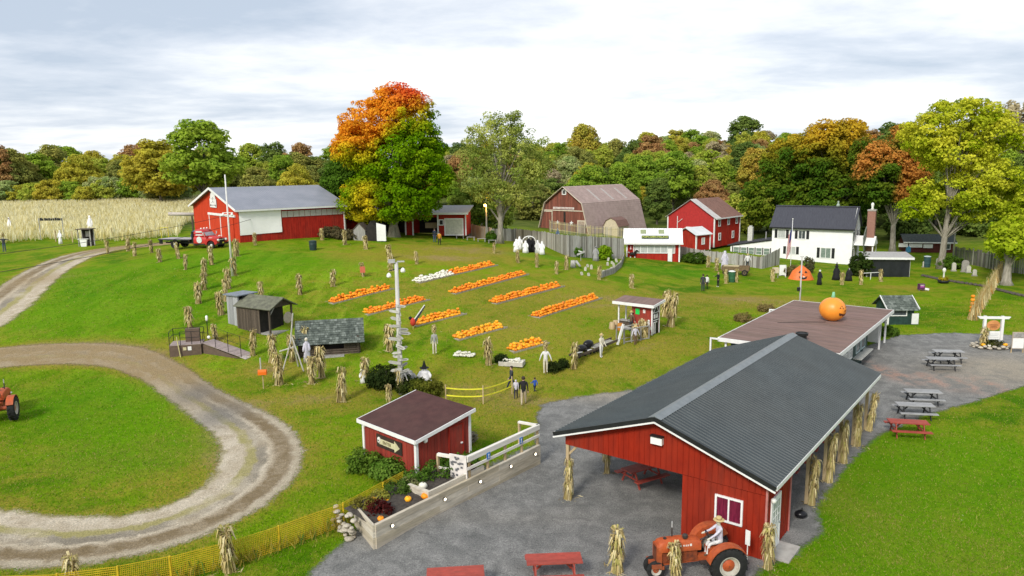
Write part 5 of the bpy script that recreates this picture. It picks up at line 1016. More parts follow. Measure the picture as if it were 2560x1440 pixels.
# far wood: a few crown shapes shared by many trees, each tree a thing with crown and trunk
def proto_crown(seed, lob, n_cl, per, cr, leaf, sparse=.5):
    rng = np.random.default_rng(seed); P, Nn, ci, cc = clumps(rng, lob, n_cl, per, cr, sparse)
    cl = rng.random(len(cc)); a = np.clip(cl[ci]*.7+col_noise(P, rng, .5)*.25+.15, 0, 1); v = np.clip(.8+.35*rng.random(len(cc))[ci]+rng.normal(0, .08, len(P)), .4, 1.4)
    col = np.stack([a, v/1.5, v/1.5], 1)
    cr_o = leaves('crown', P, Nn, leaf, col, leafmat('leaf_tissue'), None, rng); tr = limb_mesh(rng, max(l[2]+l[5] for l in lob), .26, cc, 0, (0, 0), 16, .3).build('trunk', BARK, None, True)
    for o in (cr_o, tr): C.objects.unlink(o)
    return cr_o, tr
PROTO = [proto_crown(50, [(0,0,9.5,4.2,4.2,4.6),(1.8,0,7,3.6,3.6,3.2),(-2,0.5,7.2,3.4,3.4,3.4),(.4,0,12.6,2.6,2.6,2.4)], 300, 44, .95, .44),
         proto_crown(51, [(0,0,8,3.4,3.4,6),(1.3,0,10.5,2.2,2.2,3.6),(-1.4,0,6,2.6,2.6,3.6)], 260, 44, .88, .42),
         proto_crown(52, [(0,0,6.5,4.8,4.6,4.2),(2.6,0,5,3.2,3,3),(-2.6,0,5.4,3,3,3.2),(0,0,9.4,3,3,2.2)], 300, 44, .95, .44),
         proto_crown(53, [(0,0,11,3.0,3,3.6),(2,0,9,2.4,2.4,2.6),(-2.2,0,9.5,2.2,2.2,2.8),(.2,0,6.2,2.8,2.8,2.2)], 210, 40, .85, .42, .3),
         proto_crown(54, [(0,0,3.2,3.2,3,3.0),(1.8,0,2.4,2.2,2.2,2.2),(-1.8,0,2.6,2.2,2.2,2.4)], 200, 40, .75, .36)]
HUES = {'green': ((.082,.14,.008), (.15,.20,.014)), 'dark green': ((.045,.078,.012), (.085,.115,.016)), 'yellow-green': ((.15,.20,.015), (.27,.30,.03)), 'olive': ((.09,.105,.02), (.185,.175,.035)),
        'orange': ((.34,.14,.02), (.50,.24,.025)), 'rust': ((.17,.085,.03), (.30,.145,.05)), 'golden': ((.25,.18,.015), (.42,.29,.02)), 'pale green': ((.13,.185,.05), (.235,.275,.09)), 'grey-brown': ((.14,.115,.06), (.23,.185,.11))}
def wood_tree(x, y, h, hue, k, rng, label, group, name='forest_tree', zoff=0., cat='tree'):
    base = [15, 14, 10.8, 14.6, 6.2][k]; s = h/base
    t = thing(name, label, cat, (x, y, hz(x, y)-.1+zoff), rng.uniform(0, 6.28), group); wd = rng.uniform(.88, 1.18); t.scale = (s*wd, s*wd, s)
    cr_o, tr = PROTO[k]; c = put(cr_o, 'crown', t); c.material_slots[0].link = 'OBJECT'; c.material_slots[0].material = tintmat('foliage '+hue, *[tuple(min(x*3.6+.03, .8) for x in c) for c in HUES[hue]]); put(tr, 'trunk', t)  # foliage colours raised and paled in place of distance haze
    return t
def forest():
    rng = random.Random(8)
    mixR = ['green']*7+['olive']*4+['pale green']*5+['orange']*2+['rust']*2+['golden']*3+['yellow-green']*6+['dark green']*2+['grey-brown']*2
    mixL = ['olive']*5+['dark green']*2+['green']*4+['golden']*2+['yellow-green']*5+['rust']*2+['grey-brown']*2+['orange']
    def lane(px, d): r = ray(px, 420); return r[0]/r[1]*d, d
    def wt(px, d, h, hue, k, where, grp):
        x, y = lane(px, d)
        if 'hill' in where: where = ('on the skyline' if d > 325 else 'high on the hill' if d > 245 else 'halfway up the hill' if d > 190 else 'low on the hill')+' '+('between maple and cottonwood' if px < 1230 else 'behind the cottonwood' if px < 1390 else 'above the gambrel barn' if px < 1610 else 'above the two-storey red barn' if px < 1850 else 'left of the farmhouse roof' if px < 2000 else 'behind the farmhouse')
        elif 'behind the corn' in where: where = ('in the rear row' if d > 250 else 'in the front row' if d > 205 else 'at the wood edge')+' '+('at the far left' if px < 60 else 'above the maze kiosk' if px < 250 else 'left of the round green maple' if px < 470 else 'behind the storage barn')
        wood_tree(x, y, h, hue, k, rng, f'{hue} tree {where}', 'trees '+where+', '+hue)
    # left wood beyond the corn, far row then near row
    wl = 'in the wood behind the corn field'; gl = 'trees behind the corn'
    for px in range(-260, 860, 36): wt(px+rng.uniform(-12, 12), rng.uniform(262, 300), rng.uniform(12, 19), rng.choice(mixL), rng.choice([0, 0, 1, 3]), wl, gl)
    for px in range(-220, 840, 34): wt(px+rng.uniform(-12, 12), rng.uniform(208, 240), rng.uniform(9, 14.5) if px > 120 else rng.uniform(11, 18), rng.choice(mixL), rng.choice([0, 0, 1, 2, 2]), wl, gl)
    for px in range(-200, 480, 40): wt(px+rng.uniform(-12, 12), rng.uniform(196, 204), rng.uniform(4, 8), rng.choice(['olive', 'green', 'yellow-green', 'pale green', 'golden']), 4, 'at the front edge of the wood behind the corn', gl+' front edge')
    # right wood: rows climbing the hill
    rows = [(178, 5, 9, 52), (200, 9, 14, 42), (228, 10, 15, 38), (262, 10, 16, 36), (300, 11, 17, 36), (345, 11, 17, 40), (400, 11, 19, 44)]
    wr = 'on the wooded hill behind the barns'; gr = 'trees of the wooded hill'
    for d, h0, h1, st in rows:
        px = 1060+rng.uniform(0, 20)
        while px < 2300:
            wt(px, d+rng.uniform(-9, 9), rng.uniform(h0, h1), rng.choice(mixR), rng.choice([0, 0, 1, 1, 2, 3]) if d > 190 else rng.choice([0, 2, 4, 4, 1]), wr, gr); px += st*rng.uniform(.75, 1.3)
    # right edge, behind the yard
    for d, st in ((150, 62), (178, 58), (215, 60)):
        px = 2180
        while px < 2800: wt(px, d+rng.uniform(-8, 8), rng.uniform(13, 19), rng.choice(['dark green', 'green', 'olive', 'dark green', 'green']), rng.choice([0, 2, 0]), 'in the dark wood behind the graveyard', 'trees behind the graveyard'); px += st*rng.uniform(.8, 1.25)
    x, y = lane(2545, 165); wood_tree(x, y, 25, 'grey-brown', 3, rng, 'tall thin grey-brown tree at the right edge of the sky', None)
    # single trees that stand out
    for px, d, h, hue, k, lab in [(505, 178, 21.5, 'green', 0, 'big round green maple rising above the red storage barn'), (395, 190, 15.5, 'golden', 2, 'golden-orange tree left of the round green maple behind the corn'),
        (1685, 168, 15, 'green', 0, 'rounded green maple above the small red two-storey barn'), (1745, 172, 11.5, 'yellow-green', 1, 'slim yellow-green tree right of the rounded green maple'),
        (1782, 160, 8, 'rust', 2, 'small rust-orange bush tree above the red barn ridge'), (1890, 190, 15, 'orange', 0, 'bright orange maple on the hill left of the dark grove'),
        (1860, 330, 24, 'dark green', 0, 'tall dark round tree on the hill skyline'), (1465, 300, 22, 'orange', 1, 'orange columnar tree on the skyline right of the cottonwood'),
        (1475, 156, 10.5, 'green', 2, 'round bright green tree above the gambrel barn roof'), (1560, 158, 12, 'green', 1, 'feathery green tree above the right end of the gambrel barn'),
        (1645, 146, 9.5, 'dark green', 1, 'dark evergreen between the gambrel barn and the red barn'), (1925, 140, 8.5, 'yellow-green', 2, 'yellow-green bushy tree left of the farmhouse roof'), (1870, 138, 7.5, 'yellow-green', 4, 'yellow-green bush between red barn and farmhouse'),
        (1210, 170, 11, 'pale green', 2, 'pale green bushy tree between maple and cottonwood'), (1420, 150, 7, 'olive', 4, 'olive thicket left of the gambrel barn'), (1330, 148, 7.5, 'olive', 4, 'olive thicket behind the lamp pole'), (255, 200, 7, 'yellow-green', 4, 'yellow bush at the edge of the corn field'), (640, 175, 9, 'olive', 2, 'olive bushy tree behind the middle of the storage barn roof'), (740, 172, 10, 'golden', 2, 'golden tree behind the right half of the storage barn roof'),
        (2280, 128, 7, 'dark green', 4, 'dark bush behind the far red hut'), (2150, 132, 7, 'dark green', 4, 'dark bush behind the brick chimney'), (2440, 132, 8, 'dark green', 4, 'dark thicket behind the dark plank fence')]:
        x, y = lane(px, d); wood_tree(x, y, h, hue, k, rng, lab, None)
forest()
# ------------------------------------------------------------ corn shocks
CORN = [mat('dry_corn_leaf', (.56, .455, .21), (.38, .29, .11), .85, 9, (1, 1, .4), rnd=.15), mat('dry_corn_leaf_pale', (.70, .61, .36), (.52, .43, .22), .85, 9), mat('dry_corn_leaf_brown', (.30, .22, .09), (.19, .14, .055), .85, 9), mat('corn_leaf_greenish', (.38, .34, .10), (.26, .235, .065), .85, 9)]
def shock_mesh(seed, h=1.85, n=190, br=.3, spread=.42, wid=.06):
    rng = random.Random(seed); mb = MB()
    for mi, k in ((0, .46), (1, .18), (2, .2), (3, .16)):
        vs, fs = blades(rng, int(n*k), br, h, spread, wid, .28); mb.add(vs, fs, mi)
        for i in range(int(150*k)):      # loose leaves that arch out and hang
            a = rng.uniform(0, 6.28); z = h*rng.uniform(.3, .98); r0 = .08+.16*abs(z/h-.62); L_ = rng.uniform(.25, .55); w_ = rng.uniform(.03, .06); c_, s_ = math.cos(a), math.sin(a); pts = [(r0, z), (r0+L_*.4, z+L_*rng.uniform(-.1, .28)), (r0+L_*rng.uniform(.55, .8), z-L_*rng.uniform(.2, .8))]
            vv = []
            for j, (r, zz) in enumerate(pts): q = w_*(1, 1.1, .25)[j]; vv += [(c_*r-s_*q, s_*r+c_*q, max(zz, .01)), (c_*r+s_*q, s_*r-c_*q, max(zz, .01))]
            mb.add(vv, [(0, 1, 3, 2), (2, 3, 5, 4)], mi)
    for i in range(16): a = rng.uniform(0, 6.28); q = rng.uniform(0, 3); x, y = rng.gauss(0, .35), rng.gauss(0, .35); L_ = rng.uniform(.12, .3); c_, s_ = math.cos(a)*L_, math.sin(a)*L_; mb.add([(x-c_, y-s_, .04), (x+s_*.12, y-c_*.12, .05), (x+c_, y+s_, .04), (x-s_*.12, y+c_*.12, .06)], [(0, 1, 2, 3)], rng.choice([0, 1, 2]))
    for i in range(14): a = rng.uniform(0, 6.28); r = br*.7; mb.tube([(r*math.cos(a), r*math.sin(a), 0), (.06*math.cos(a), .06*math.sin(a), h*.62), (-.1*math.cos(a), -.1*math.sin(a), h*rng.uniform(.9, 1.08))], [.014, .011, .006], 4, rng.choice([0, 2, 1]), False)
    o = mb.build('corn_shock', CORN); C.objects.unlink(o); return o
SHOCKS = [shock_mesh(60+i, 1.85, 200, [.30, .26, .34, .28, .24][i], [.42, .5, .36, .55, .4][i]) for i in range(5)]
TWINE = MB().lathe([(.115, -.02), (.13, 0), (.115, .02)], 10, (0, 0, 1.15)).build('twine', mat('sisal_twine', (.42, .33, .17))); C.objects.unlink(TWINE)
SHK = []
def shock(p, h, label, group=None, k=None):
    rg = random.Random(int(p[0]*131+p[1]*17)); t = put(SHOCKS[k if k is not None else rg.randrange(5)], 'corn_shock', None, (p[0], p[1], p[2]-.03), rg.uniform(0, 6.28), (h/1.85*rg.uniform(.65, .98), h/1.85*rg.uniform(.65, .98), h/1.85*rg.uniform(.86, 1.1))); t.rotation_euler = (rg.gauss(0, .06), rg.gauss(0, .06), rg.uniform(0, 6.28))
    tag(t, label, 'corn shock', group); put(TWINE, 'twine', t); return t
def shock_px(px, py, label, h=1.75, group=None): g = G(px, py); return shock((g.x, g.y, g.z), h, label, group)
ORD = ['first', 'second', 'third', 'fourth', 'fifth', 'sixth', 'seventh', 'eighth', 'ninth', 'tenth']
for i, (x, y) in enumerate([(475,822),(496,758),(511,724),(512,690),(529,662)]): shock_px(x, y, f'{ORD[i]} corn shock up the hill in the left-hand row above the ramp', 1.9, 'left shock row')
for i, (x, y) in enumerate([(553,786),(564,753),(571,722),(586,688),(590,640)]): shock_px(x, y, f'{ORD[i]} corn shock up the hill in the right-hand row by the tall white pole', 1.9, 'right shock row')
for i, (x, y) in enumerate([(270,634),(321,628),(337,640),(380,632),(400,655),(447,646),(464,674)]): shock_px(x, y, f'{ORD[i]} corn shock from the left along the lane before the flatbed truck', 1.6, 'lane shocks')
for x, y, h, lab in [(638,613,1.5,'corn shock standing before the white sheet on the storage barn'),(776,593,1.7,'corn shock at the red side wall of the storage barn'),(805,600,1.6,'corn shock with pale head right of the storage barn'),
    (541,852,1.5,'corn shock between ramp and grey lookout'),(654,748,1.7,'corn shock behind the brown playhouse'),(750,736,1.8,'corn shock alone on the lawn above the log cabin'),(832,716,1.75,'corn shock left of the small red sign'),(908,690,1.4,'corn shock behind the small red sign'),
    (977,676,1.8,'corn shock on the slope below the great maple trunk'),(1042,660,1.6,'corn shock with a white rag below the knoll'),(863,612,1.6,'corn shock on the left skirt of the maple knoll'),(914,623,1.7,'corn shock in front of the grey playhouse'),(973,648,1.7,'tall corn shock directly below the maple trunk'),(1235,633,1.5,'corn shock below the lit lamp pole'),
    (632,888,2.0,'corn shock at the left wall of the brown playhouse'),(698,961,2.2,'big ragged corn shock nearest the orange mailbox'),(682,905,2.0,'corn shock tied to the wooden tripod frame, left'),(731,902,1.8,'corn shock inside the wooden tripod frame'),(757,885,1.9,'corn shock before the log cabin left corner'),(780,958,2.1,'tall corn shock before the log cabin window'),(805,944,2.0,'corn shock just right of the tall one before the cabin'),
    (914,955,1.8,'corn shock left of the dark shrubs'),(854,1004,1.95,'corn shock left of the ticket shed roof'),(974,877,2.2,'tall corn shock left of the signpost pole'),(1003,984,1.6,'corn shock at the foot of the signpost pole'),(974,1012,1.2,'corn shock peeking over the ticket shed roof'),
    (1222,911,2.0,'corn shock between the two white pumpkin piles'),(1434,922,1.9,'corn shock left of the dark farm implement'),(1295,656,1.4,'corn shock before the left sheet ghosts'),(1342,668,1.4,'corn shock before the right sheet ghosts'),(1391,684,1.5,'corn shock left of the leaning stump'),(1415,674,1.5,'corn shock touching the leaning stump'),(1498,699,1.5,'corn shock at the end of the low picket strip'),(1579,720,1.4,'corn shock alone in front of the popcorn stand'),
    (1676,816,2.6,'tall corn shock behind the booth, nearer one'),(1663,792,2.4,'tall corn shock behind the booth, farther one'),(1770,668,1.6,'pale corn shock with skeleton scraps at the plank fence'),(1791,677,1.7,'corn shock left of the grey standing figure'),(1815,709,1.7,'corn shock left of the green drum'),(1840,705,1.7,'corn shock right of the green drum'),(1932,704,1.5,'corn shock beside the cream box near the farmhouse'),
    (2105,712,1.6,'corn shock before the black cat figures'),(2152,712,1.6,'corn shock at the left end of the white rail'),(2202,704,1.7,'corn shock before the black tarp stall'),(1543,1430,1.75,'corn shock alone on the gravel between tractor and picnic table'),(1690,1452,1.6,'corn shock leaning on the near tractor'),(1920,1422,1.7,'corn shock at the pavilion room corner'),
    (575,1428,1.75,'corn shock on the yellow mesh fence, right one'),(187,1478,1.5,'corn shock on the yellow mesh fence at the bottom edge')]: shock_px(x, y, lab, h)
for y, x, lab in [(.1, -4.27, 'corn shock tied to the front left pavilion post'), (3.47, -4.27, 'corn shock tied to the second left pavilion post'), (5.67, 4.4, 'first corn shock on the right-hand pavilion posts'), (8.47, 4.4, 'second corn shock on the right-hand pavilion posts'), (11.17, 4.4, 'third corn shock on the right-hand pavilion posts'), (13.87, 4.4, 'fourth corn shock on the right-hand pavilion posts'), (16.6, 4.4, 'last corn shock on the right-hand pavilion posts')]:
    p = PAV_M@Vector((x, y, 0)); s = shock(p, 1.85 if x < 0 else 2.25, lab); s.scale = (.6, .6, s.scale[2])
def corn_row():
    a, b = G(2432, 800), G(2500, 690); rng = random.Random(5); mb = MB(); n = 16
    t = thing('corn_stalk_row', 'dense row of tan corn stalks along the right-hand lawn', 'corn row', a)
    for i in range(n):
        p = a.lerp(b, i/(n-1))-a; p.z = hz(a.x+p.x, a.y+p.y)-a.z
        for mi, q in ((0, .5), (1, .2), (2, .12), (4, .18)):
            vs, fs = blades(rng, int(90*q), .42, 1.9, .5, .07, .2); mb.add([(v[0]+p.x, v[1]+p.y, v[2]+p.z) for v in vs], fs, mi)
    o = mb.build('stalks', CORN+[mat('dry_corn_leaf_orange', (.50, .28, .07), (.36, .19, .05), .85, 9)], t); o['kind'] = 'stuff'
corn_row()
def corn_field():
    rng = np.random.default_rng(3); a = G(0, 600); n = 24000
    poly = gp((-260,640),(120,600),(300,604),(440,592),(462,560))+[(-56, 205), (-190, 205)]
    P = np.array(poly); X = rng.uniform(P[:, 0].min(), P[:, 0].max(), n*3); Y = rng.uniform(P[:, 1].min(), P[:, 1].max(), n*3); k = poly_sd(X, Y, poly) > 0; X, Y = X[k][:n], Y[k][:n]; X = np.round(X/.9)*.9+rng.normal(0, .16, len(X)); Z = hgt(X, Y)
    m = len(X)*5; i = np.repeat(np.arange(len(X)), 5); an = rng.uniform(0, 6.28, m); hh = rng.uniform(1.0, 1.9, m)*(1+.22*np.sin(X[i]*.31)*np.cos(Y[i]*.17)); ln = rng.uniform(.15, .6, m); wd = rng.uniform(.028, .065, m); z0 = rng.uniform(0, .5, m)
    dx, dy = np.cos(an), np.sin(an); bx, by = X[i]+rng.normal(0, .15, m), Y[i]+rng.normal(0, .15, m)
    V = np.empty((m, 6, 3)); mid = .6
    for j, (t, w_) in enumerate(((0, .7), (mid, 1), (1, .15))):
        cx = bx+dx*ln*t**2; cy = by+dy*ln*t**2; cz = Z[i]+z0+(hh-z0)*(t if t < 1 else .96)
        V[:, 2*j] = np.c_[cx-dy*wd*w_, cy+dx*wd*w_, cz]; V[:, 2*j+1] = np.c_[cx+dy*wd*w_, cy-dx*wd*w_, cz]
    q = (np.arange(m)*6)[:, None]+np.array([[0, 1, 3, 2, 2, 3, 5, 4]]); q = q.reshape(-1, 4)
    me = bpy.data.meshes.new('corn_field'); me.vertices.add(6*m); me.vertices.foreach_set('co', V.ravel()); me.loops.add(q.size); me.loops.foreach_set('vertex_index', q.ravel()); me.polygons.add(len(q)); me.polygons.foreach_set('loop_start', np.arange(len(q))*4); me.polygons.foreach_set('loop_total', np.full(len(q), 4))
    col = np.array([(.86,.79,.48),(.78,.70,.37),(.60,.51,.20),(.92,.88,.64)])[rng.integers(0, 4, m)]*rng.uniform(.85, 1.15, (m, 1)); cc = np.ones((m, 6, 4), np.float32); cc[:, :, :3] = col[:, None]; ca = me.attributes.new('leaf', 'FLOAT_COLOR', 'POINT'); ca.data.foreach_set('color', cc.ravel()); me.update(calc_edges=True); me.materials.append(leafmat('leaf_tissue'))
    o = bpy.data.objects.new('corn_field', me); C.objects.link(o); tag(o, 'pale ripe corn field behind the lane at the left', 'corn field', kind='stuff')
corn_field()
# ------------------------------------------------------------ pumpkins
ORANGE = mat('pumpkin_skin', (.84, .29, .010), (.72, .21, .007), .5, 3, spec=.35, rnd=.22); AMBER = mat('pumpkin_skin_amber', (.88, .42, .014), (.78, .33, .01), .5, 3, spec=.35, rnd=.15); WHITEP = mat('white_pumpkin_skin', (.80, .78, .68), (.70, .68, .57), .5, 3, rnd=.08); STEM = mat('pumpkin_stem', (.16, .15, .06), (.1, .09, .04))
def pumpkin_geo(n=14, m=6, r=1., ribs=7):
    vs = []; fs = []
    for k in range(m+1):
        ph = math.pi*k/m
        for j in range(n):
            a = 2*math.pi*j/n; f = 1-.09*(.5+.5*math.cos(a*ribs))*math.sin(ph); rr = max(math.sin(ph), .06)*f
            vs.append((r*rr*math.cos(a), r*rr*math.sin(a), r*(.80-.80*math.cos(ph))*(.98 if k < m else .9)))
    fs = [(k*n+j, k*n+(j+1) % n, (k+1)*n+(j+1) % n, (k+1)*n+j) for k in range(m) for j in range(n)]; return vs, fs
def pumpkin_proto(m):
    mb = MB(); mb.add(*pumpkin_geo()); o = mb.build('pumpkin', m, None, True); s = MB().tube([(0, 0, 1.42), (.05, .02, 1.62), (.16, .03, 1.8)], [.14, .09, .08], 5).build('stem', STEM); C.objects.unlink(o); C.objects.unlink(s); return o, s
PK = {'o': pumpkin_proto(ORANGE), 'a': pumpkin_proto(AMBER), 'w': pumpkin_proto(WHITEP)}
def pumpkin(p, r, kind, label, group=None, name='pumpkin'):
    rg = random.Random(int(p[0]*997+p[1]*331)); o = put(PK[kind][0], name, None, p, rg.uniform(0, 6.28), (r, r, r*rg.uniform(.8, 1.05))); o.rotation_euler = (rg.uniform(-.3, .3), rg.uniform(-.3, .3), rg.uniform(0, 6.28)); tag(o, label, 'pumpkin', group); put(PK[kind][1], 'stem', o); return o
BEDS = [((1259,876),(1284,884),(1374,859),'a','nearest pumpkin bed'),((1121,845),(1146,853),(1269,820),'a','pumpkin bed second from the front, left column'),((1034,814),(1039,818),(1167,786),'a','pumpkin bed behind the signpost pole'),((1328,789),(1349,797),(1506,747),'o','long pumpkin bed nearest the booth'),
        ((903,785),(919,790),(1075,751),'o','bed'),((1217,754),(1240,762),(1412,717),'o','bed'),((816,756),(832,762),(986,723),'o','bed'),((1114,730),(1138,737),(1323,687),'o','bed'),((1027,702),(1049,709),(1245,664),'o','bed')]
def beds():
    rng = random.Random(11); left = 300; rest = MB(); gv, gf = pumpkin_geo(9, 5, 1., 0); names = ['nearest the visitors', 'second from the front in the left column', 'right behind the signpost pole', 'nearest the red booth', 'above the log cabin to its right', 'in the middle of the right column', 'highest in the left column', 'third from the top in the middle', 'at the top, half filled with white pumpkins']
    for bi, (l, b, r, kind, nm) in enumerate(BEDS):
        A, B, Rr = G(*b), G(*r), G(*l); ux = B-A; L_ = ux.length; ux.normalize(); wv = Rr-A; wv -= ux*wv.dot(ux); W_ = min(max(wv.length, 1.15), 1.7); wv.normalize()
        t = thing('pumpkin_bed', f'low board-edged pallet bed of pumpkins {names[bi]}', 'pumpkin bed', A); rz = math.atan2(ux.y, ux.x); t.rotation_euler = (0, -math.asin(ux.z), rz)
        side = 1 if (Matrix.Rotation(-rz, 3, 'Z')@wv).y > 0 else -1; y0, y1 = sorted((0, side*W_))
        n = max(4, int(L_/.6)); pb = MB().bx(-.28, .28, y0, y1, .03, .08).build('pallet_plank', mat('bed_board', (.40, .36, .27), (.27, .24, .17), .9, 5), t)
        for i in range(n): o = pb if i == 0 else put(pb, 'pallet_plank', t); o.location = ((i+.5)*L_/n, 0, 0)
        for yy in (y0, y1): MB().bx(0, L_, yy-.03, yy+.03, -.05, .13).build('edge_board', mat('bed_board', (.40, .36, .27), (.27, .24, .17), .9, 5), t)
        Mt = Matrix.Translation(A)@t.rotation_euler.to_matrix().to_4x4(); st = .25; nx = int((L_-.5)/st); ny = max(4, int(W_/.25)); pts = []
        for i in range(nx):
            for j in range(ny): pts.append((.32+i*st+rng.uniform(-.06, .06), y0+.15+(W_-.3)*j/(ny-1)+rng.uniform(-.05, .05), .08))
        for i in range(int(nx*3.2)): pts.append((.4+rng.random()*(L_-.8), y0+.22+rng.random()*(W_-.44), .24))
        pts += [(.5+rng.random()*(L_-1), y0+.45+rng.random()*(W_-.9), .42) for i in range(int(nx*(1.2 if bi in (3, 5) else .6)))]
        for x, y, z in pts:
            p = Mt@Vector((x, y, z)); rr = rng.uniform(.115, .175); kd = 'w' if bi == 8 and x < L_*.42 else kind
            if kd == 'w': pumpkin(p, rr*.95, 'w', 'white pumpkin in the left half of the topmost pumpkin bed', 'white pumpkins of the topmost bed', 'white_pumpkin'); continue
            if bi < 4 and left > 0: left -= 1; pumpkin(p, rr, kd if rng.random() < .75 else ('o' if kd == 'a' else 'a'), f'orange pumpkin heaped in the bed {names[bi]}', f'pumpkins of the bed {names[bi]}')
            else: q = rng.uniform(.82, 1.0); rest.add([(p.x+v[0]*rr, p.y+v[1]*rr, p.z+v[2]*rr*q) for v in gv], gf, rng.choice([0, 0, 0, 1, 2]))
    o = rest.build('far_pumpkins', [mat('pumpkin_orange', (.84, .29, .010), (.74, .22, .007), .5, 1.5), mat('pumpkin_amber', (.88, .39, .013), (.78, .3, .01), .5, 1.5), mat('pumpkin_deep', (.74, .21, .010), (.64, .16, .007), .5, 1.5)], None, True); tag(o, 'orange pumpkins heaped in the farther beds up the slope', 'pumpkins', kind='stuff')
    for (px, py), nm, box in (((1160, 889), 'white pumpkin in the small loose pile left of the middle corn shock', 0), ((1280, 912), 'white pumpkin in the wooden crate below the nearest bed', 1)):
        g = G(px, py); rz = R(-14); Mt = Matrix.Translation(g)@Matrix.Rotation(rz, 4, 'Z'); z0 = 0
        if box:
            t = thing('pumpkin_crate', 'shallow whitewashed wooden crate heaped with white pumpkins', 'crate', g, rz)
            for a in ((-.85, .85, -.45, -.41), (-.85, .85, .41, .45), (-.85, -.81, -.41, .41), (.81, .85, -.41, .41)): MB().bx(*a, 0, .3).build('side_board', mat('whitewashed_board', (.55, .52, .45)), t)
            MB().bx(-.81, .81, -.41, .41, .1, .14).build('bottom', GREYWOOD, t); z0 = .14
        for i in range(9):
            for j in range(4): pumpkin(Mt@Vector((-.68+i*.17+rng.uniform(-.04, .04), -.3+j*.2+rng.uniform(-.04, .04), z0)), rng.uniform(.09, .125), 'w', nm, nm.replace('white pumpkin', 'white pumpkins'), 'white_pumpkin')
        for i in range(16): pumpkin(Mt@Vector((rng.uniform(-.55, .55), rng.uniform(-.2, .2), z0+.17)), rng.uniform(.09, .125), 'w', nm, nm.replace('white pumpkin', 'white pumpkins'), 'white_pumpkin')
beds()
# ------------------------------------------------------------ fences
def plank_fence(name, label, pts, h, m, wd=.14, gap=.012, rails=True, pointed=False, seed=1, cat='fence', jag=.06, posts=True):
    rg = random.Random(seed); a0 = pts[0]; t = thing(name, label, cat, a0); mb = MB()
    for a, b in zip(pts[:-1], pts[1:]):
        d = Vector((b.x-a.x, b.y-a.y, 0)); L_ = d.length; d.normalize(); nrm = Vector((-d.y, d.x, 0)); n = max(1, int(L_/(wd+gap))); hh = h if not hasattr(h, '__len__') else None
        for i in range(n):
            s = i*L_/n; k = s/L_; p = a+d*s; z = hz(p.x, p.y)-a0.z; H_ = (h if hh else h[pts.index(a)]*(1-k)+h[pts.index(b)]*k)+rg.uniform(-jag, jag); q = p-a0; o_ = nrm*rg.uniform(-.012, .012)
            x0 = Vector((q.x, q.y, z-.05))+o_; e = d*wd; w_ = nrm*.02
            top = [(0, H_), (1, H_)] if not pointed else [(0, H_-.1), (.5, H_), (1, H_-.1)]
            prof = [(0, 0), (1, 0)]+[(u, v) for u, v in reversed(top)]; N_ = len(prof)
            vs = [x0+e*u+Vector((0, 0, v))+w_*sg for sg in (-1, 1) for u, v in prof]; mb.add(vs, [tuple(range(N_-1, -1, -1)), tuple(range(N_, 2*N_))]+[(j, (j+1) % N_, N_+(j+1) % N_, N_+j) for j in range(N_)], rg.choice([0, 0, 1, 2]))
        if rails:
            z1, z2 = hz(a.x, a.y)-a0.z, hz(b.x, b.y)-a0.z; H1 = h if hh else h[pts.index(a)]; H2 = h if hh else h[pts.index(b)]
            for f in (.25, .8): MB().beam(Vector((a.x-a0.x, a.y-a0.y, z1+H1*f))+nrm*.06, Vector((b.x-a0.x, b.y-a0.y, z2+H2*f))+nrm*.06, .05, .1).build('rail', m, t)
        if posts: MB().bx(-.06, .06, -.06, .06, 0, (h if hh else h[pts.index(a)])+.05).build('post', m, t, False, Matrix.Translation((a.x-a0.x+nrm.x*.1, a.y-a0.y+nrm.y*.1, hz(a.x, a.y)-a0.z)))
    c = m.node_tree.nodes
    o = mb.build('planks', [m, mat('fence_board_pale', (.44, .42, .38), (.29, .275, .245), .9, 5, (4, 4, .25), .3, grime=.25), mat('fence_board_dark', (.25, .235, .205), (.15, .14, .12), .9, 5, (4, 4, .25), .3, grime=.4)], t); o['kind'] = 'stuff'
    return t
def gg(*ps): return [G(*p) for p in ps]
tan = mat('tan_fence_board', (.42, .35, .24), (.30, .245, .165), .9, 5, (4, 4, .25), .3, grime=.3)
plank_fence('plank_fence', 'tan plank fence from the red barn to the lamp pole behind picnic benches', gg((1130,585),(1180,592),(1230,601)), 1.75, tan, seed=2)
plank_fence('plank_fence', 'tall weathered grey plank fence from the lamp pole past the ghosts to the popcorn stand', gg((1230,601),(1290,603),(1360,614),(1420,641),(1480,645),(1560,647)), [1.6, 1.75, 1.9, 2.6, 2.75, 2.7], GREYWOOD, seed=3)
plank_fence('plank_fence', 'grey plank fence between the popcorn stand and the farmhouse', gg((1697,645),(1760,653),(1840,662),(1905,672),(1948,662)), [1.7, 1.5, 1.5, 1.6, 2.3], GREYWOOD, seed=4)
plank_fence('plank_fence', 'dark weathered plank fence leaning at the right edge behind the gravestones', gg((2385,655),(2440,664),(2500,678),(2600,690)), 2.1, mat('dark_grey_fence', (.16, .15, .14), (.08, .075, .07), .9, 5, (4, 4, .3)), .16, .1, seed=5, jag=.2)
def picket_fence():
    b0 = Vector((6.3, 121.2, hz(6.3, 121.2))); pts = [b0, Vector((12.6, 116.0, hz(12.6, 116))), Vector((18.2, 116.5, hz(18, 116)))]
    t = plank_fence('picket_fence', 'yellowish picket fence in front of the gambrel barn', pts, 1.9, mat('yellow_pine', (.60, .52, .30), (.48, .41, .22), .8, 5), .06, .12, seed=6, jag=.01)
    low = gg((1505, 694), (1535, 684), (1553, 668), (1561, 645)); plank_fence('low_picket_strip', 'low curving strip of grey pickets by the miniature graveyard', low, .75, GREYWOOD, .05, .02, False, True, 7)
picket_fence()
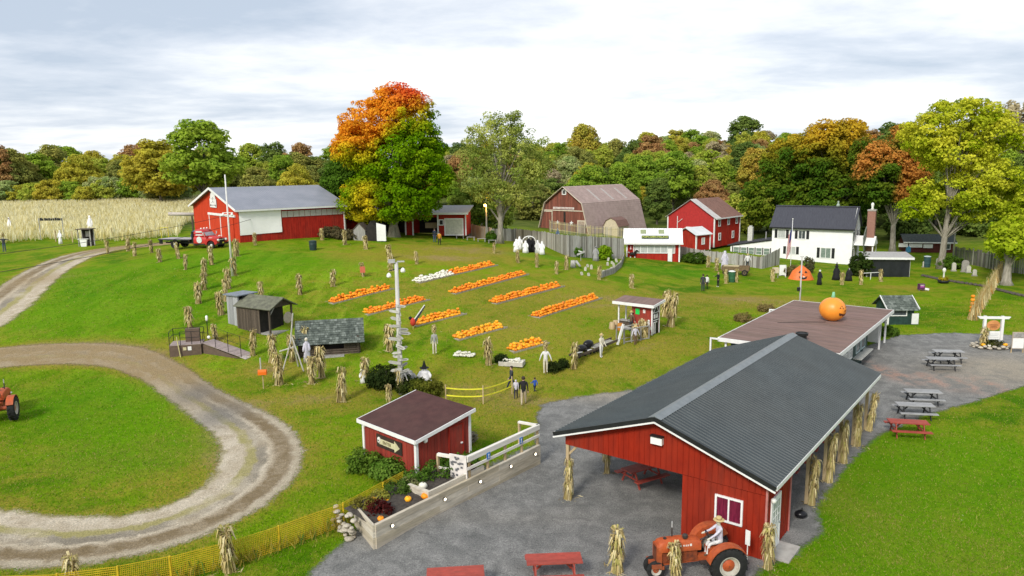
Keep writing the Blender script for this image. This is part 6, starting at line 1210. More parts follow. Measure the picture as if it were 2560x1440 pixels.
def net_fence():
    pts = [G(*p) for p in [(-120,1512),(0,1506),(150,1502),(300,1482),(430,1456),(575,1418),(700,1376),(860,1316),(960,1262),(1010,1232)]]; t = thing('mesh_fence', 'yellow plastic mesh fence along the near edge of the gravel loop', 'fence', pts[0]); a0 = pts[0]; mb = MB(); H_ = 1.0; rg = random.Random(4); ym = mat('yellow_netting', (.62, .44, .02), (.46, .32, .015), .6, 6)
    tot = 0
    for a, b in zip(pts[:-1], pts[1:]):
        d = b-a; L_ = d.length; n = int(L_/.062); pa = a-a0; pb = b-a0; lean = Vector((rg.uniform(-.03, .03), rg.uniform(-.05, .05), 0))
        for i in range(n):
            p = pa.lerp(pb, i/n); sg = .04*math.sin((tot+i*.062)*1.7); mb.beam(p+Vector((0, 0, .04+sg)), p+lean+Vector((0, sg, H_+sg)), .024, .008)
        for k in range(13): z = .05+k*(H_-.06)/12; mb.beam(pa+Vector((0, 0, z))+lean*(z/H_), pb+Vector((0, 0, z))+lean*(z/H_), .009, .024)
        tot += L_; MB().bx(-.03, .03, -.03, .03, -.1, 1.02).build('stake', ym, t, False, Matrix.Translation(pa))
    o = mb.build('netting', ym, t); o['kind'] = 'stuff'
    # rank grass that grows through the netting
    rgn = np.random.default_rng(9); gr = MB(); rr = random.Random(3)
    for a, b in zip(pts[:-1], pts[1:]):
        for i in range(int((b-a).length*42)):
            p = a.lerp(b, rr.random())-a0+Vector((rr.uniform(-.25, .25), rr.uniform(-.3, .3), 0)); h = rr.uniform(.2, .75); an = rr.uniform(0, 6.28); w_ = .014; dx, dy = math.cos(an)*w_, math.sin(an)*w_; lx, ly = rr.uniform(-.2, .2), rr.uniform(-.2, .2)
            gr.add([(p.x-dx, p.y-dy, p.z), (p.x+dx, p.y+dy, p.z), (p.x+lx*.5+dx*.6, p.y+ly*.5+dy*.6, p.z+h*.7), (p.x+lx, p.y+ly, p.z+h)], [(0, 1, 2, 3)], rr.choice([0, 0, 1]))
    o = gr.build('rank_grass', [mat('straw_grass', (.34, .27, .04), (.26, .2, .03)), mat('green_grass_blade', (.10, .19, .02), (.07, .14, .015))], None); o.location = a0; tag(o, 'straw-coloured rank grass growing along the yellow mesh fence', 'grass', kind='stuff')
net_fence()
def tape_line():
    a, b, c = G(1115, 1008), G(1208, 1010), G(1280, 985); t = thing('caution_tape', 'two lines of yellow caution tape on stakes behind the ticket shed', 'barrier', b); tp = mat('yellow_tape', (.85, .80, .06), (.72, .68, .05), .45, 3)
    P = [a-b, Vector((0, 0, 0)), c-b]
    for p in P: MB().bx(-.03, .03, -.03, .03, -.1, 1.15).build('stake', LUMBER, t, False, Matrix.Translation(p))
    for z in (.95, .5):
        for p, q in zip(P[:-1], P[1:]):
            mb = MB(); n = 10
            for i in range(n):
                s, e = p.lerp(q, i/n), p.lerp(q, (i+1)/n); sag = lambda k: -.06*math.sin(math.pi*k/n); mb.beam(s+Vector((0, 0, z+sag(i))), e+Vector((0, 0, z+sag(i+1))), .012, .075)
            mb.build('tape', tp, t)
tape_line()
# ------------------------------------------------------------ retaining wall planter
def planter():
    a, b, c = Vector(atz(941, 1377, 0)), Vector(atz(1350, 1163, 0)), Vector(atz(893, 1322, 0)); t = thing('retaining_wall', 'long pale timber retaining wall with round lights beside the gravel yard', 'wall', a, ang(a, b)); L_ = (b-a).length; wm = [mat('pale_timber%d' % i, c1, tuple(x*.74 for x in c1), .85, 4, (.4, 1, 3), .3, grime=.45) for i, c1 in enumerate([(.62, .55, .43), (.57, .50, .37), (.66, .60, .49)])]
    H_ = 1.05; n = 4
    for k in range(n):
        x = 0; segs = [(0, L_*.33), (L_*.33, L_*.7), (L_*.7, L_)] if k % 2 else [(0, L_*.5), (L_*.5, L_)]
        for i, (s, e) in enumerate(segs): MB().bx(s+.004, e-.004, -.02-.012*((k+i) % 2), .12, k*H_/n+.003, (k+1)*H_/n-.006).build('timber', wm[(k+i) % 3], t)
    Mi = Matrix.Rotation(-ang(a, b), 4, 'Z')
    q = Mi@(c-a); e2 = thing('end_wall', None, None); e2.parent = t; e2.rotation_euler = (0, 0, math.atan2(q.y, q.x)); le = q.length
    for k in range(n): MB().bx(.02, le, 0, .1, k*H_/n+.003, (k+1)*H_/n-.006).build('timber', wm[k % 3], e2)
    MB().bx(.35, .62, -.02, -.0, .72, .86).build('name_plate', mat('brass_plate', (.5, .45, .2)), e2)
    for f in (.075, .355, .57, .775, .955): o = MB().lathe([(.085, 0), (.085, -.06)], 14, (L_*f, -.03, .74), 'y').build('lamp_base', BLACK, t, True); MB().sph((L_*f, -.09, .74), .062, (1, .6, 1), 10, 8).build('lamp_lens', emis('lit_lens', (1, .86, .6), 2.2), o, True)
    # second low timber step, soil
    s2 = MB().bx(L_*.285, L_*.30, .14, 1.4, .9, 1.25).bx(L_*.30, L_*.62, .14, .24, H_-.02, 1.25).build('upper_timber', wm[2], t)
    rg = random.Random(2); vs = []; nx, ny = 26, 10
    for j in range(ny+1):
        for i in range(nx+1): vs.append((.1+i*(L_-.3)/nx, .11+j*1.9/ny, .86+.06*rg.random()+.02*j))
    so = MB().add(vs, [(j*(nx+1)+i, j*(nx+1)+i+1, (j+1)*(nx+1)+i+1, (j+1)*(nx+1)+i) for j in range(ny) for i in range(int(nx*.62))]).build('soil_bed', mat('garden_soil', (.085, .072, .06), (.045, .038, .032), .95, 6, bump=.9), t, True)
    M = Matrix.Translation(a)@Matrix.Rotation(ang(a, b), 4, 'Z')
    # railing on top
    r = thing('ramp_railing', 'whitewashed wooden railing above the retaining wall', 'railing', M@Vector((L_*.52, .1, 0)), ang(a, b)); wr = mat('bleached_rail', (.78, .75, .68), (.66, .62, .55), .8, 4, (.4, 1, 3)); RL = L_*.48
    for k in range(5): MB().bx(k*RL/4.05, k*RL/4.05+.1, 0, .1, .95, 1.95).build('post', LUMBER, r)
    MB().beam((-.1, .05, 1.98), (RL+.1, .05, 1.98), .16, .09).build('top_rail', wr, r); MB().beam((-.1, .0, 1.86), (RL+.1, .0, 1.86), .05, .16).build('face_rail', wr, r); MB().beam((-.1, .0, 1.48), (RL+.1, .0, 1.48), .05, .13).build('mid_rail', wr, r)
    MB().beam((RL+.05, .05, 1.98), (RL-.15, 1.1, 1.98), .16, .09).build('top_rail', wr, r); MB().bx(RL-.2, RL-.1, 1.0, 1.1, .9, 1.95).build('post', LUMBER, r)
    MB().beam((-.05, .05, 1.9), (-.35, 1.55, 1.85), .14, .12).beam((-.05, .05, 1.3), (-.35, 1.55, 1.25), .05, .1).build('return_rail', wr, r); MB().bx(-.4, -.3, 1.5, 1.6, .9, 1.85).build('post', LUMBER, r)
    # poster on the corner
    p = MB().beam((-.14, .0, 1.45), (-.3, .85, 1.42), .03, 1.25).build('picture_poster', mat('white_sign', ()), r)
    for i in range(22): k = rg.random(); MB().beam(Vector((-.16-.16*k, .05+.72*k, 1.0+rg.random()*.9))-Vector((.012, .0, 0)), Vector((-.16-.16*k-.012, .11+.72*k, 1.0+rg.random()*.02+.45)), .02, .05).build('poster_mark', mat('dark_print', (.15, .15, .16)), p) if 0 else MB().bx(-.02, .0, -.05, .05, -.04, .04).build('poster_mark', mat('dark_print', (.15, .15, .16)), p, False, T(-.165-.16*k, .06+.72*k, .95+rg.random()*1.0, 0, 0, R(11)))
    for f in (.25, .72): q_ = MB().bx(RL*f-.11, RL*f+.11, -.06, -.035, 1.52, 1.82).build('wheelchair_sign', mat('sign_blue', (.06, .22, .55)), r); MB().sph((RL*f, -.065, 1.74), .025, nu=8, nv=6).bx(RL*f-.015, RL*f+.015, -.07, -.06, 1.62, 1.71).bx(RL*f-.05, RL*f+.05, -.07, -.06, 1.57, 1.6).build('wheelchair_symbol', WHITE, q_)
    # pumpkins and plants on the bed
    zb = .9
    for k, (x, y, rr, kd) in enumerate([(.55, .35, .14, 'o'), (1.4, 1.75, .16, 'a'), (1.75, 1.35, .11, 'a'), (2.35, .75, .15, 'a'), (2.9, .35, .19, 'o'), (3.5, 1.1, .2, 'w'), (3.15, 1.65, .12, 'a'), (4.25, .45, .10, 'a'), (5.55, .5, .14, 'a'), (6.15, .28, .11, 'a')]):
        p = M@Vector((x, y, zb)); pumpkin(p, rr, kd, ['small orange pumpkin at the near corner of the timber planter', 'amber pumpkin among yellow mums in the planter', 'smallest pumpkin beside the yellow mums', 'orange pumpkin in the middle of the planter soil', 'large pumpkin against the upper timber step', 'round white pumpkin on the upper timber step', 'pumpkin among the pale squash on the upper step', 'tiny pumpkin on the far soil of the planter', 'orange pumpkin left of the picture poster', 'orange pumpkin at the foot of the picture poster'][k])
    return M, L_
PL_M, PL_L = planter()
STONE = mat('field_stone', (.52, .47, .38), (.36, .32, .25), .9, 3, bump=.4, rnd=.2)
def rock(seed, r=1.):
    rg = random.Random(seed); mb = MB(); mb.sph((0, 0, 0), r, (1, .8, .5), 9, 6); mb.v = [tuple(c*(1+rg.uniform(-.14, .14)) for c in v) for v in mb.v]; o = mb.build('stone', STONE, None, 40); C.objects.unlink(o); return o
ROCKS = [rock(i) for i in range(4)]
def stone_heap():
    a = G(905, 1352); t = thing('stone_wall', 'heap of stacked tan field stones at the near end of the planter', 'stone wall', a); rg = random.Random(4); e0 = Vector(atz(865, 1300, .2)); 
    for i in range(34):
        k = rg.random(); top = .95*(1-.15*rg.random()); p = Vector((-.35-k*1.0, -.05+k*1.35, 0)); z = rg.choice([.08, .25, .42, .58, .75, .9])*(1-.15*k); o = put(ROCKS[i % 4], 'stone', t, p+Vector((rg.uniform(-.14, .14), rg.uniform(-.14, .14), z)), rg.uniform(0, 6.28), rg.uniform(.11, .19))
stone_heap()
# ------------------------------------------------------------ shrubs and plants
def shrub(name, label, px, py, r, h, c1, c2, seed, n=110, leaf=.12, per=26, cr=.22, cat='shrub', loc=None):
    g = loc or G(px, py); rng = np.random.default_rng(seed); t = thing(name, label, cat, g); P, Nn, ci, cc = clumps(rng, [(0, 0, h*.55, r, r, h*.5), (r*.35, 0, h*.4, r*.7, r*.7, h*.4), (-r*.35, .1, h*.42, r*.7, r*.7, h*.42)], n, per, cr, .5, .9); cl = rng.normal(0, 1, len(cc)); col = lerp3(c1, c2, cl[ci]*.3+.5)*(1+rng.normal(0, .1, len(P)))[:, None]
    leaves('foliage', P, Nn, leaf, np.clip(col, .002, 1), leafmat('leaf_tissue'), t, rng); mb = MB(); [mb.tube([(0, 0, 0), tuple(c*np.array([.5, .5, .6])), tuple(c)], [.03, .02, .008], 4) for c in cc[::max(1, len(cc)//14)]]; mb.build('stems', BARK, t); return t
def plants():
    gr, dk = (.09, .19, .02), (.16, .27, .035)
    shrub('juniper_bush', 'spreading green bush at the left foot of the ticket shed', 908, 1176, .75, .9, (.09,.17,.02), (.2,.31,.04), 71, 150, .11); shrub('fern_bush', 'bright green fern bush in front of the arrow sign wall', 975, 1192, .8, .75, gr, (.20,.32,.05), 72, 150, .12)
    shrub('yew_bush', 'low dark bush behind the ticket shed corner', 1165, 1108, .5, .5, (.22,.2,.15), (.4,.36,.26), 73, 40, .1)
    shrub('dark_shrub', 'round dark shrub left of the signpost pole', 970, 968, 1.35, 1.35, (.025,.045,.012), (.055,.075,.02), 74, 230, .12); shrub('dark_shrub', 'dark weedy shrub between the signpost pole and the witch figure', 1030, 985, .9, .9, (.035,.055,.012), (.08,.10,.02), 75, 150, .12); shrub('yellowing_shrub', 'yellowing green shrub behind the ticket shed roof', 1065, 990, 1.0, 1.0, (.09,.12,.015), (.2,.2,.03), 76, 170, .12)
    shrub('green_bush', 'small green bush at the grey plank fence', 1440, 642, .75, 1.3, (.08,.19,.02), (.16,.30,.03), 77, 90, .16); shrub('lime_bush', 'bright lime green bush right of the grey hooded figure', 1509, 648, .95, 1.6, (.20,.36,.012), (.34,.50,.02), 78, 150, .18); shrub('fence_bush', 'green bush along the grey fence right of the popcorn stand', 1735, 657, 1.6, 1.3, (.05,.11,.014), (.10,.17,.02), 79, 170, .18)
    shrub('lamp_bush', 'clipped green bush at the foot of the lit lamp pole', 1228, 606, .65, 1.4, (.05,.12,.012), (.10,.2,.02), 80, 100, .15); shrub('round_bush', 'dark round bush at the farmhouse right corner', 2155, 690, 1.5, 2.8, (.03,.06,.012), (.07,.11,.02), 81, 240, .18); shrub('weed_patch', 'brown dry weeds at the right end of the storage barn', 830, 594, 1.6, 1.3, (.09,.085,.04), (.19,.16,.075), 82, 130, .16); shrub('weed_patch', 'brown brush heap left of the grey playhouse', 865, 598, 1.8, 1.1, (.10,.085,.04), (.2,.165,.085), 83, 140, .16)
    for px, py, lab in ((1915, 778, 'dry brown weeds along the far left side of the snack bar'), (1860, 803, 'dry brown weeds along the near left side of the snack bar')): shrub('weed_patch', lab, px, py, .75, .6, (.22,.17,.06), (.36,.28,.11), px, 80, .1)
    shrub('dark_tuft', 'dark green tuft left of the white pumpkin crate', 1255, 908, .4, .6, (.02,.04,.012), (.05,.07,.02), 84, 60, .1); shrub('dark_tuft', 'dark bush right of the white-shirted scarecrow', 1385, 928, .5, .55, (.03,.05,.015), (.06,.08,.02), 85, 70, .1); shrub('dark_tuft', 'dark bush at the left end of the farm implement', 1410, 918, .35, .5, (.025,.045,.012), (.05,.07,.02), 86, 55, .1)
    shrub('willow_bush', 'small drooping bush before the farmhouse wall', 2018, 682, .8, 2.0, (.10,.10,.05), (.2,.19,.09), 87, 80, .16); shrub('mum_bush', 'tan mum bush left of the jack-o-lantern banner', 1980, 690, 1.2, 1.3, (.18,.15,.05), (.28,.23,.08), 88, 120, .15); shrub('graveyard_bush', 'leafy green bush in the middle of the gravestones', 2378, 672, 1.5, 1.6, (.07,.15,.015), (.15,.26,.03), 89, 190, .16); shrub('shack_bush', 'green bush between the snack bar and the green shack', 2215, 838, .8, .7, (.07,.14,.02), (.13,.22,.03), 90, 110, .13)
    for i, (x, y, c1, c2, r, lab) in enumerate([(1.0, .95, (.055,.012,.012), (.12,.022,.02), .55, 'dark red mum in the timber planter'), (1.75, 1.75, (.22,.26,.06), (.5,.45,.07), .4, 'yellow mum at the back of the planter'), (5.9, .75, (.055,.012,.012), (.11,.022,.02), .4, 'dark red mum below the picture poster'), (4.9, 1.5, (.06,.13,.02), (.13,.24,.03), .8, 'green daylily clump at the foot of the shed'), (3.3, 1.75, (.25,.27,.12), (.42,.42,.16), .4, 'pale ornamental grass on the upper step'), (5.9, 1.6, (.07,.16,.02), (.16,.29,.04), .65, 'bright daylily clump left of the poster'), (3.9, 1.9, (.07,.15,.02), (.15,.27,.035), .7, 'daylily clump between the upper step and the shed'), (2.6, 1.7, (.06,.12,.02), (.14,.22,.04), .55, 'low green plants behind the planter soil'), (.8, 1.7, (.16,.15,.03), (.3,.26,.05), .45, 'dry grass clump at the stone end of the planter'), (6.6, 1.5, (.07,.16,.02), (.17,.3,.04), .6, 'daylily clump under the railing return')]):
        shrub('flower_clump', lab, 0, 0, r, r*.9, c1, c2, 110+i, 70, .08, 22, .14, 'plant', PL_M@Vector((x, y, .86)))
plants()
# ------------------------------------------------------------ picnic tables
def picnic_table(name, label, m, loc, rz, L_=1.83, frame=None, group=None):
    t = thing(name, label, 'picnic table', loc, rz, group); fm = frame or m; pl = MB().bx(-L_/2, L_/2, -.068, .068, -.02, .02).build('top_plank', m, t)
    for k in range(5): o = pl if k == 0 else put(pl, 'top_plank', t); o.location = (0, (k-2)*.146, .75)
    for s_ in (-1, 1):
        for k in range(2): o = put(pl, 'bench_plank', t); o.location = (0, s_*(.64+k*.142), .44)
    for x in (-L_/2+.3, L_/2-.3):
        for s_ in (-1, 1): MB().beam((x, s_*.28, .72), (x, s_*.62, .0), .045, .09).build('leg', fm, t)
        MB().bx(x-.05, x-.005, -.8, .8, .355, .42).build('bench_support', fm, t); MB().bx(x-.05, x-.005, -.36, .36, .66, .73).build('top_support', fm, t); MB().beam((x*.9, 0, .38), (x*.45, 0, .71), .045, .07).build('brace', fm, t)
    return t
REDT = mat('red_table_paint', (.40, .065, .045), (.30, .05, .035), .6, 4, grime=.2, rnd=.1); GREYT = mat('grey_table_top', (.36, .36, .36), (.27, .27, .27), .6, 4, grime=.2, rnd=.1); BLKF = mat('black_frame', (.03, .03, .032), (.02, .02, .02), .5)
def tables():
    for px, py, rz, lab, m in [(2368, 903, -8, 'grey picnic table farthest back on the gravel', GREYT), (2352, 922, -8, 'grey picnic table just in front of the farthest one', GREYT), (2305, 1008, -10, 'grey picnic table, rear one of the pair above the red table', GREYT), (2285, 1043, -10, 'grey picnic table, front one of the pair above the red table', GREYT), (2268, 1088, -12, 'red picnic table on the grass edge right of the pavilion', REDT)]:
        g = G(px, py); picnic_table('picnic_table', lab, m, g, R(rz), 1.95, BLKF if m is GREYT else None)
    g = Vector(atz(1385, 1446, 0)); picnic_table('picnic_table', 'red picnic table at the bottom edge left of the tractor', REDT, g, R(3), 1.95); g = Vector(atz(1140, 1482, 0)); picnic_table('picnic_table', 'red picnic table cut by the bottom edge', REDT, g, R(5), 1.95)
    picnic_table('picnic_table', 'dark red picnic table nearest the open pavilion front', REDT, Vector(atz(1605, 1205, 0)), R(30), 1.9)
    for y in (8.4, 11.6, 14.8):
        for x, l in ((-1.9, 'left'), (2.3, 'right')): p = PAV_M@Vector((x, y, 0)); picnic_table('picnic_table', f'dark red picnic table under the pavilion roof, {ORD[int((y-5)/3.2)]} from the front on the {l} side', REDT, p, R(52.6)-R(90), 1.9)
tables()
# ------------------------------------------------------------ tractors and truck
TRAC = mat('tractor_orange', (.50, .10, .025), (.36, .065, .02), .55, 5, grime=.5, spec=.35); TYRE = mat('tyre_rubber', (.022, .022, .022), (.014, .014, .014), .85, 8, bump=.3); IRON = mat('dark_iron', (.06, .05, .045), (.03, .026, .024), .6, 6)
def wheel(parent, name, x, y, r, wd, rimm, hub, lugs=0, side=1, inset=.03):
    w_ = thing(name, None, None); w_.parent = parent; w_.location = (x, y, r); ri = r*.56
    pr = [(ri, -wd*.42), (r*.86, -wd*.5), (r*.97, -wd*.36), (r, 0), (r*.97, wd*.36), (r*.86, wd*.5), (ri, wd*.42), (ri*.96, 0), (ri, -wd*.42)]; ty = MB().lathe(pr, 28, (0, 0, 0), 'y', 0, False)
    for k in range(lugs):
        for s_ in (-1, 1): a = 2*math.pi*(k+.25*s_)/lugs; ty.beam((r*1.0*math.cos(a), s_*.02, r*1.0*math.sin(a)), (r*.99*math.cos(a+.16), s_*wd*.45, r*.99*math.sin(a+.16)), .045, .06, 0, (math.cos(a), 0, math.sin(a)))
    ty.build('tyre', TYRE, w_, 45)
    MB().lathe([(ri*1.0, side*wd*.30), (ri*1.0, side*wd*.44), (ri*.9, side*wd*.42), (ri*.86, side*wd*.2), (ri*.6, side*wd*.12), (.02, side*wd*.1)], 24, (0, 0, 0), 'y', 0, False).build('rim', rimm, w_, 45); MB().lathe([(ri*.62, side*wd*.12), (ri*.55, side*wd*.2), (ri*.2, side*wd*.3), (.02, side*wd*.32)], 14, (0, 0, 0), 'y', 0, False).build('hub', hub, w_, 45)
    return w_
def tractor(label, loc, rz, brand=True):
    # local +x is forward
    t = thing('tractor', label, 'tractor', loc, rz)
    hood = [(-.0, .86), (.02, 1.22), (.12, 1.32), (.6, 1.37), (1.35, 1.36), (1.52, 1.30), (1.56, 1.18), (1.56, .86)]
    mb = MB(); secs = []
    for x, z in [(0, 1.30), (.15, 1.36), (.7, 1.40), (1.35, 1.37), (1.5, 1.32), (1.56, 1.2)]: secs.append([(x, y*.25, zz) for y, zz in ((-1, .98), (-1.02, z-.12), (-.8, z-.03), (-.35, z), (.35, z), (.8, z-.03), (1.02, z-.12), (1, .98))])
    vs = [p for s in secs for p in s]; n = 8; mb.add(vs, [(i*n+j, i*n+(j+1) % n, (i+1)*n+(j+1) % n, (i+1)*n+j) for i in range(len(secs)-1) for j in range(n)]+[tuple(range(n)), tuple(range(len(vs)-1, len(vs)-n-1, -1))]); mb.build('hood', TRAC, t, 40)
    MB().prism([(-.24, .55), (.24, .55), (.25, 1.18), (.15, 1.25), (-.15, 1.25), (-.25, 1.18)], 1.42, 1.6, 'yz').build('radiator_shell', TRAC, t); MB().bx(1.6, 1.615, -.15, .15, .62, 1.15).build('grille', mat('rust_grille', (.16, .05, .025), (.09, .03, .018)), t); MB().bx(1.45, 1.8, -.33, .33, .44, .58).bx(1.35, 1.5, -.3, .3, .38, .5).build('front_bolster', TRAC, t)
    MB().bx(.1, 1.4, -.16, .16, .55, .98).build('engine', mat('greasy_orange', (.30, .07, .025), (.12, .035, .02), .6, 6), t)
    for k in range(4): MB().lathe([(.07, 0), (.07, .16)], 8, (.35+k*.27, -.17, .78)).build('engine_pot', IRON, t)
    MB().beam((-.9, 0, .62), (1.5, 0, .52), .22, .2).build('frame', TRAC, t); MB().bx(-1.0, -.3, -.2, .2, .55, .95).build('gearbox', TRAC, t); MB().tube([(-.75, -.75, .72), (-.75, .75, .72)], .11, 10).build('rear_axle', TRAC, t)
    MB().tube([(.95, -.12, 1.36), (.95, -.12, 1.72)], .03, 8).build('exhaust_pipe', IRON, t); MB().tube([(.95, -.12, 1.72), (.95, -.12, 1.95)], .022, 8).build('exhaust_stack', mat('steel_pot', ()), t); MB().lathe([(.07, 0), (.1, .06), (.1, .14), (.04, .18)], 10, (.55, .1, 1.38)).build('air_cleaner', IRON, t); MB().tube([(1.25, 0, 1.37), (1.25, 0, 1.42)], .06, 10).build('filler_cap', IRON, t)
    wh = mat('rim_white', (.55, .52, .46), (.42, .39, .33), .6, 5, grime=.25)
    for s_, l in ((-1, 1), (1, 1)):
        wheel(t, 'rear_wheel', -.75, s_*.82, .66, .36, wh, TRAC, 18, s_)
        pts = [(-.75+.74*math.cos(a), .66+.74*math.sin(a)) for a in np.linspace(R(12), R(150), 12)]; m = MB()
        for (a, b), (c, d) in zip(pts[:-1], pts[1:]): m.add([(a, s_*.62, b), (c, s_*.62, d), (c, s_*.98, d), (a, s_*.98, b), (a*.985-.01, s_*.62, b*.975), (c*.985-.01, s_*.62, d*.975), (c*.985-.01, s_*.98, d*.975), (a*.985-.01, s_*.98, b*.975)], [(0,1,2,3), (7,6,5,4), (0,3,7,4), (1,5,6,2), (0,4,5,1), (3,2,6,7)])
        for (a, b), (c, d) in zip(pts[:-1], pts[1:]): m.add([(a, s_*.615, b), (c, s_*.615, d), (-.75+(c+.75)*.55, s_*.615, .66+(d-.66)*.55), (-.75+(a+.75)*.55, s_*.615, .66+(b-.66)*.55)], [(0, 1, 2, 3)])
        m.build('fender', TRAC, t)
        wheel(t, 'front_wheel', 1.62, s_*.19, .33, .15, wh, TRAC, 0, s_)
    MB().beam((1.62, 0, .5), (1.62, 0, .3), .14, .12).tube([(1.62, -.2, .33), (1.62, .2, .33)], .04, 8).build('front_pedestal', TRAC, t)
    MB().tube([(.0, 0, 1.2), (-.35, 0, 1.36)], .022, 6).build('steering_column', IRON, t); ax = Vector((-.35, 0, 1.36)); m = MB(); u = Vector((.38, 0, .92)).normalized(); v = Vector((0, 1, 0)); pts = [ax+(u*math.cos(a)+v*math.sin(a))*.21 for a in np.linspace(0, 2*math.pi, 19)]; m.tube(pts, .016, 6, 0, False); [m.tube([ax, pts[k]], .01, 5) for k in (0, 6, 12)]; m.build('steering_wheel', BLACK, t, True)
    MB().lathe([(.05, -.03), (.2, 0), (.25, .05), (.24, .08), (.1, .04)], 14, (-.85, 0, 1.02), 'z', 0, True, (.9, 1)).build('seat', IRON, t, True); MB().beam((-.6, 0, .9), (-.85, 0, 1.0), .06, .04).build('seat_spring', IRON, t); MB().bx(-.5, .05, -.4, -.16, .5, .53).bx(-.5, .05, .16, .4, .5, .53).build('foot_plate', IRON, t)
    if brand:
        for k, (x, w_) in enumerate([(.35, .10), (.47, .05), (.54, .05), (.62, .05), (.72, .09), (.83, .11), (.96, .06), (1.04, .06), (1.12, .05), (1.19, .06)]):
            for s_ in (-1, 1): MB().bx(x, x+w_*.75, s_*.252-.008, s_*.252+.008, 1.165, 1.165+(.085 if k in (0, 5) else .06)).build('hood_letter', WHITE, t)
    MB().sph((1.3, -.32, 1.02), .06).build('headlight', LAMPW, t, True)
    return t
TR_LOC = Vector(atz(1724, 1424, 0)); TR_RZ = R(188)
TRK = tractor('orange antique tractor with white-rimmed wheels beside the red pavilion wall', Vector((TR_LOC.x+.25, TR_LOC.y-.15, 0)), TR_RZ)
g = G(8, 1040); tractor('orange tractor with big black tyres at the left edge of the lawn', (g.x, g.y-.2, g.z), R(112), False)

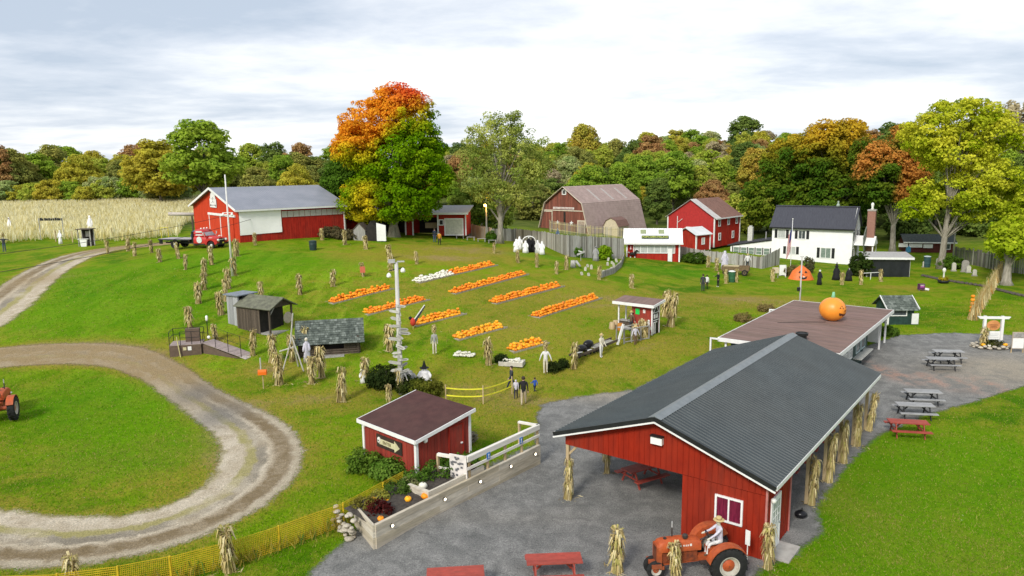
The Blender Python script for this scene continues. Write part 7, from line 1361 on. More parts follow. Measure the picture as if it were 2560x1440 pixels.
def truck():
    g = G(480, 622); t = thing('flatbed_truck', 'vintage red flatbed truck with grey bed parked below the storage barn', 'truck', (g.x-.4, g.y+.9, g.z), R(-14)); RT = mat('truck_red', (.52, .025, .022), (.44, .02, .018), .32, 2, spec=.6); CH = mat('chrome', (.75, .75, .72), (.6, .6, .58), .25)
    # +x forward. cab 1.0..2.6, hood 2.6..3.8, bed -3.4..0.75
    def loft(secs, name, m, par=t, sm=40):
        n = len(secs[0]); vs = [p for s in secs for p in s]; return MB().add(vs, [(i*n+j, i*n+(j+1) % n, (i+1)*n+(j+1) % n, (i+1)*n+j) for i in range(len(secs)-1) for j in range(n)]+[tuple(range(n-1, -1, -1)), tuple(len(vs)-n+j for j in range(n))]).build(name, m, par, sm)
    def sec(x, hw, z0, z1, top=.75, r=.18): return [(x, -hw, z0), (x, -hw*1.02, (z0+z1)/2), (x, -hw*.97, z1-r), (x, -hw*top, z1), (x, hw*top, z1), (x, hw*.97, z1-r), (x, hw*1.02, (z0+z1)/2), (x, hw, z0)]
    loft([sec(1.0, .92, .62, 1.42), sec(2.45, .95, .62, 1.42), sec(2.6, .95, .62, 1.4)], 'cab_body', RT); c = loft([sec(1.0, .80, 1.40, 2.05, .7), sec(1.15, .84, 1.40, 2.14, .75), sec(1.9, .84, 1.4, 2.15, .75), sec(2.1, .84, 1.4, 2.08, .74), sec(2.5, .88, 1.4, 1.45, .9, .02)], 'cab_top', RT)
    MB().add([(2.14, -.68, 2.0), (2.14, .68, 2.0), (2.515, .78, 1.46), (2.515, -.78, 1.46)], [(0, 1, 2, 3)]).build('windshield', mat('pale_windshield', (.42, .40, .42), (.3, .28, .3), .1, spec=.7), c); 
    for s_ in (-1, 1): MB().prism([(1.25, 1.48), (2.3, 1.48), (2.02, 1.98), (1.3, 1.98)], s_*.83-.02, s_*.83+.03, 'xz').build('side_window', mat('bright_glass', (.66, .68, .68), (.5, .52, .52), .1, spec=.6), c)
    loft([sec(2.55, .62, .8, 1.42, .6), sec(3.3, .56, .8, 1.36, .55), sec(3.75, .46, .8, 1.2, .5)], 'hood', RT)
    for s_ in (-1, 1):
        arc = [(3.15+.52*math.cos(a), .48+.52*math.sin(a)) for a in np.linspace(R(0), R(180), 10)]; prof = [(3.95, .62), (3.95, .95), (3.75, 1.18), (3.3, 1.24), (2.6, 1.15), (2.45, .8), (2.45, .5), (2.63, .5)]+[(a, b) for a, b in arc[::-1]]+[(3.67, .5)]
        MB().prism(prof, *sorted((s_*.55, s_*.97)), 'xz').build('front_fender', RT, t)
        MB().lathe([(.02, .1), (.13, .08), (.15, 0), (.14, -.05)], 14, (3.93, s_*.68, .98), 'x').build('headlight', LAMPW, t, True); MB().bx(1.1, 2.45, *sorted((s_*.86, s_*1.08)), .48, .56).build('running_board', BLACK, t); MB().beam((2.45, s_*.95, 1.35), (2.5, s_*1.15, 1.75), .03, .03).bx(2.46, 2.5, *sorted((s_*1.08, s_*1.22)), 1.55, 1.85).build('mirror', CH, t)
        wheel(t, 'front_wheel', 3.15, s_*.82, .43, .24, BLKF, CH, 0, s_); wheel(t, 'rear_wheel', -1.5, s_*.80, .46, .42, BLKF, CH, 0, s_)
        MB().lathe([(.015, 0), (.42, .005)], 18, (1.75, s_*.975, 1.0), 'y').build('door_decal', mat('decal_white', (.72, .72, .70)), t) if 0 else MB().prism([(1.75+.33*math.cos(a)*(1 if math.sin(a) > -.3 else 1.1), 1.02+.36*math.sin(a)) for a in np.linspace(0, 2*math.pi, 14)[:-1]], *sorted((s_*.965, s_*.985)), 'xz').build('door_decal', mat('decal_white', (.72, .72, .70), (.5, .55, .55), .5, 9), t)
    MB().bx(3.72, 3.86, -.5, .5, .62, 1.12).build('grille', BLACK, t); MB().bx(3.86, 3.9, -.42, .42, .98, 1.05).build('grille_bar', CH, t); MB().bx(3.9, 4.05, -.95, .95, .48, .66).build('bumper', BLACK, t); MB().bx(4.05, 4.07, -.13, .13, .6, .74).build('licence_plate', mat('plate_yellow', (.75, .62, .05)), t)
    MB().prism([(3.4, 1.32), (3.6, 1.5), (3.78, 1.48), (3.78, 1.42), (3.65, 1.4)], -.03, .03, 'xz').build('hood_ornament', CH, t); MB().bx(2.75, 3.15, -.66, -.64, 1.2, 1.26).build('side_emblem', CH, t)
    for y in (-.5, 0, .5): MB().sph((1.75, y, 2.22), .09, nu=10, nv=8).build('roof_light', LAMPW, t, True)
    MB().bx(.62, .85, -.75, .75, .6, 1.9).build('headboard', BLACK, t); MB().bx(-3.0, 2.6, -.42, -.32, .55, .72).bx(-3.0, 2.6, .32, .42, .55, .72).build('chassis_rail', BLACK, t)
    pb = MB().bx(0, 4.0, 0, .19, 0, .05).build('bed_plank', mat('grey_bed_board', (.42, .39, .40), (.34, .315, .325), .7, 5, (.4, 4, 1), rnd=.12), t)
    for k in range(11): o = pb if k == 0 else put(pb, 'bed_plank', t); o.location = (-3.4, -1.1+k*.2, 1.03)
    for y in (-1.12, 1.1): MB().bx(-3.4, .6, y-.02, y+.04, .93, 1.07).build('bed_rail', BLACK, t)
    for x in (-3.0, -1.8, -.6, .4): MB().bx(x-.05, x+.05, -1.1, 1.1, .9, 1.02).build('cross_member', BLACK, t)
    MB().bx(-.5, .5, .3, .9, .5, .8).build('tool_box', BLACK, t); MB().beam((-3.3, -.8, .9), (-3.3, -.8, .5), .03, .45).build('mud_flap', BLACK, t)
    d = thing('blue_drum', 'blue plastic drum lying on the far side of the truck bed', 'drum', t.matrix_basis@Vector((-.6, 2.6, .62)), R(-14)); MB().lathe([(.02, -1.05), (.5, -1.03), (.58, -.95), (.6, -.4), (.57, -.35), (.6, -.3), (.6, .3), (.57, .35), (.6, .4), (.58, .95), (.5, 1.03), (.02, 1.05)], 20, (0, 0, .5), 'x').build('barrel', mat('blue_plastic', (.015, .13, .42), (.012, .10, .34), .4), d, 40); MB().bx(-.8, -.6, -.5, .5, -.62, .0).bx(.6, .8, -.5, .5, -.62, .0).build('cradle', LUMBER, d)
truck()
# ------------------------------------------------------------ poles, lamps, flags
def poles():
    wp = mat('white_pole', (.72, .71, .68), (.6, .59, .56), .6, 3)
    g = G(581, 690); t = thing('light_pole', 'tall thin white pole with two floodlights between the shock rows', 'pole', g); MB().tube([(0, 0, -.2), (0, 0, 9.6)], [.11, .06], 10).build('pole', wp, t, True)
    for s_ in (-1, 1): MB().lathe([(.03, .12), (.11, .04), (.14, -.09), (.09, -.15)], 12, (s_*.42, -.1, 5.9)).build('floodlight', LAMPW, t, True)
    MB().beam((-.5, 0, 6.05), (.5, 0, 6.05), .06, .06).build('crossarm', wp, t)
    g = G(1217, 600); t = thing('lamp_pole', 'grey wooden pole with glowing amber lamp before the cottonwood', 'pole', g); MB().tube([(0, 0, -.2), (0, 0, 6.6)], [.12, .08], 10).build('pole', mat('grey_pole', (.48, .46, .43), (.36, .345, .32), .8, 3, (1, 1, .2)), t, True); MB().tube([(0, 0, 4.75), (-.1, -.35, 4.8)], .03, 6).build('arm', BLKF, t); MB().sph((-.1, -.4, 4.7), .2, (1, 1, .9), 12, 8).build('lit_lamp', emis('sodium_lamp', (1., .50, .08), 28.), t, True); MB().lathe([(.24, -.02), (.26, 0), (.12, .14)], 12, (-.1, -.4, 4.85)).build('lamp_hood', BLKF, t)
    pl = bpy.data.lights.new('lamp_glow', 'POINT'); pl.energy = 60; pl.color = (1, .55, .15); pl.shadow_soft_size = .2; po = bpy.data.objects.new('lamp_glow', pl); C.objects.link(po); po.parent = t; po.location = (-.1, -.75, 4.6)
    # signpost pole
    g = G(1003, 985); t = thing('signpost', 'tall pale pole covered in wooden arrow signs with floodlights on top', 'signpost', g); H_ = 8.2; MB().tube([(0, 0, -.2), (0, 0, H_)], [.16, .11], 12).build('pole', mat('pale_pole_wood', (.56, .55, .52), (.42, .41, .385), .8, 3, (1, 1, .2)), t, True)
    rg = random.Random(21); mb = mat('grey_sign_board', (.50, .49, .455), (.37, .36, .33), .8, 5, (1, 1, 3), rnd=.2); pts = [(-.1, -.09), (.55, -.09), (.68, 0), (.55, .09), (-.1, .09)]; proto = MB().prism(pts, -.02, .02, 'xz').build('arrow_board', mb, t); mark = MB().bx(.05, .5, -.028, -.02, -.03, .03).build('board_lettering', mat('faded_print', (.25, .24, .22)), proto)
    for k in range(22):
        o = proto if k == 0 else put(proto, 'arrow_board', t); z = 1.2+k*.21+rg.uniform(-.05, .05); a = rg.choice([0, 180, 20, 160, -25, 205, 60, 120])+rg.uniform(-18, 18); o.rotation_euler = (rg.uniform(-.1, .1), rg.uniform(-.25, .25), R(a)); o.location = (.15*math.sin(R(a)), -.16*abs(math.cos(R(a)))-.02, z); o.scale = (rg.uniform(.7, 1.1),)*3
        if k: put(mark, 'board_lettering', o)
    for x, z in ((-.45, H_-.75), (.4, H_-.45)): MB().lathe([(.03, .14), (.12, .05), (.15, -.08), (.1, -.15)], 12, (x, -.12, z)).build('floodlight', LAMPW, t, True)
    MB().bx(-.45, -.05, -.18, -.05, H_-.02, H_+.2).bx(.05, .5, -.12, -.04, H_+.02, H_+.1).build('floodlight_head', mat('steel_pot', ()), t); MB().beam((-.45, 0, H_-.5), (.45, 0, H_-.35), .05, .05).build('crossarm', BLKF, t)
    # American flag on its pole by the house
    g = G(1975, 690); t = thing('flagpole', 'white flagpole with limp American flag before the farmhouse', 'flagpole', g); MB().tube([(0, 0, -.1), (0, 0, 6.9)], [.05, .03], 8).build('pole', WHITE, t, True); MB().sph((0, 0, 6.95), .07).build('finial', LAMPW, t, True)
    fr, fw, fb = mat('flag_red', (.45, .03, .04)), mat('flag_white', (.75, .73, .72)), mat('flag_blue', (.03, .05, .18)); n = 13; m = MB()
    for k in range(n):
        for j in range(4): z0, z1 = 6.0-j*.75, 6.0-(j+1)*.75; xa, xb = -k*.035, -(k+1)*.035; sh = .12*j; y = .05*math.sin(k*1.3); y2 = .05*math.sin((k+1)*1.3); m.add([(xa-sh*.3, y, z0-k*.09), (xb-sh*.3, y2, z0-(k+1)*.09), (xb-(sh+.12)*.3, y2, z1-(k+1)*.09), (xa-(sh+.12)*.3, y, z1-k*.09)], [(0, 1, 2, 3)], 2 if (j < 2 and k < 7) else (0 if k % 2 == 0 else 1))
    m.build('flag', [fr, fw, fb], t)
    g = G(2003, 715); g2 = SB_M@Vector((-3.4, 15.6, 0)); t = thing('utility_pole', 'slim pale pole rising behind the snack bar roof', 'pole', (g2.x+.75, g2.y+1.0, hz(g2.x, g2.y+1))); MB().tube([(0, 0, -.2), (0, 0, 5.9)], [.08, .06], 8).build('pole', mat('grey_pole', ()), t, True); MB().tube([(-.15, 0, 5.85), (.15, 0, 5.85)], .02, 6).build('cap', BLKF, t); MB().lathe([(.12, 0), (.14, .3)], 8, (-.2, -.1, 3.0)).build('lamp', BLACK, t)
    # grey pole at the far right
    g = G(2415, 660); t = thing('utility_pole', 'thin grey pole above the dark plank fence at the right', 'pole', (g.x, g.y+3, g.z)); MB().tube([(0, 0, -.2), (0, 0, 5.8)], [.1, .07], 8).build('pole', mat('grey_pole', ()), t, True); MB().beam((-.3, 0, 5.0), (.3, 0, 5.0), .05, .05).build('crossarm', BLKF, t)
    # overhead wires to the storage barn
    for k, (y0, lab) in enumerate(((3.9, 'upper overhead wire from the left edge to the storage barn'), (3.2, 'lower overhead wire from the left edge to the storage barn'))):
        a = Vector(atz(-200, 660+k*52, 7.2-k*.6)); b = Vector((-26.5, 97, 11.2-k*.9)); pts = [a.lerp(b, i/16)+Vector((0, 0, -.9*math.sin(math.pi*i/16))) for i in range(17)]; o = MB().tube(pts, .022, 5).build('overhead_wire', BLACK, None); tag(o, lab, 'wire')
poles()
# ------------------------------------------------------------ roof pumpkin, signs, bins and other props
def jack_face(mb, R_, feats, mi=0):
    "features given as polygons in (azimuth,elevation) degrees on a squashed sphere"
    for poly in feats:
        vs = [(R_*1.012*math.cos(R(e))*math.cos(R(a)), R_*1.012*math.cos(R(e))*math.sin(R(a)), R_*.94*math.sin(R(e))) for a, e in poly]; mb.add(vs, [tuple(range(len(vs)))], mi)
def props():
    p = SB_M@Vector((.9, 9.7, 2.98)); R_ = .92; t = thing('inflatable_pumpkin', 'giant orange inflatable jack-o-lantern on the brown snack bar roof', 'inflatable', p, R(-50)); mb = MB(); gv, gf = pumpkin_geo(40, 18, 1.0, 10)
    mb.sph((0, 0, R_*.92), R_, (1, 1, .94), 40, 20); mb.v = [(v[0]*(1-.02*(.5+.5*math.cos(10*math.atan2(v[1], v[0])))), v[1]*(1-.02*(.5+.5*math.cos(10*math.atan2(v[1], v[0])))), max(v[2], .02)) for v in mb.v]; mb.build('body', mat('inflatable_orange', (.86, .30, .03), (.80, .255, .022), .42, 1.2, spec=.5), t, True)
    fc = MB(); jack_face(fc, R_, [[(-16, 28), (-34, 14), (-10, 10)], [(22, 28), (8, 12), (32, 12)], [(2, 6), (-5, -3), (8, -3)]]+[[(a, -18+abs(a-2)*.28), (a+9, -18+abs(a+9-2)*.28), (a+9, -30+abs(a+9-2)*.2+(5 if k % 2 else 0)), (a, -30+abs(a-2)*.2+(0 if k % 2 else 5))] for k, a in enumerate(range(-34, 38, 9))]); fo = fc.build('jack_face', mat('face_dark', (.12, .035, .015)), t); fo.location = (0, 0, R_*.92)
    MB().tube([(0, 0, 1.66), (0, .03, 1.88), (-.03, .1, 2.08)], [.16, .11, .08], 10).build('stem', mat('pale_green_fabric', (.25, .55, .33)), t, True); MB().tube([(0, -.9, .03), (-1.2, -2.2, .03), (-2.2, -3.6, .03)], .015, 5).build('power_cord', BLACK, t)
    # jack-o-lantern banner by the house
    g = G(2006, 700); t = thing('pumpkin_tent', 'orange jack-o-lantern pop-up tent with face before the farmhouse', 'tent', (g.x, g.y+.5, g.z), R(-6)); t.scale = (.8, .8, .9); m = MB(); n = 16; base = [(1.9*math.cos(a), 1.2*math.sin(a), 0) for a in (2*math.pi*k/n for k in range(n))]; mid = [(1.25*math.cos(a), .85*math.sin(a), 1.15) for a in (2*math.pi*k/n for k in range(n))]; m.add(base+mid+[(0, 0, 2.0)], [(k, (k+1) % n, n+(k+1) % n, n+k) for k in range(n)]+[(n+k, n+(k+1) % n, 2*n) for k in range(n)]); m.build('canopy', mat('tent_orange', (.72, .17, .03), (.62, .13, .025), .5), t, 50)
    f = MB(); [f.add([Vector((x+a, -1.25+b*.304, b)) for a, b in poly], [tuple(range(len(poly)))]) for x, poly in ((-.45, [(-.2, 1.0), (.2, 1.0), (.05, 1.3)]), (.45, [(-.2, 1.0), (.2, 1.0), (-.05, 1.3)]), (0, [(-.1, .72), (.1, .72), (0, .92)]))]; f.build('eyes', BLACK, t); MB().add([(x, -1.25+z*.304, z) for x, z in ((-.6, .6), (-.3, .42), (.3, .42), (.6, .6), (.45, .25), (0, .15), (-.45, .25))], [tuple(range(7))]).build('mouth', BLACK, t); [MB().bx(x-.08, x+.08, -1.17, -1.05, .4, .56).build('tooth', WHITE, t) for x in (-.25, .1)]
    # orange mailbox
    g = G(659, 972); t = thing('mailbox', 'orange mailbox on a pale stake by the gravel loop', 'mailbox', g, R(5)); MB().tube([(0, 0, -.1), (0, 0, .95)], .035, 6).build('stake', LUMBER, t); MB().prism([(-.14, 0), (.14, 0), (.14, .18)]+[(.14*math.cos(a), .18+.14*math.sin(a)) for a in np.linspace(0, math.pi, 8)[1:-1]]+[(-.14, .18)], -.26, .26, 'yz').build('box', mat('mailbox_orange', (.75, .16, .01), (.68, .13, .01), .4), t, False, Matrix.Translation((0, 0, .93)))
    g = G(909, 692); t = thing('red_notice', 'small faded red sign board on a stake before a corn shock', 'sign', (g.x, g.y-.3, g.z)); MB().bx(-.02, .02, -.02, .02, 0, .6).build('stake', LUMBER, t); MB().bx(-.25, .25, -.05, -.02, .45, 1.05).build('board', mat('faded_red_board', (.55, .14, .08)), t)
    # welcome sign with stone bed
    g = G(2478, 868); t = thing('welcome_sign', 'white post-and-beam sign with hanging pumpkin board in a stone-edged bed', 'sign', g, R(-7))
    for x in (-.62, .62): MB().bx(x-.09, x+.09, -.09, .09, 0, 2.4).build('post', WHITE, t)
    MB().prism([(-1.15, 2.35), (-1.0, 2.18), (1.0, 2.18), (1.15, 2.35)], -.08, .08, 'xz').build('beam', WHITE, t); pk = MB().lathe([(.02, -.03), (.46, -.03), (.48, 0), (.46, .03), (.02, .03)], 24, (0, -.02, 1.68), 'y', 0, True, (1., .82)).build('pumpkin_board', mat('pumpkin_board', (.62, .28, .10), (.5, .21, .07), .6), t); MB().bx(-.3, .3, -.08, -.06, 1.72, 1.75).bx(-.22, .22, -.08, -.06, 1.6, 1.63).bx(-.25, .25, -.08, -.06, 1.5, 1.53).build('board_lines', mat('brown_ink', (.28, .1, .04)), pk); MB().bx(-.06, .06, -.04, .02, 2.05, 2.2).build('stem', mat('leaf_green_paint', (.2, .3, .1)), pk)
    wb = MB().bx(-.52, .52, -.05, .01, .62, 1.24).build('white_board', WHITE, t); MB().bx(-.4, .4, -.06, -.05, 1.02, 1.05).bx(-.35, .35, -.06, -.05, .9, .93).bx(-.4, .4, -.06, -.05, .78, .8).build('board_lines', mat('pale_print', (.55, .57, .57)), wb)
    rg = random.Random(6)
    for k in range(26): a = 2*math.pi*k/26; put(ROCKS[k % 4], 'edge_stone', t, (1.25*math.cos(a)*(1.05), .75*math.sin(a), .08+.12*(k % 2)), rg.uniform(0, 6), rg.uniform(.15, .22))
    for k, (x, y, r, kd) in enumerate(((-.85, -.35, .16, 'a'), (-.5, -.5, .13, 'w'), (.72, -.5, .18, 'a'))): pumpkin((g.x+x, g.y+y, g.z+.18), r, kd, ['amber pumpkin at the left of the welcome sign bed', 'white pumpkin in the welcome sign bed', 'amber pumpkin at the right of the welcome sign bed'][k])
    shrub('sign_bed_plants', 'dark plants in the stone bed under the welcome sign', 0, 0, .7, .5, (.06,.07,.015), (.12,.13,.03), 131, 60, .1, 22, .15, 'plant', Vector((g.x, g.y-.1, g.z+.1)))
    sf = thing('corn_bundle', None, None); bpy.data.objects.remove(sf); shock((g.x-.72, g.y-.1, g.z), 1.7, 'thin corn bundle tied to the left post of the welcome sign')
    g = G(2542, 882); t = thing('sandwich_sign', 'white menu board on legs at the right edge', 'sign', g, R(-6)); MB().bx(-.42, .42, -.04, .02, .3, 1.55).build('frame', mat('wood_frame', (.45, .38, .3)), t); MB().bx(-.38, .38, -.06, -.04, .36, 1.1).build('white_panel', WHITE, t); MB().bx(-.36, .36, -.06, -.04, 1.14, 1.5).build('header', mat('grey_header', (.4, .38, .36), (.2, .19, .18), .6, 8), t); [MB().bx(x-.03, x+.03, -.02, .04, 0, .3).build('leg', LUMBER, t) for x in (-.4, .4)]
    # stacked pumpkin column
    g = G(2428, 792); t = thing('pumpkin_column', 'tall column of stacked orange plastic pumpkins at the corn row', 'decoration', g); mb = [pumpkin_geo(14, 6, .23, 7)]
    for k in range(6): o = MB().add(*pumpkin_geo(14, 6, .24-.012*k, 7)).build('pumpkin_tier', ORANGE, t, True); o.location = (0, 0, k*.34)
    # bins and drums
    def drum(px, py, lab, m, h=.9, r=.3, name='trash_can', lid=None): g = G(px, py); t = thing(name, lab, 'bin', g); MB().lathe([(r*.9, 0), (r*.93, h*.3), (r, h*.32), (r*.95, h*.34), (r*.97, h*.65), (r*1.03, h*.67), (r*.98, h*.7), (r, h)], 16).build('body', m, t, 40); MB().lathe([(r*1.05, 0), (r*1.05, .05), (r*.5, .12), (.02, .13)], 16, (0, 0, h)).build('lid', lid or m, t, 40)
    dg = mat('dark_green_plastic', (.02, .045, .045), (.014, .032, .032), .5); drum(783, 625, 'dark green trash can alone on the lawn below the storage barn', dg, .95, .42); drum(1829, 705, 'green drum with white lid between two corn shocks', mat('green_drum', (.03, .12, .05)), 1.2, .38, lid=WHITE); drum(2143, 905, 'dark trash can under the snack bar counter', dg, .95, .32); drum(1660, 645, 'dark bucket bin at the popcorn stand price board', dg, .7, .35); drum(2317, 668, 'tall green toter bin at the foot of the yellow maple', mat('teal_bin', (.03, .075, .08)), 1.4, .42, lid=mat('pale_lid', (.5, .58, .6)))
    p = PAV_M@Vector((4.4, 4.2, 0)); t = thing('trash_bag', 'black trash bag beside the pavilion door step', 'bag', p); MB().sph((0, 0, .16), .22, (1.2, 1, .75), 12, 8).tube([(0, 0, .3), (.05, 0, .42)], [.06, .02], 6).build('bag', mat('black_bag', (.012, .012, .014), rough=.3), t, True)
    p = PAV_M@Vector((4.0, -.95, 0)); t = thing('notice_stake', 'small white notice on a thin stake by the tractor wheel', 'sign', p); MB().tube([(0, 0, 0), (0, 0, 1.35)], .018, 6).build('stake', WHITE, t); MB().bx(-.09, .09, -.02, .01, .95, 1.5).build('plate', WHITE, t, False, Matrix.Rotation(R(-50), 4, 'Z')); 
    # farm implement in the field: dark hay conveyor/plough
    a, b = G(1440, 905), G(1545, 868); t = thing('farm_implement', 'rusty dark horse-drawn implement with long slatted bed below the booth', 'farm implement', a, ang(a, b)); L_ = (b-a).length; dz = b.z-a.z
    for y in (0, .7): MB().beam((0, y, .35), (L_, y, .55+dz), .07, .16).build('side_rail', DARKWOOD, t)
    n = 12; sp = MB().bx(-.04, .04, 0, .7, -.02, .02).build('slat', GREYWOOD, t)
    for k in range(n): o = sp if k == 0 else put(sp, 'slat', t); o.location = (L_*.45+k*L_*.52/n, 0, .52+dz*(.45+k*.52/n))
    MB().beam((L_*.98, 0, .2+dz), (L_*1.1, -.1, 1.7+dz), .1, .16).build('white_arm', WHITE, t)
    for x in (.5, 1.5, 2.4): wheel(t, 'iron_wheel', x, .35, .36, .12, DARKWOOD, IRON, 0, -1); MB().bx(x-.2, x+.25, .1, .25, .55, .6).build('white_bracket', WHITE, t)
    MB().sph((.9, .4, .75), .45, (1.2, .7, .6)).sph((1.8, .6, .9), .42, (1.1, .7, .7)).build('black_bundle', mat('black_bag', ()), t, True)
    g = G(1560, 860); t = thing('cage_crate', 'weathered open stall of grey poles before the booth', 'crate', g, R(30)); [MB().bx(x-.04, x+.04, y-.04, y+.04, 0, 1.15).build('pole', GREYWOOD, t) for x in (0, .7, 1.6, 2.4) for y in (0, .9)]; [MB().beam((0, y, z), (2.4, y, z), .05, .07).build('rail', GREYWOOD, t) for y in (0, .9) for z in (.15, 1.1)]; MB().bx(0, .7, .1, .8, 1.12, 1.16).build('top_board', GREYWOOD, t)
    for k, (px, py, h) in enumerate([(1590, 852, 1.3), (1600, 842, 1.5), (1612, 845, 1.4)]): shock_px(px, py, ['corn bundle at the booth stall, left', 'corn bundle at the booth stall, middle', 'corn bundle at the booth wall'][k], h)
    # tripod frame by the cabin
    g = G(735, 925); t = thing('log_tripod', 'frame of bare grey poles before the log cabin', 'frame', g); [MB().tube([(x, y, 0), (0, 0, 2.3)], [.05, .04], 6).build('pole', mat('bare_pole', (.50, .48, .43)), t) for x, y in ((-.7, -.2), (.75, -.35), (.1, .7))]; MB().tube([(-.1, 0, 2.0), (.15, 0, 3.9)], [.06, .05], 6).build('mast', mat('bare_pole', ()), t); MB().tube([(-.9, 0, 1.3), (.1, 0, 1.6)], .05, 6).build('cross_pole', mat('bare_pole', ()), t)
    g = G(655, 990); tag(MB().tube([(0, 0, 0), (0, 0, 1.15)], .05, 6).build('old_post', mat('bare_pole', ()), None), 'short grey post beside the ragged corn shock', 'post').location = G(653, 937)
    [tag(MB().bx(-.6, .6, -.25, .25, 0, .05).build('plywood_slide', mat('pale_plywood', ()), None), lab, 'board').__setattr__('location', Vector(G(px, py))+Vector((0, 0, .1))) for px, py, lab in ((598, 783, 'pale plywood sheet at the foot of the grey lookout'), (685, 752, 'pale plywood sheet behind the playhouse roof'))]
    # benches along the tan fence
    for k in range(4): g = G(1150+k*27, 597+k*4); t = thing('bench', f'{ORD[k]} weathered bench from the left along the tan fence', 'bench', g, R(-4)); MB().bx(-.55, .55, -.15, .15, .42, .47).build('seat', GREYWOOD, t); [MB().bx(x-.04, x+.04, -.12, .12, 0, .42).build('leg', GREYWOOD, t) for x in (-.45, .45)]
    # white garden arch, tubs, signs
    g = G(1323, 632); t = thing('garden_arch', 'white round-topped garden arch over two black figures', 'arch', (g.x, g.y, g.z)); pts = [(-.78, 0, 0), (-.78, 0, 1.35)]+[(-.78*math.cos(a), 0, 1.35+.62*math.sin(a)) for a in np.linspace(.2, math.pi-.2, 10)]+[(.78, 0, 1.35), (.78, 0, 0)]; [MB().tube([(p[0], y, p[2]) for p in pts], .035, 8).build('hoop', WHITE, t, True) for y in (-.15, .25)]; [MB().beam((x, -.15, z), (x, .25, z), .03, .03).build('rung', WHITE, t) for x in (-.78, .78) for z in (.4, .9, 1.35)]
    g = G(1433, 668); t = thing('log_stump', 'grey hollow stump with leaning log before the fence', 'stump', g); MB().tube([(0, 0, -.1), (0, 0, .75)], [.32, .28], 12).build('stump', GREYWOOD, t, True); MB().tube([(.3, -.1, .7), (.75, -.4, .12)], [.14, .13], 10).build('leaning_log', mat('pale_log', (.42, .42, .40)), t, True)
    g = G(1452, 652); t = thing('crossbones_sign', 'grey tilted plank signpost at the fence', 'sign', g); MB().bx(-.03, .03, -.03, .03, 0, 1.1).build('post', GREYWOOD, t); MB().beam((-.45, -.05, .72), (.45, -.05, 1.12), .03, .22).build('plank', mat('pale_log', ()), t); MB().beam((-.3, -.05, 1.2), (.1, -.05, 1.08), .03, .1).build('plank', WHITE, t)
    for k, (px, py, m, lab) in enumerate([(1543, 640, WHITE, 'white round disc on a stake at the grey fence'), (1534, 634, mat('grey_disc', (.2, .22, .22)), 'dark round disc on a stake at the grey fence')]): g = G(px, py); t = thing('round_sign', lab, 'sign', g); MB().tube([(0, 0, 0), (0, 0, 1.3)], .025, 6).build('stake', GREYWOOD, t); MB().lathe([(.02, -.02), (.3, -.02), (.3, .02), (.02, .02)], 16, (0, -.04, 1.45), 'y').build('disc', m, t)
    # miniature graveyard stones
    st = mat('pale_gravestone', (.58, .56, .48), (.44, .42, .36), .9, 5); proto = None
    rg = random.Random(12); spots = [(1463, 677), (1472, 690), (1478, 673), (1455, 688), (1470, 668), (1520, 652), (1530, 660), (1536, 668), (1528, 676), (1542, 656), (1545, 672), (1519, 664), (1534, 681), (1511, 686)]
    for k, (px, py) in enumerate(spots): g = G(px, py); h = rg.uniform(.35, .6); o = MB().prism([(-.14, 0), (.14, 0), (.14, h*.7), (.08, h*.95), (0, h), (-.08, h*.95), (-.14, h*.7)], -.04, .04, 'xz').build('toy_gravestone', st, None); o.location = g; o.rotation_euler = (rg.uniform(-.2, .2), rg.uniform(-.35, .35), rg.uniform(-.6, .6)); tag(o, 'small pale leaning headstone in the miniature graveyard', 'gravestone', 'miniature graveyard stones')
    for k, (px, py, h, w_, lab) in enumerate([(2345, 662, .9, .5, 'pale gravestone at the yellow maple trunk'), (2384, 678, 1.1, .45, 'tall narrow gravestone left of the leafy bush'), (2412, 680, 1.5, .8, 'large grey gravestone in the middle of the right-hand graveyard'), (2421, 682, .9, .45, 'white gravestone touching the large grey one'), (2436, 690, .8, .4, 'small rounded gravestone nearest the stone edging'), (2310, 668, .8, .35, 'white marker sign left of the green toter bin')]):
        g = G(px, py); t = thing('gravestone', lab, 'gravestone', g, R(-8)); MB().prism([(-w_/2, 0), (w_/2, 0), (w_/2, h*.75)]+[(w_/2*math.cos(a), h*.75+h*.25*math.sin(a)) for a in np.linspace(.3, math.pi-.3, 6)]+[(-w_/2, h*.75)], -.1, .1, 'xz').build('slab', st if k != 2 else mat('grey_gravestone', (.34, .32, .29)), t); MB().bx(-w_/2-.08, w_/2+.08, -.16, .16, -.05, .12).build('plinth', mat('grey_gravestone', (.34, .32, .29)), t)
    pts = gg((2305, 690), (2350, 700), (2400, 708), (2455, 716), (2530, 735), (2640, 760)); t = thing('edging_wall', 'low dark stone edging along the right-hand graveyard', 'wall', pts[0]); 
    for a, b in zip(pts[:-1], pts[1:]):
        n = max(2, int((b-a).length/.45)); [put(ROCKS[(i+1) % 4], 'edging_stone', t, a.lerp(b, (i+.5)/n)-pts[0]+Vector((0, 0, .08)), i*1.7, .27).__setattr__('scale', (.27, .25, .34)) for i in range(n)]
    for ch in t.children: ch.material_slots[0].link = 'OBJECT'; ch.material_slots[0].material = mat('dark_edging_stone', (.10, .085, .07), (.06, .05, .04))
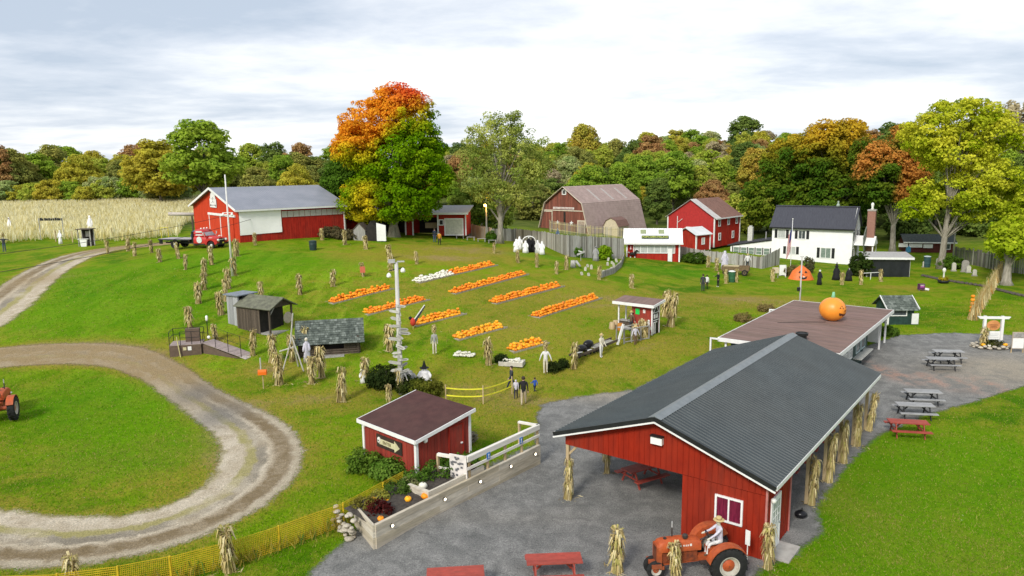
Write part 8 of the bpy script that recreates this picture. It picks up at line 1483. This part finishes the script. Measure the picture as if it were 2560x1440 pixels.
    g = G(2358, 708); t = thing('flower_bowl', 'black bowl planter of yellow mums with a white bird bath post', 'planter', g); MB().lathe([(.3, 0), (.55, .12), (.62, .35), (.55, .33), (.1, .28)], 16).build('bowl', BLACK, t, True); MB().lathe([(.16, .3), (.09, .5), (.08, 1.2), (.16, 1.35), (.2, 1.55), (.1, 1.75)], 10).build('urn_post', mat('bone_white', ()), t, True); shrub('yellow_mums', 'yellow mums in the black bowl planter', 0, 0, .5, .4, (.35,.3,.02), (.6,.5,.03), 140, 50, .09, 22, .12, 'plant', Vector((g.x, g.y, g.z+.3)))
    g = G(2303, 727); t = thing('purple_box', 'small purple box robot head with white tube on the right lawn', 'decoration', g); MB().bx(-.3, .3, -.15, .25, .15, .75).build('box', mat('purple_paint', (.12, .03, .10), (.08, .02, .07)), t); MB().bx(-.2, .2, -.17, -.15, .4, .55).build('face', mat('magenta_paint', (.5, .12, .42)), t); MB().bx(-.2, .2, -.16, -.15, .6, .66).build('eye_band', WHITE, t); MB().tube([(.3, .1, .2), (.75, -.15, .12)], .14, 10).build('white_tube', WHITE, t, True); [MB().bx(x-.04, x+.04, 0, .08, 0, .15).build('leg', GREYWOOD, t) for x in (-.2, .2)]
    # white rail, A-boards, cream box, wagon near the house
    a, b = G(2152, 700), G(2200, 697); t = thing('white_rail', 'low white pipe rail between two corn shocks by the stall', 'railing', a); d = b-a; MB().beam((0, 0, .8), d+Vector((0, 0, .8)), .06, .06).build('top_rail', WHITE, t); [MB().beam(d*f, d*f+Vector((0, 0, .8)), .06, .06).build('post', WHITE, t) for f in (0, .5, 1)]
    for px, py, rz, lab in ((1964, 692, 70, 'white sign board seen edge-on before the farmhouse'), (1956, 690, -8, 'white upright sign board left of the flagpole')): g = G(px, py); t = thing('white_board', lab, 'sign', g, R(rz)); MB().bx(-.38, .38, -.03, .03, .1, 1.35).build('panel', WHITE, t); [MB().bx(x-.04, x+.04, -.04, .04, 0, .12).build('foot', WHITE, t) for x in (-.3, .3)]
    g = G(1938, 695); t = thing('cream_box', 'cream box on legs behind a corn shock by the farmhouse', 'box', g); MB().bx(-.35, .35, -.2, .2, .6, 1.25).build('box', mat('cream_siding', ()), t); [MB().bx(x-.04, x+.04, -.04, .04, 0, .6).build('leg', GREYWOOD, t) for x in (-.3, .3)]
    a = G(1855, 688); t = thing('farm_wagon', 'old brown wooden farm wagon with tan load by the plank fence', 'wagon', (a.x-.6, a.y+.6, a.z), R(-22)); bw = mat('brown_wagon_wood', (.20, .14, .075), (.12, .085, .045), .9, 4); [MB().bx(*q, .55, 1.05).build('side_board', bw, t) for q in ((-1.6, 1.6, -.75, -.69), (-1.6, 1.6, .69, .75), (-1.6, -1.54, -.69, .69), (1.54, 1.6, -.69, .69))]; MB().bx(-1.54, 1.54, -.69, .69, .5, .55).build('floor', bw, t); MB().bx(-1.4, .4, -.6, .6, .95, 1.1).build('tan_load', mat('tan_canvas', (.5, .42, .24)), t); [wheel(t, 'wagon_wheel', x, y, .36, .1, bw, IRON, 0, 1 if y > 0 else -1) for x in (-1.1, 1.1) for y in (-.85, .85)]
    # kiosk and signs by the corn maze
    g = G(213, 616); t = thing('maze_kiosk', 'small ticket kiosk with dark roof and white counter at the corn maze', 'kiosk', g, R(4)); [MB().bx(x-.05, x+.05, y-.05, y+.05, 0, 2.2).build('post', GREYWOOD, t) for x in (-.75, .75) for y in (0, 1)]; MB().bx(-.95, .95, -.3, 1.3, 2.2, 2.28).build('roof', DARKWOOD, t); MB().bx(-.7, .7, .95, 1.0, 0, 2.2).build('back', DARKHOLE, t); MB().bx(-.25, .25, .9, .94, 1.2, 1.9).build('poster', mat('grey_poster', (.45, .42, .4)), t); MB().bx(-.75, .6, -.35, -.05, .95, 1.02).build('counter', WHITE, t); MB().prism([(-.38, 0), (.3, 0), (.4, .9), (-.5, .9)], -.3, -.1, 'xz').build('skirt', WHITE, t)
    a, b = G(100, 600), G(163, 598); t = thing('maze_banner', 'dark lettered banner board on posts above the corn maze', 'sign', a.lerp(b, .5), R(0)); W_ = (b-a).length; [MB().bx(x-.05, x+.05, -.05, .05, 0, 3.1).build('post', GREYWOOD, t) for x in (-W_/2, W_/2)]; rg = random.Random(2); MB().beam((-W_/2, 0, 3.0), (W_/2, 0, 3.05), .04, .08).build('beam', GREYWOOD, t); [MB().bx(-W_/2+.2+k*W_/11, -W_/2+.2+k*W_/11+rg.uniform(.12, .26), -.05, .05, 2.75, 3.05+rg.uniform(0, .12)).build('letter_block', BLACK, t) for k in range(11)]
    for k, (px, py) in enumerate([(62, 583), (140, 604), (182, 606), (280, 598), (357, 592), (420, 588)]): g = G(px, py); tag(MB().bx(-.06, .06, -.06, .06, -.1, 1.6).build('maze_post', LUMBER, None), f'{ORD[k]} pale wooden post from the left along the corn edge', 'post').location = g
    g = G(413, 596); t = thing('yellow_gate', 'yellow pipe frame at the corn edge left of the truck', 'frame', g); [MB().tube([(x, 0, 0), (x, 0, 1.5)], .04, 6).build('leg', mat('yellow_pipe', (.7, .6, .04)), t) for x in (-.5, .5)]; MB().tube([(-.5, 0, 1.5), (.5, 0, 1.5)], .04, 6).build('bar', mat('yellow_pipe', ()), t)
    a = Vector((-27.5, 158, hz(-27.5, 158))); g = Vector(atz(445, 505, 9.2)); t = thing('log_pile', 'long pale timber resting beyond the left eave of the storage barn', 'timber', (-46, 103, hz(-46, 103)), R(8)); MB().tube([(-1.9, 0, 3.25), (2, 0, 3.1)], .25, 10).build('log', mat('pale_plywood', ()), t, True); [MB().bx(x-.1, x+.1, -.1, .1, 0, 3.0).build('prop', DARKWOOD, t) for x in (1.2, 1.7)]
    # green ride-on toys behind the tan fence
    g = G(1190, 585); t = thing('green_slide', 'bright green plastic play slide behind the tan fence', 'play equipment', (g.x+.5, g.y+4, g.z)); gp_ = mat('bright_green_plastic', (.03, .45, .10)); MB().prism([(-.9, 0), (-.3, 0), (.2, 2.2), (-.4, 2.2)], -.4, .4, 'xz').prism([(1.0, 0), (1.9, 0), (1.4, 2.0)], -.4, .4, 'xz').build('panel', gp_, t); MB().prism([(-.2, .6), (.9, .6), (.5, 2.0)], -.45, -.38, 'xz').build('white_panel', WHITE, t); MB().bx(-1, 2, -.6, .6, 2.3, 2.4).build('canopy', GREENPAINT, t)
    g = G(2272, 628); tag(MB().lathe([(.3, 0), (.38, .2), (.36, .9), (.2, 1.0)], 12).build('blue_barrel', mat('sky_blue_plastic', (.08, .32, .55)), None, 40), 'light blue barrel left of the far red hut', 'barrel').location = G(2270, 631)
props()
# ------------------------------------------------------------ people and dummies
def figure_mesh(name, h, cols, legs=((0, 0), (0, 0)), arms=((0, .12, 0), (0, .12, 0)), sit=False, lean=0., hood=False, hair=True, look=0., thick=1.):
    "one continuous body grown from a skeleton; faces at local -y. legs: (swing, knee bend), arms: (swing, out, elbow bend), degrees"
    V = []; E = []; Rd = []; tagb = []
    def v(p, r): V.append(Vector(p)); Rd.append(r); return len(V)-1
    def e(a, b, m): E.append((a, b)); tagb.append(m)
    ly = -math.sin(R(lean)); pel = v((0, 0, .53), .072*thick); sp = v((0, ly*.1, .63), .066*thick); ch = v((0, ly*.21, .745), .076*thick); nk = v((0, ly*.31, .845), .034); jw = v((0, ly*.34-.012, .888), .043); sk = v((0, ly*.36-.004, .935), .054); cr = v((0, ly*.38, .978), .032)
    top, leg, shoe, skin = 0, 1, 2, 3; hd = top if hood else skin
    e(pel, sp, top); e(sp, ch, top); e(ch, nk, top); e(nk, jw, skin); e(jw, sk, hd); e(sk, cr, hd)
    if not hood: ns = v((math.sin(R(look))*.06, ly*.36-.064, .925), .009); e(sk, ns, skin)
    for s_, (sw, kb) in zip((-1, 1), legs):
        a, b = R(sw), R(sw-kb); hp = v((s_*.052, 0, .505), .052*thick); kn = v((s_*.056, -.245*math.sin(a), .505-.245*math.cos(a)), .037*thick); an = v((s_*.056, -.245*math.sin(a)-.225*math.sin(b), .505-.245*math.cos(a)-.225*math.cos(b)), .026); f = Vector((0, -math.cos(b), math.sin(-b) if abs(b) > .6 else 0))
        to = v(V[an]+Vector((s_*.01, -.075*math.cos(b), -.018-.075*min(0, math.sin(b)) if b < 0 else -.018)), .020); e(pel, hp, leg); e(hp, kn, leg); e(kn, an, leg); e(an, to, shoe)
    for s_, (sw, out, eb) in zip((-1, 1), arms):
        a = R(sw); o = out; sh = v((s_*.098*thick, ly*.27, .805), .040); d = Vector((s_*math.sin(o), -math.sin(a)*math.cos(o), -math.cos(a)*math.cos(o))); el = v(V[sh]+d*.165, .028); a2 = R(sw+eb); d2 = Vector((s_*math.sin(o)*.6, -math.sin(a2)*math.cos(o), -math.cos(a2)*math.cos(o))); wr = v(V[el]+d2*.135, .020); pm = v(V[wr]+d2*.045, .021); e(ch, sh, top); e(sh, el, top); e(el, wr, top); e(wr, pm, skin)
        side = Vector((0, 1, 0)) if abs(d2.y) < .8 else Vector((0, 0, 1))
        for k in range(4): fg = v(V[pm]+d2*(.042-.006*abs(k-1.4))+side*(k-1.5)*.011, .0055); e(pm, fg, skin)
        th = v(V[wr]+d2*.035-side*.03, .006); e(wr, th, skin)
    me = bpy.data.meshes.new(name); me.from_pydata([tuple(p*h) for p in V], E, []); ob = bpy.data.objects.new(name, me); C.objects.link(ob)
    md = ob.modifiers.new('s', 'SKIN'); md.use_smooth_shade = True
    for i, sv in enumerate(me.skin_vertices[0].data): sv.radius = (Rd[i]*h, Rd[i]*h); sv.use_root = (i == 0)
    ss = ob.modifiers.new('d', 'SUBSURF'); ss.levels = 1; ss.render_levels = 1
    bpy.context.view_layer.update(); out = bpy.data.meshes.new_from_object(ob.evaluated_get(bpy.context.evaluated_depsgraph_get())); bpy.data.objects.remove(ob); bpy.data.meshes.remove(me)
    out.name = name; out.materials.clear(); [out.materials.append(c) for c in cols]
    ce = np.empty(len(out.polygons)*3); out.polygons.foreach_get('center', ce); ce = ce.reshape(-1, 3)/h; best = np.full(len(ce), 1e9); mi = np.zeros(len(ce), int)
    for (a, b), m in zip(E, tagb):
        A, B = np.array(V[a]), np.array(V[b]); d = B-A; t = np.clip((ce-A)@d/(d@d+1e-9), 0, 1); r = np.linalg.norm(ce-A-t[:, None]*d, axis=1)-(Rd[a]*(1-t)+Rd[b]*t); k = r < best-1e-4; best[k] = r[k]; mi[k] = m
    out.polygons.foreach_set('material_index', mi); out.update(); return out, [p*h for p in V]
CL = {k: mat('cloth_'+k.replace(' ', '_'), c, tuple(x*.75 for x in c), .85, 9) for k, c in {'black': (.018, .018, .02), 'khaki': (.48, .40, .28), 'white': (.74, .73, .72), 'navy': (.022, .028, .05), 'blue': (.03, .10, .45), 'amber': (.55, .26, .03), 'denim': (.06, .085, .15), 'charcoal': (.045, .05, .058), 'lilac': (.60, .58, .66), 'grey': (.34, .34, .33), 'cream': (.68, .63, .50), 'brown': (.16, .10, .06)}.items()}
SKIN = mat('skin', (.52, .32, .24), (.45, .27, .2), .6, 6); HAIRD = mat('hair_dark', (.045, .03, .02)); HAIRB = mat('hair_blond', (.46, .33, .15))
def person(label, loc, rz, h, top, leg, shoe, hairm=None, cat='person', name='person', **kw):
    me, V = figure_mesh('body', h, [CL[top], CL[leg], CL[shoe], kw.pop('skin', SKIN)], **kw); t = thing(name, label, cat, loc, rz); o = bpy.data.objects.new('body', me); C.objects.link(o); o.parent = t
    hd = V[5]; bot = min(v.co.z for v in me.vertices); o.location = (0, 0, -bot if not kw.get('sit') else 0)
    if hairm: m = MB().sph(hd+Vector((0, .010*h, .014*h)), .066*h, (1, 1.05, 1), 12, 10); m.v = [(x, y+(.022*h if y < hd.y-.01*h and z < hd.z+.035*h else 0), max(z, hd.z-.03*h)) for x, y, z in m.v]; hh = m.build('hair', hairm, t, True); hh.location = o.location
    if not kw.get('hood'):
        for s_ in (-1, 1): q = MB().sph(hd+Vector((s_*.058*h, 0, -.005*h)), .012*h, (.5, 1, 1.4), 6, 5).build('ear', SKIN, t, True); q.location = o.location; q = MB().sph(hd+Vector((s_*.02*h, -.056*h, 0)), .006*h, nu=6, nv=5).build('eye', HAIRD, t, True); q.location = o.location
        q = MB().bx(hd.x-.016*h, hd.x+.016*h, hd.y-.060*h, hd.y-.05*h, hd.z-.038*h, hd.z-.033*h).build('mouth', mat('lips', (.35, .14, .12)), t); q.location = o.location
    return t
def people():
    W = lambda s: dict(legs=((s, max(0, -s)*.6), (-s, max(0, s)*1.2)), arms=((-s, .16, 18), (s, .16, 18)))
    person('man in black jacket and khaki trousers seen from behind, walking into the pumpkin field', G(1309, 1012), R(175), 1.8, 'black', 'khaki', 'brown', HAIRD, thick=1.18, **W(14)); person('child in pale grey hooded sweatshirt beside the man in black', G(1290, 997), R(178), 1.28, 'lilac', 'navy', 'black', None, hood=True, **W(16))
    person('small boy in blue top running beside the man in black', G(1337, 983), R(205), 1.08, 'blue', 'navy', 'black', HAIRD, legs=((30, 10), (-25, 60)), arms=((-30, .2, 50), (30, .2, 50))); person('teenager in dark vest and white shirt walking along the caution tape', G(1279, 974), R(-70), 1.62, 'charcoal', 'navy', 'black', HAIRD, **W(24))
    person('visitor in dark jacket and jeans below the maple', G(1087, 606), R(180), 1.75, 'navy', 'denim', 'black', HAIRD, **W(8)); person('visitor in amber jacket and black trousers below the maple', G(1099, 613), R(176), 1.68, 'amber', 'black', 'black', HAIRD, **W(16))
    person('man in dark jacket standing before the farm wagon', G(1757, 728), R(165), 1.82, 'charcoal', 'charcoal', 'black', HAIRD, thick=1.15, legs=((3, 0), (-3, 0))); person('child in white shirt beside the man in the dark jacket', G(1767, 722), R(150), 1.5, 'white', 'black', 'black', HAIRD); person('blond woman in black clothes and white shoes near the green drum', G(1795, 717), R(-60), 1.62, 'black', 'black', 'white', HAIRB, arms=((40, .1, 70), (10, .1, 30)))
    # the dummy driving the tractor
    M = Matrix.Translation(TRK.location)@Matrix.Rotation(TR_RZ, 4, 'Z'); p = M@Vector((-.78, 0, .28)); me, V = figure_mesh('body', 1.7, [CL['lilac'], CL['white'], CL['brown'], CL['cream']], legs=((78, 68), (82, 70)), arms=((48, .2, 18), (52, .2, 14)), lean=4); t = thing('scarecrow', 'scarecrow in white clothes and straw hat driving the near orange tractor', 'scarecrow', p, TR_RZ+R(90)); o = bpy.data.objects.new('body', me); C.objects.link(o); o.parent = t
    st = mat('straw_hat', (.60, .46, .22), (.48, .36, .16), .8, 12); MB().lathe([(.19, 0), (.20, .012), (.10, .03), (.095, .12), (.06, .14), (.01, .14)], 18, V[5]+Vector((0, 0, .05))).build('straw_hat', st, t, 40); MB().lathe([(.101, .035), (.101, .06)], 18, V[5]+Vector((0, 0, .05)), 'z', 0, False).build('hat_band', CL['brown'], t)
    def scare(px, py, lab, top, leg, h=1.6, hat=True, arms=((8, .5, 0), (8, .5, 0)), rz=0, up=.15, corn=True):
        g = G(px, py); me, V = figure_mesh('body', h, [CL[top], CL[leg], CL[leg], CL['cream']], legs=((2, 0), (-4, 4)), arms=arms); t = thing('scarecrow', lab, 'scarecrow', g, R(rz)); o = bpy.data.objects.new('body', me); C.objects.link(o); o.parent = t; o.location = (0, 0, up); MB().tube([(0, .1, -.1), (0, .1, h*.95)], .03, 6).build('stake', LUMBER, t)
        if hat: a = put(SHOCKS[1], 'straw_hair', t, (0, 0, V[6].z+up-.1), 0, (.5, .5, .32)) if corn else MB().lathe([(.18, 0), (.09, .03), (.08, .12), (.02, .13)], 12, V[5]+Vector((0, 0, .04+up))).build('hat', st, t)
        return t
    scare(1364, 937, 'scarecrow in white shirt and cream trousers below the nearest pumpkin bed', 'white', 'cream', 1.75); scare(1087, 889, 'thin scarecrow in grey shirt right of the signpost pole', 'grey', 'cream', 1.65, arms=((4, .15, 0), (4, .15, 0))); scare(1503, 893, 'pale dummy in white standing at the farm implement', 'cream', 'white', 1.7, True, ((25, .1, 20), (15, .1, 20)), 40, 0, False); scare(1588, 862, 'dummy in lilac coat and brown trousers at the booth stall', 'lilac', 'brown', 1.45, True, rz=20, up=0, corn=False)
    scare(1868, 678, 'dummy farmer in white shirt and dark vest behind the wagon', 'white', 'charcoal', 1.9, True, rz=-10, up=.3, corn=False); scare(12, 632, 'dark dressed scarecrow with outstretched arms at the left edge', 'charcoal', 'denim', 1.9, True, ((0, 1.3, 0), (0, 1.35, 0)), 10); scare(1006, 985, 'grey dummy leaning at the foot of the signpost pole', 'grey', 'charcoal', 1.5, False)
    scare(1578, 828, 'dummy shopkeeper in brown at the booth counter', 'brown', 'charcoal', 1.6, True, rz=-40, up=0, corn=False)
    def robed(px, py, lab, h, m, headm=None, w_=.3, name='sheet_ghost', cat='ghost figure', rz=0, hat=None, hood=None):
        g = G(px, py); t = thing(name, lab, cat, g, R(rz)); mb = MB(); n = 22; prof = [(w_*1.15, 0), (w_*1.0, h*.25), (w_*.82, h*.5), (w_*.7, h*.68), (w_*.72, h*.78), (w_*.42, h*.84), (w_*.40, h*.88), (w_*.42, h*.94), (w_*.25, h*.99), (.02, h)]
        mb.lathe(prof, n); mb.v = [(x*(1+.13*math.cos(5*math.atan2(y, x)+px)*max(0, 1-z/h/.8)), y*.85*(1+.13*math.cos(5*math.atan2(y, x)+px)*max(0, 1-z/h/.8)), z) for x, y, z in mb.v]; mb.build('robe', m, t, True)
        for s_ in (-1, 1): MB().tube([(s_*w_*.55, 0, h*.76), (s_*w_*.95, -.08, h*.55), (s_*w_*.9, -.2, h*.45)], [.08, .08, .05], 8).build('sleeve', m, t, True)
        if headm: MB().sph((0, -.02, h*.92), .115, (1, 1.05, 1.15), 12, 8).build('head', headm, t, True)
        if hat: MB().lathe([(.30, 0), (.31, .02), (.16, .04), (.09, .25), (.02, .5)], 16, (0, 0, h*.97)).build('pointed_hat', hat, t, 40)
        return t
    wh, bl = mat('ghost_sheet', (.84, .83, .82), (.74, .73, .73), .85, 5), CL['black']
    for px, py, h, lab in ((1291, 630, 1.55, 'white sheet ghost farthest left of the arch'), (1299, 624, 1.6, 'white sheet ghost just left of the arch'), (1314, 632, 1.45, 'white sheet ghost inside the arch'), (1344, 633, 1.55, 'white sheet ghost just right of the arch'), (1355, 636, 1.55, 'white sheet ghost farthest right of the arch')): robed(px, py, lab, h, wh)
    robed(1322, 630, 'black robed figure with white face under the arch', 1.85, bl, CL['white'], .32, 'robed_figure'); robed(1332, 630, 'black caped figure at the right side of the arch', 1.7, bl, CL['black'], .34, 'robed_figure')
    robed(1489, 652, 'grey robed figure with dark hood at the fence', 1.75, CL['grey'], CL['charcoal'], .34, 'robed_figure'); robed(769, 905, 'white robed ghost left of the log cabin window', 1.75, CL['lilac'], CL['cream'], .22); robed(884, 872, 'black witch figure leaning at the log cabin right corner', 1.5, bl, CL['cream'], .36, 'witch_figure'); robed(1062, 962, 'white witch figure with black pointed hat among the dark shrubs', 1.15, wh, CL['white'], .42, 'witch_figure', hat=bl); robed(1026, 962, 'pale ghost crouching behind the signpost shrubs', .95, CL['grey'], None, .4)
    robed(1811, 672, 'tall grey robed figure with white head at the plank fence', 2.3, CL['lilac'], CL['white'], .42, 'robed_figure'); robed(2048, 712, 'black and white penguin-like figure right of the pumpkin tent', 1.75, bl, CL['white'], .24, 'cloaked_figure'); robed(2090, 700, 'black witch figure with tall hat before the farmhouse window', 1.7, bl, CL['grey'], .4, 'witch_figure', hat=bl); robed(2121, 702, 'black robed figure right of the tall-hatted witch', 1.5, bl, CL['grey'], .36, 'robed_figure')
    robed(152, 610, 'white hanging ghost at the corn edge left of the kiosk', 1.9, wh, None, .22); robed(228, 585, 'white square-shouldered scarecrow in the corn right of the banner', 2.9, wh, CL['brown'], .42); robed(27, 590, 'white scarecrow in the corn at the left edge', 2.9, wh, CL['brown'], .3); robed(1394, 606, 'blue and white robed figure before the gambrel barn door', 2.0, mat('robe_blue', (.25, .36, .55)), CL['white'], .26, 'robed_figure'); robed(908, 957, 'white skull mask figure left of a corn shock', .9, wh, CL['white'], .16, 'sheet_ghost')
    # scarecrow with broom flag at the front of a bed
    g = G(1033, 822); t = thing('crow_dummy', 'red and black dummy with a long white-edged wing beside the signpost pole', 'dummy', (g.x, g.y, g.z)); MB().sph((0, 0, .55), .28, (.8, .8, 1.2)).build('red_body', mat('cloth_red', (.55, .05, .03)), t, True); MB().prism([(.0, .5), (.2, .45), (1.0, 1.75), (.9, 1.9)], -.05, .05, 'xz').build('black_wing', CL['charcoal'], t); MB().beam((.1, -.06, .75), (.95, -.06, 1.9), .02, .07).build('white_edge', WHITE, t); MB().tube([(0, 0, 0), (0, 0, .4)], .03, 6).build('stake', LUMBER, t); MB().sph((-.2, 0, .85), .14).build('head', CL['black'], t, True)
people()
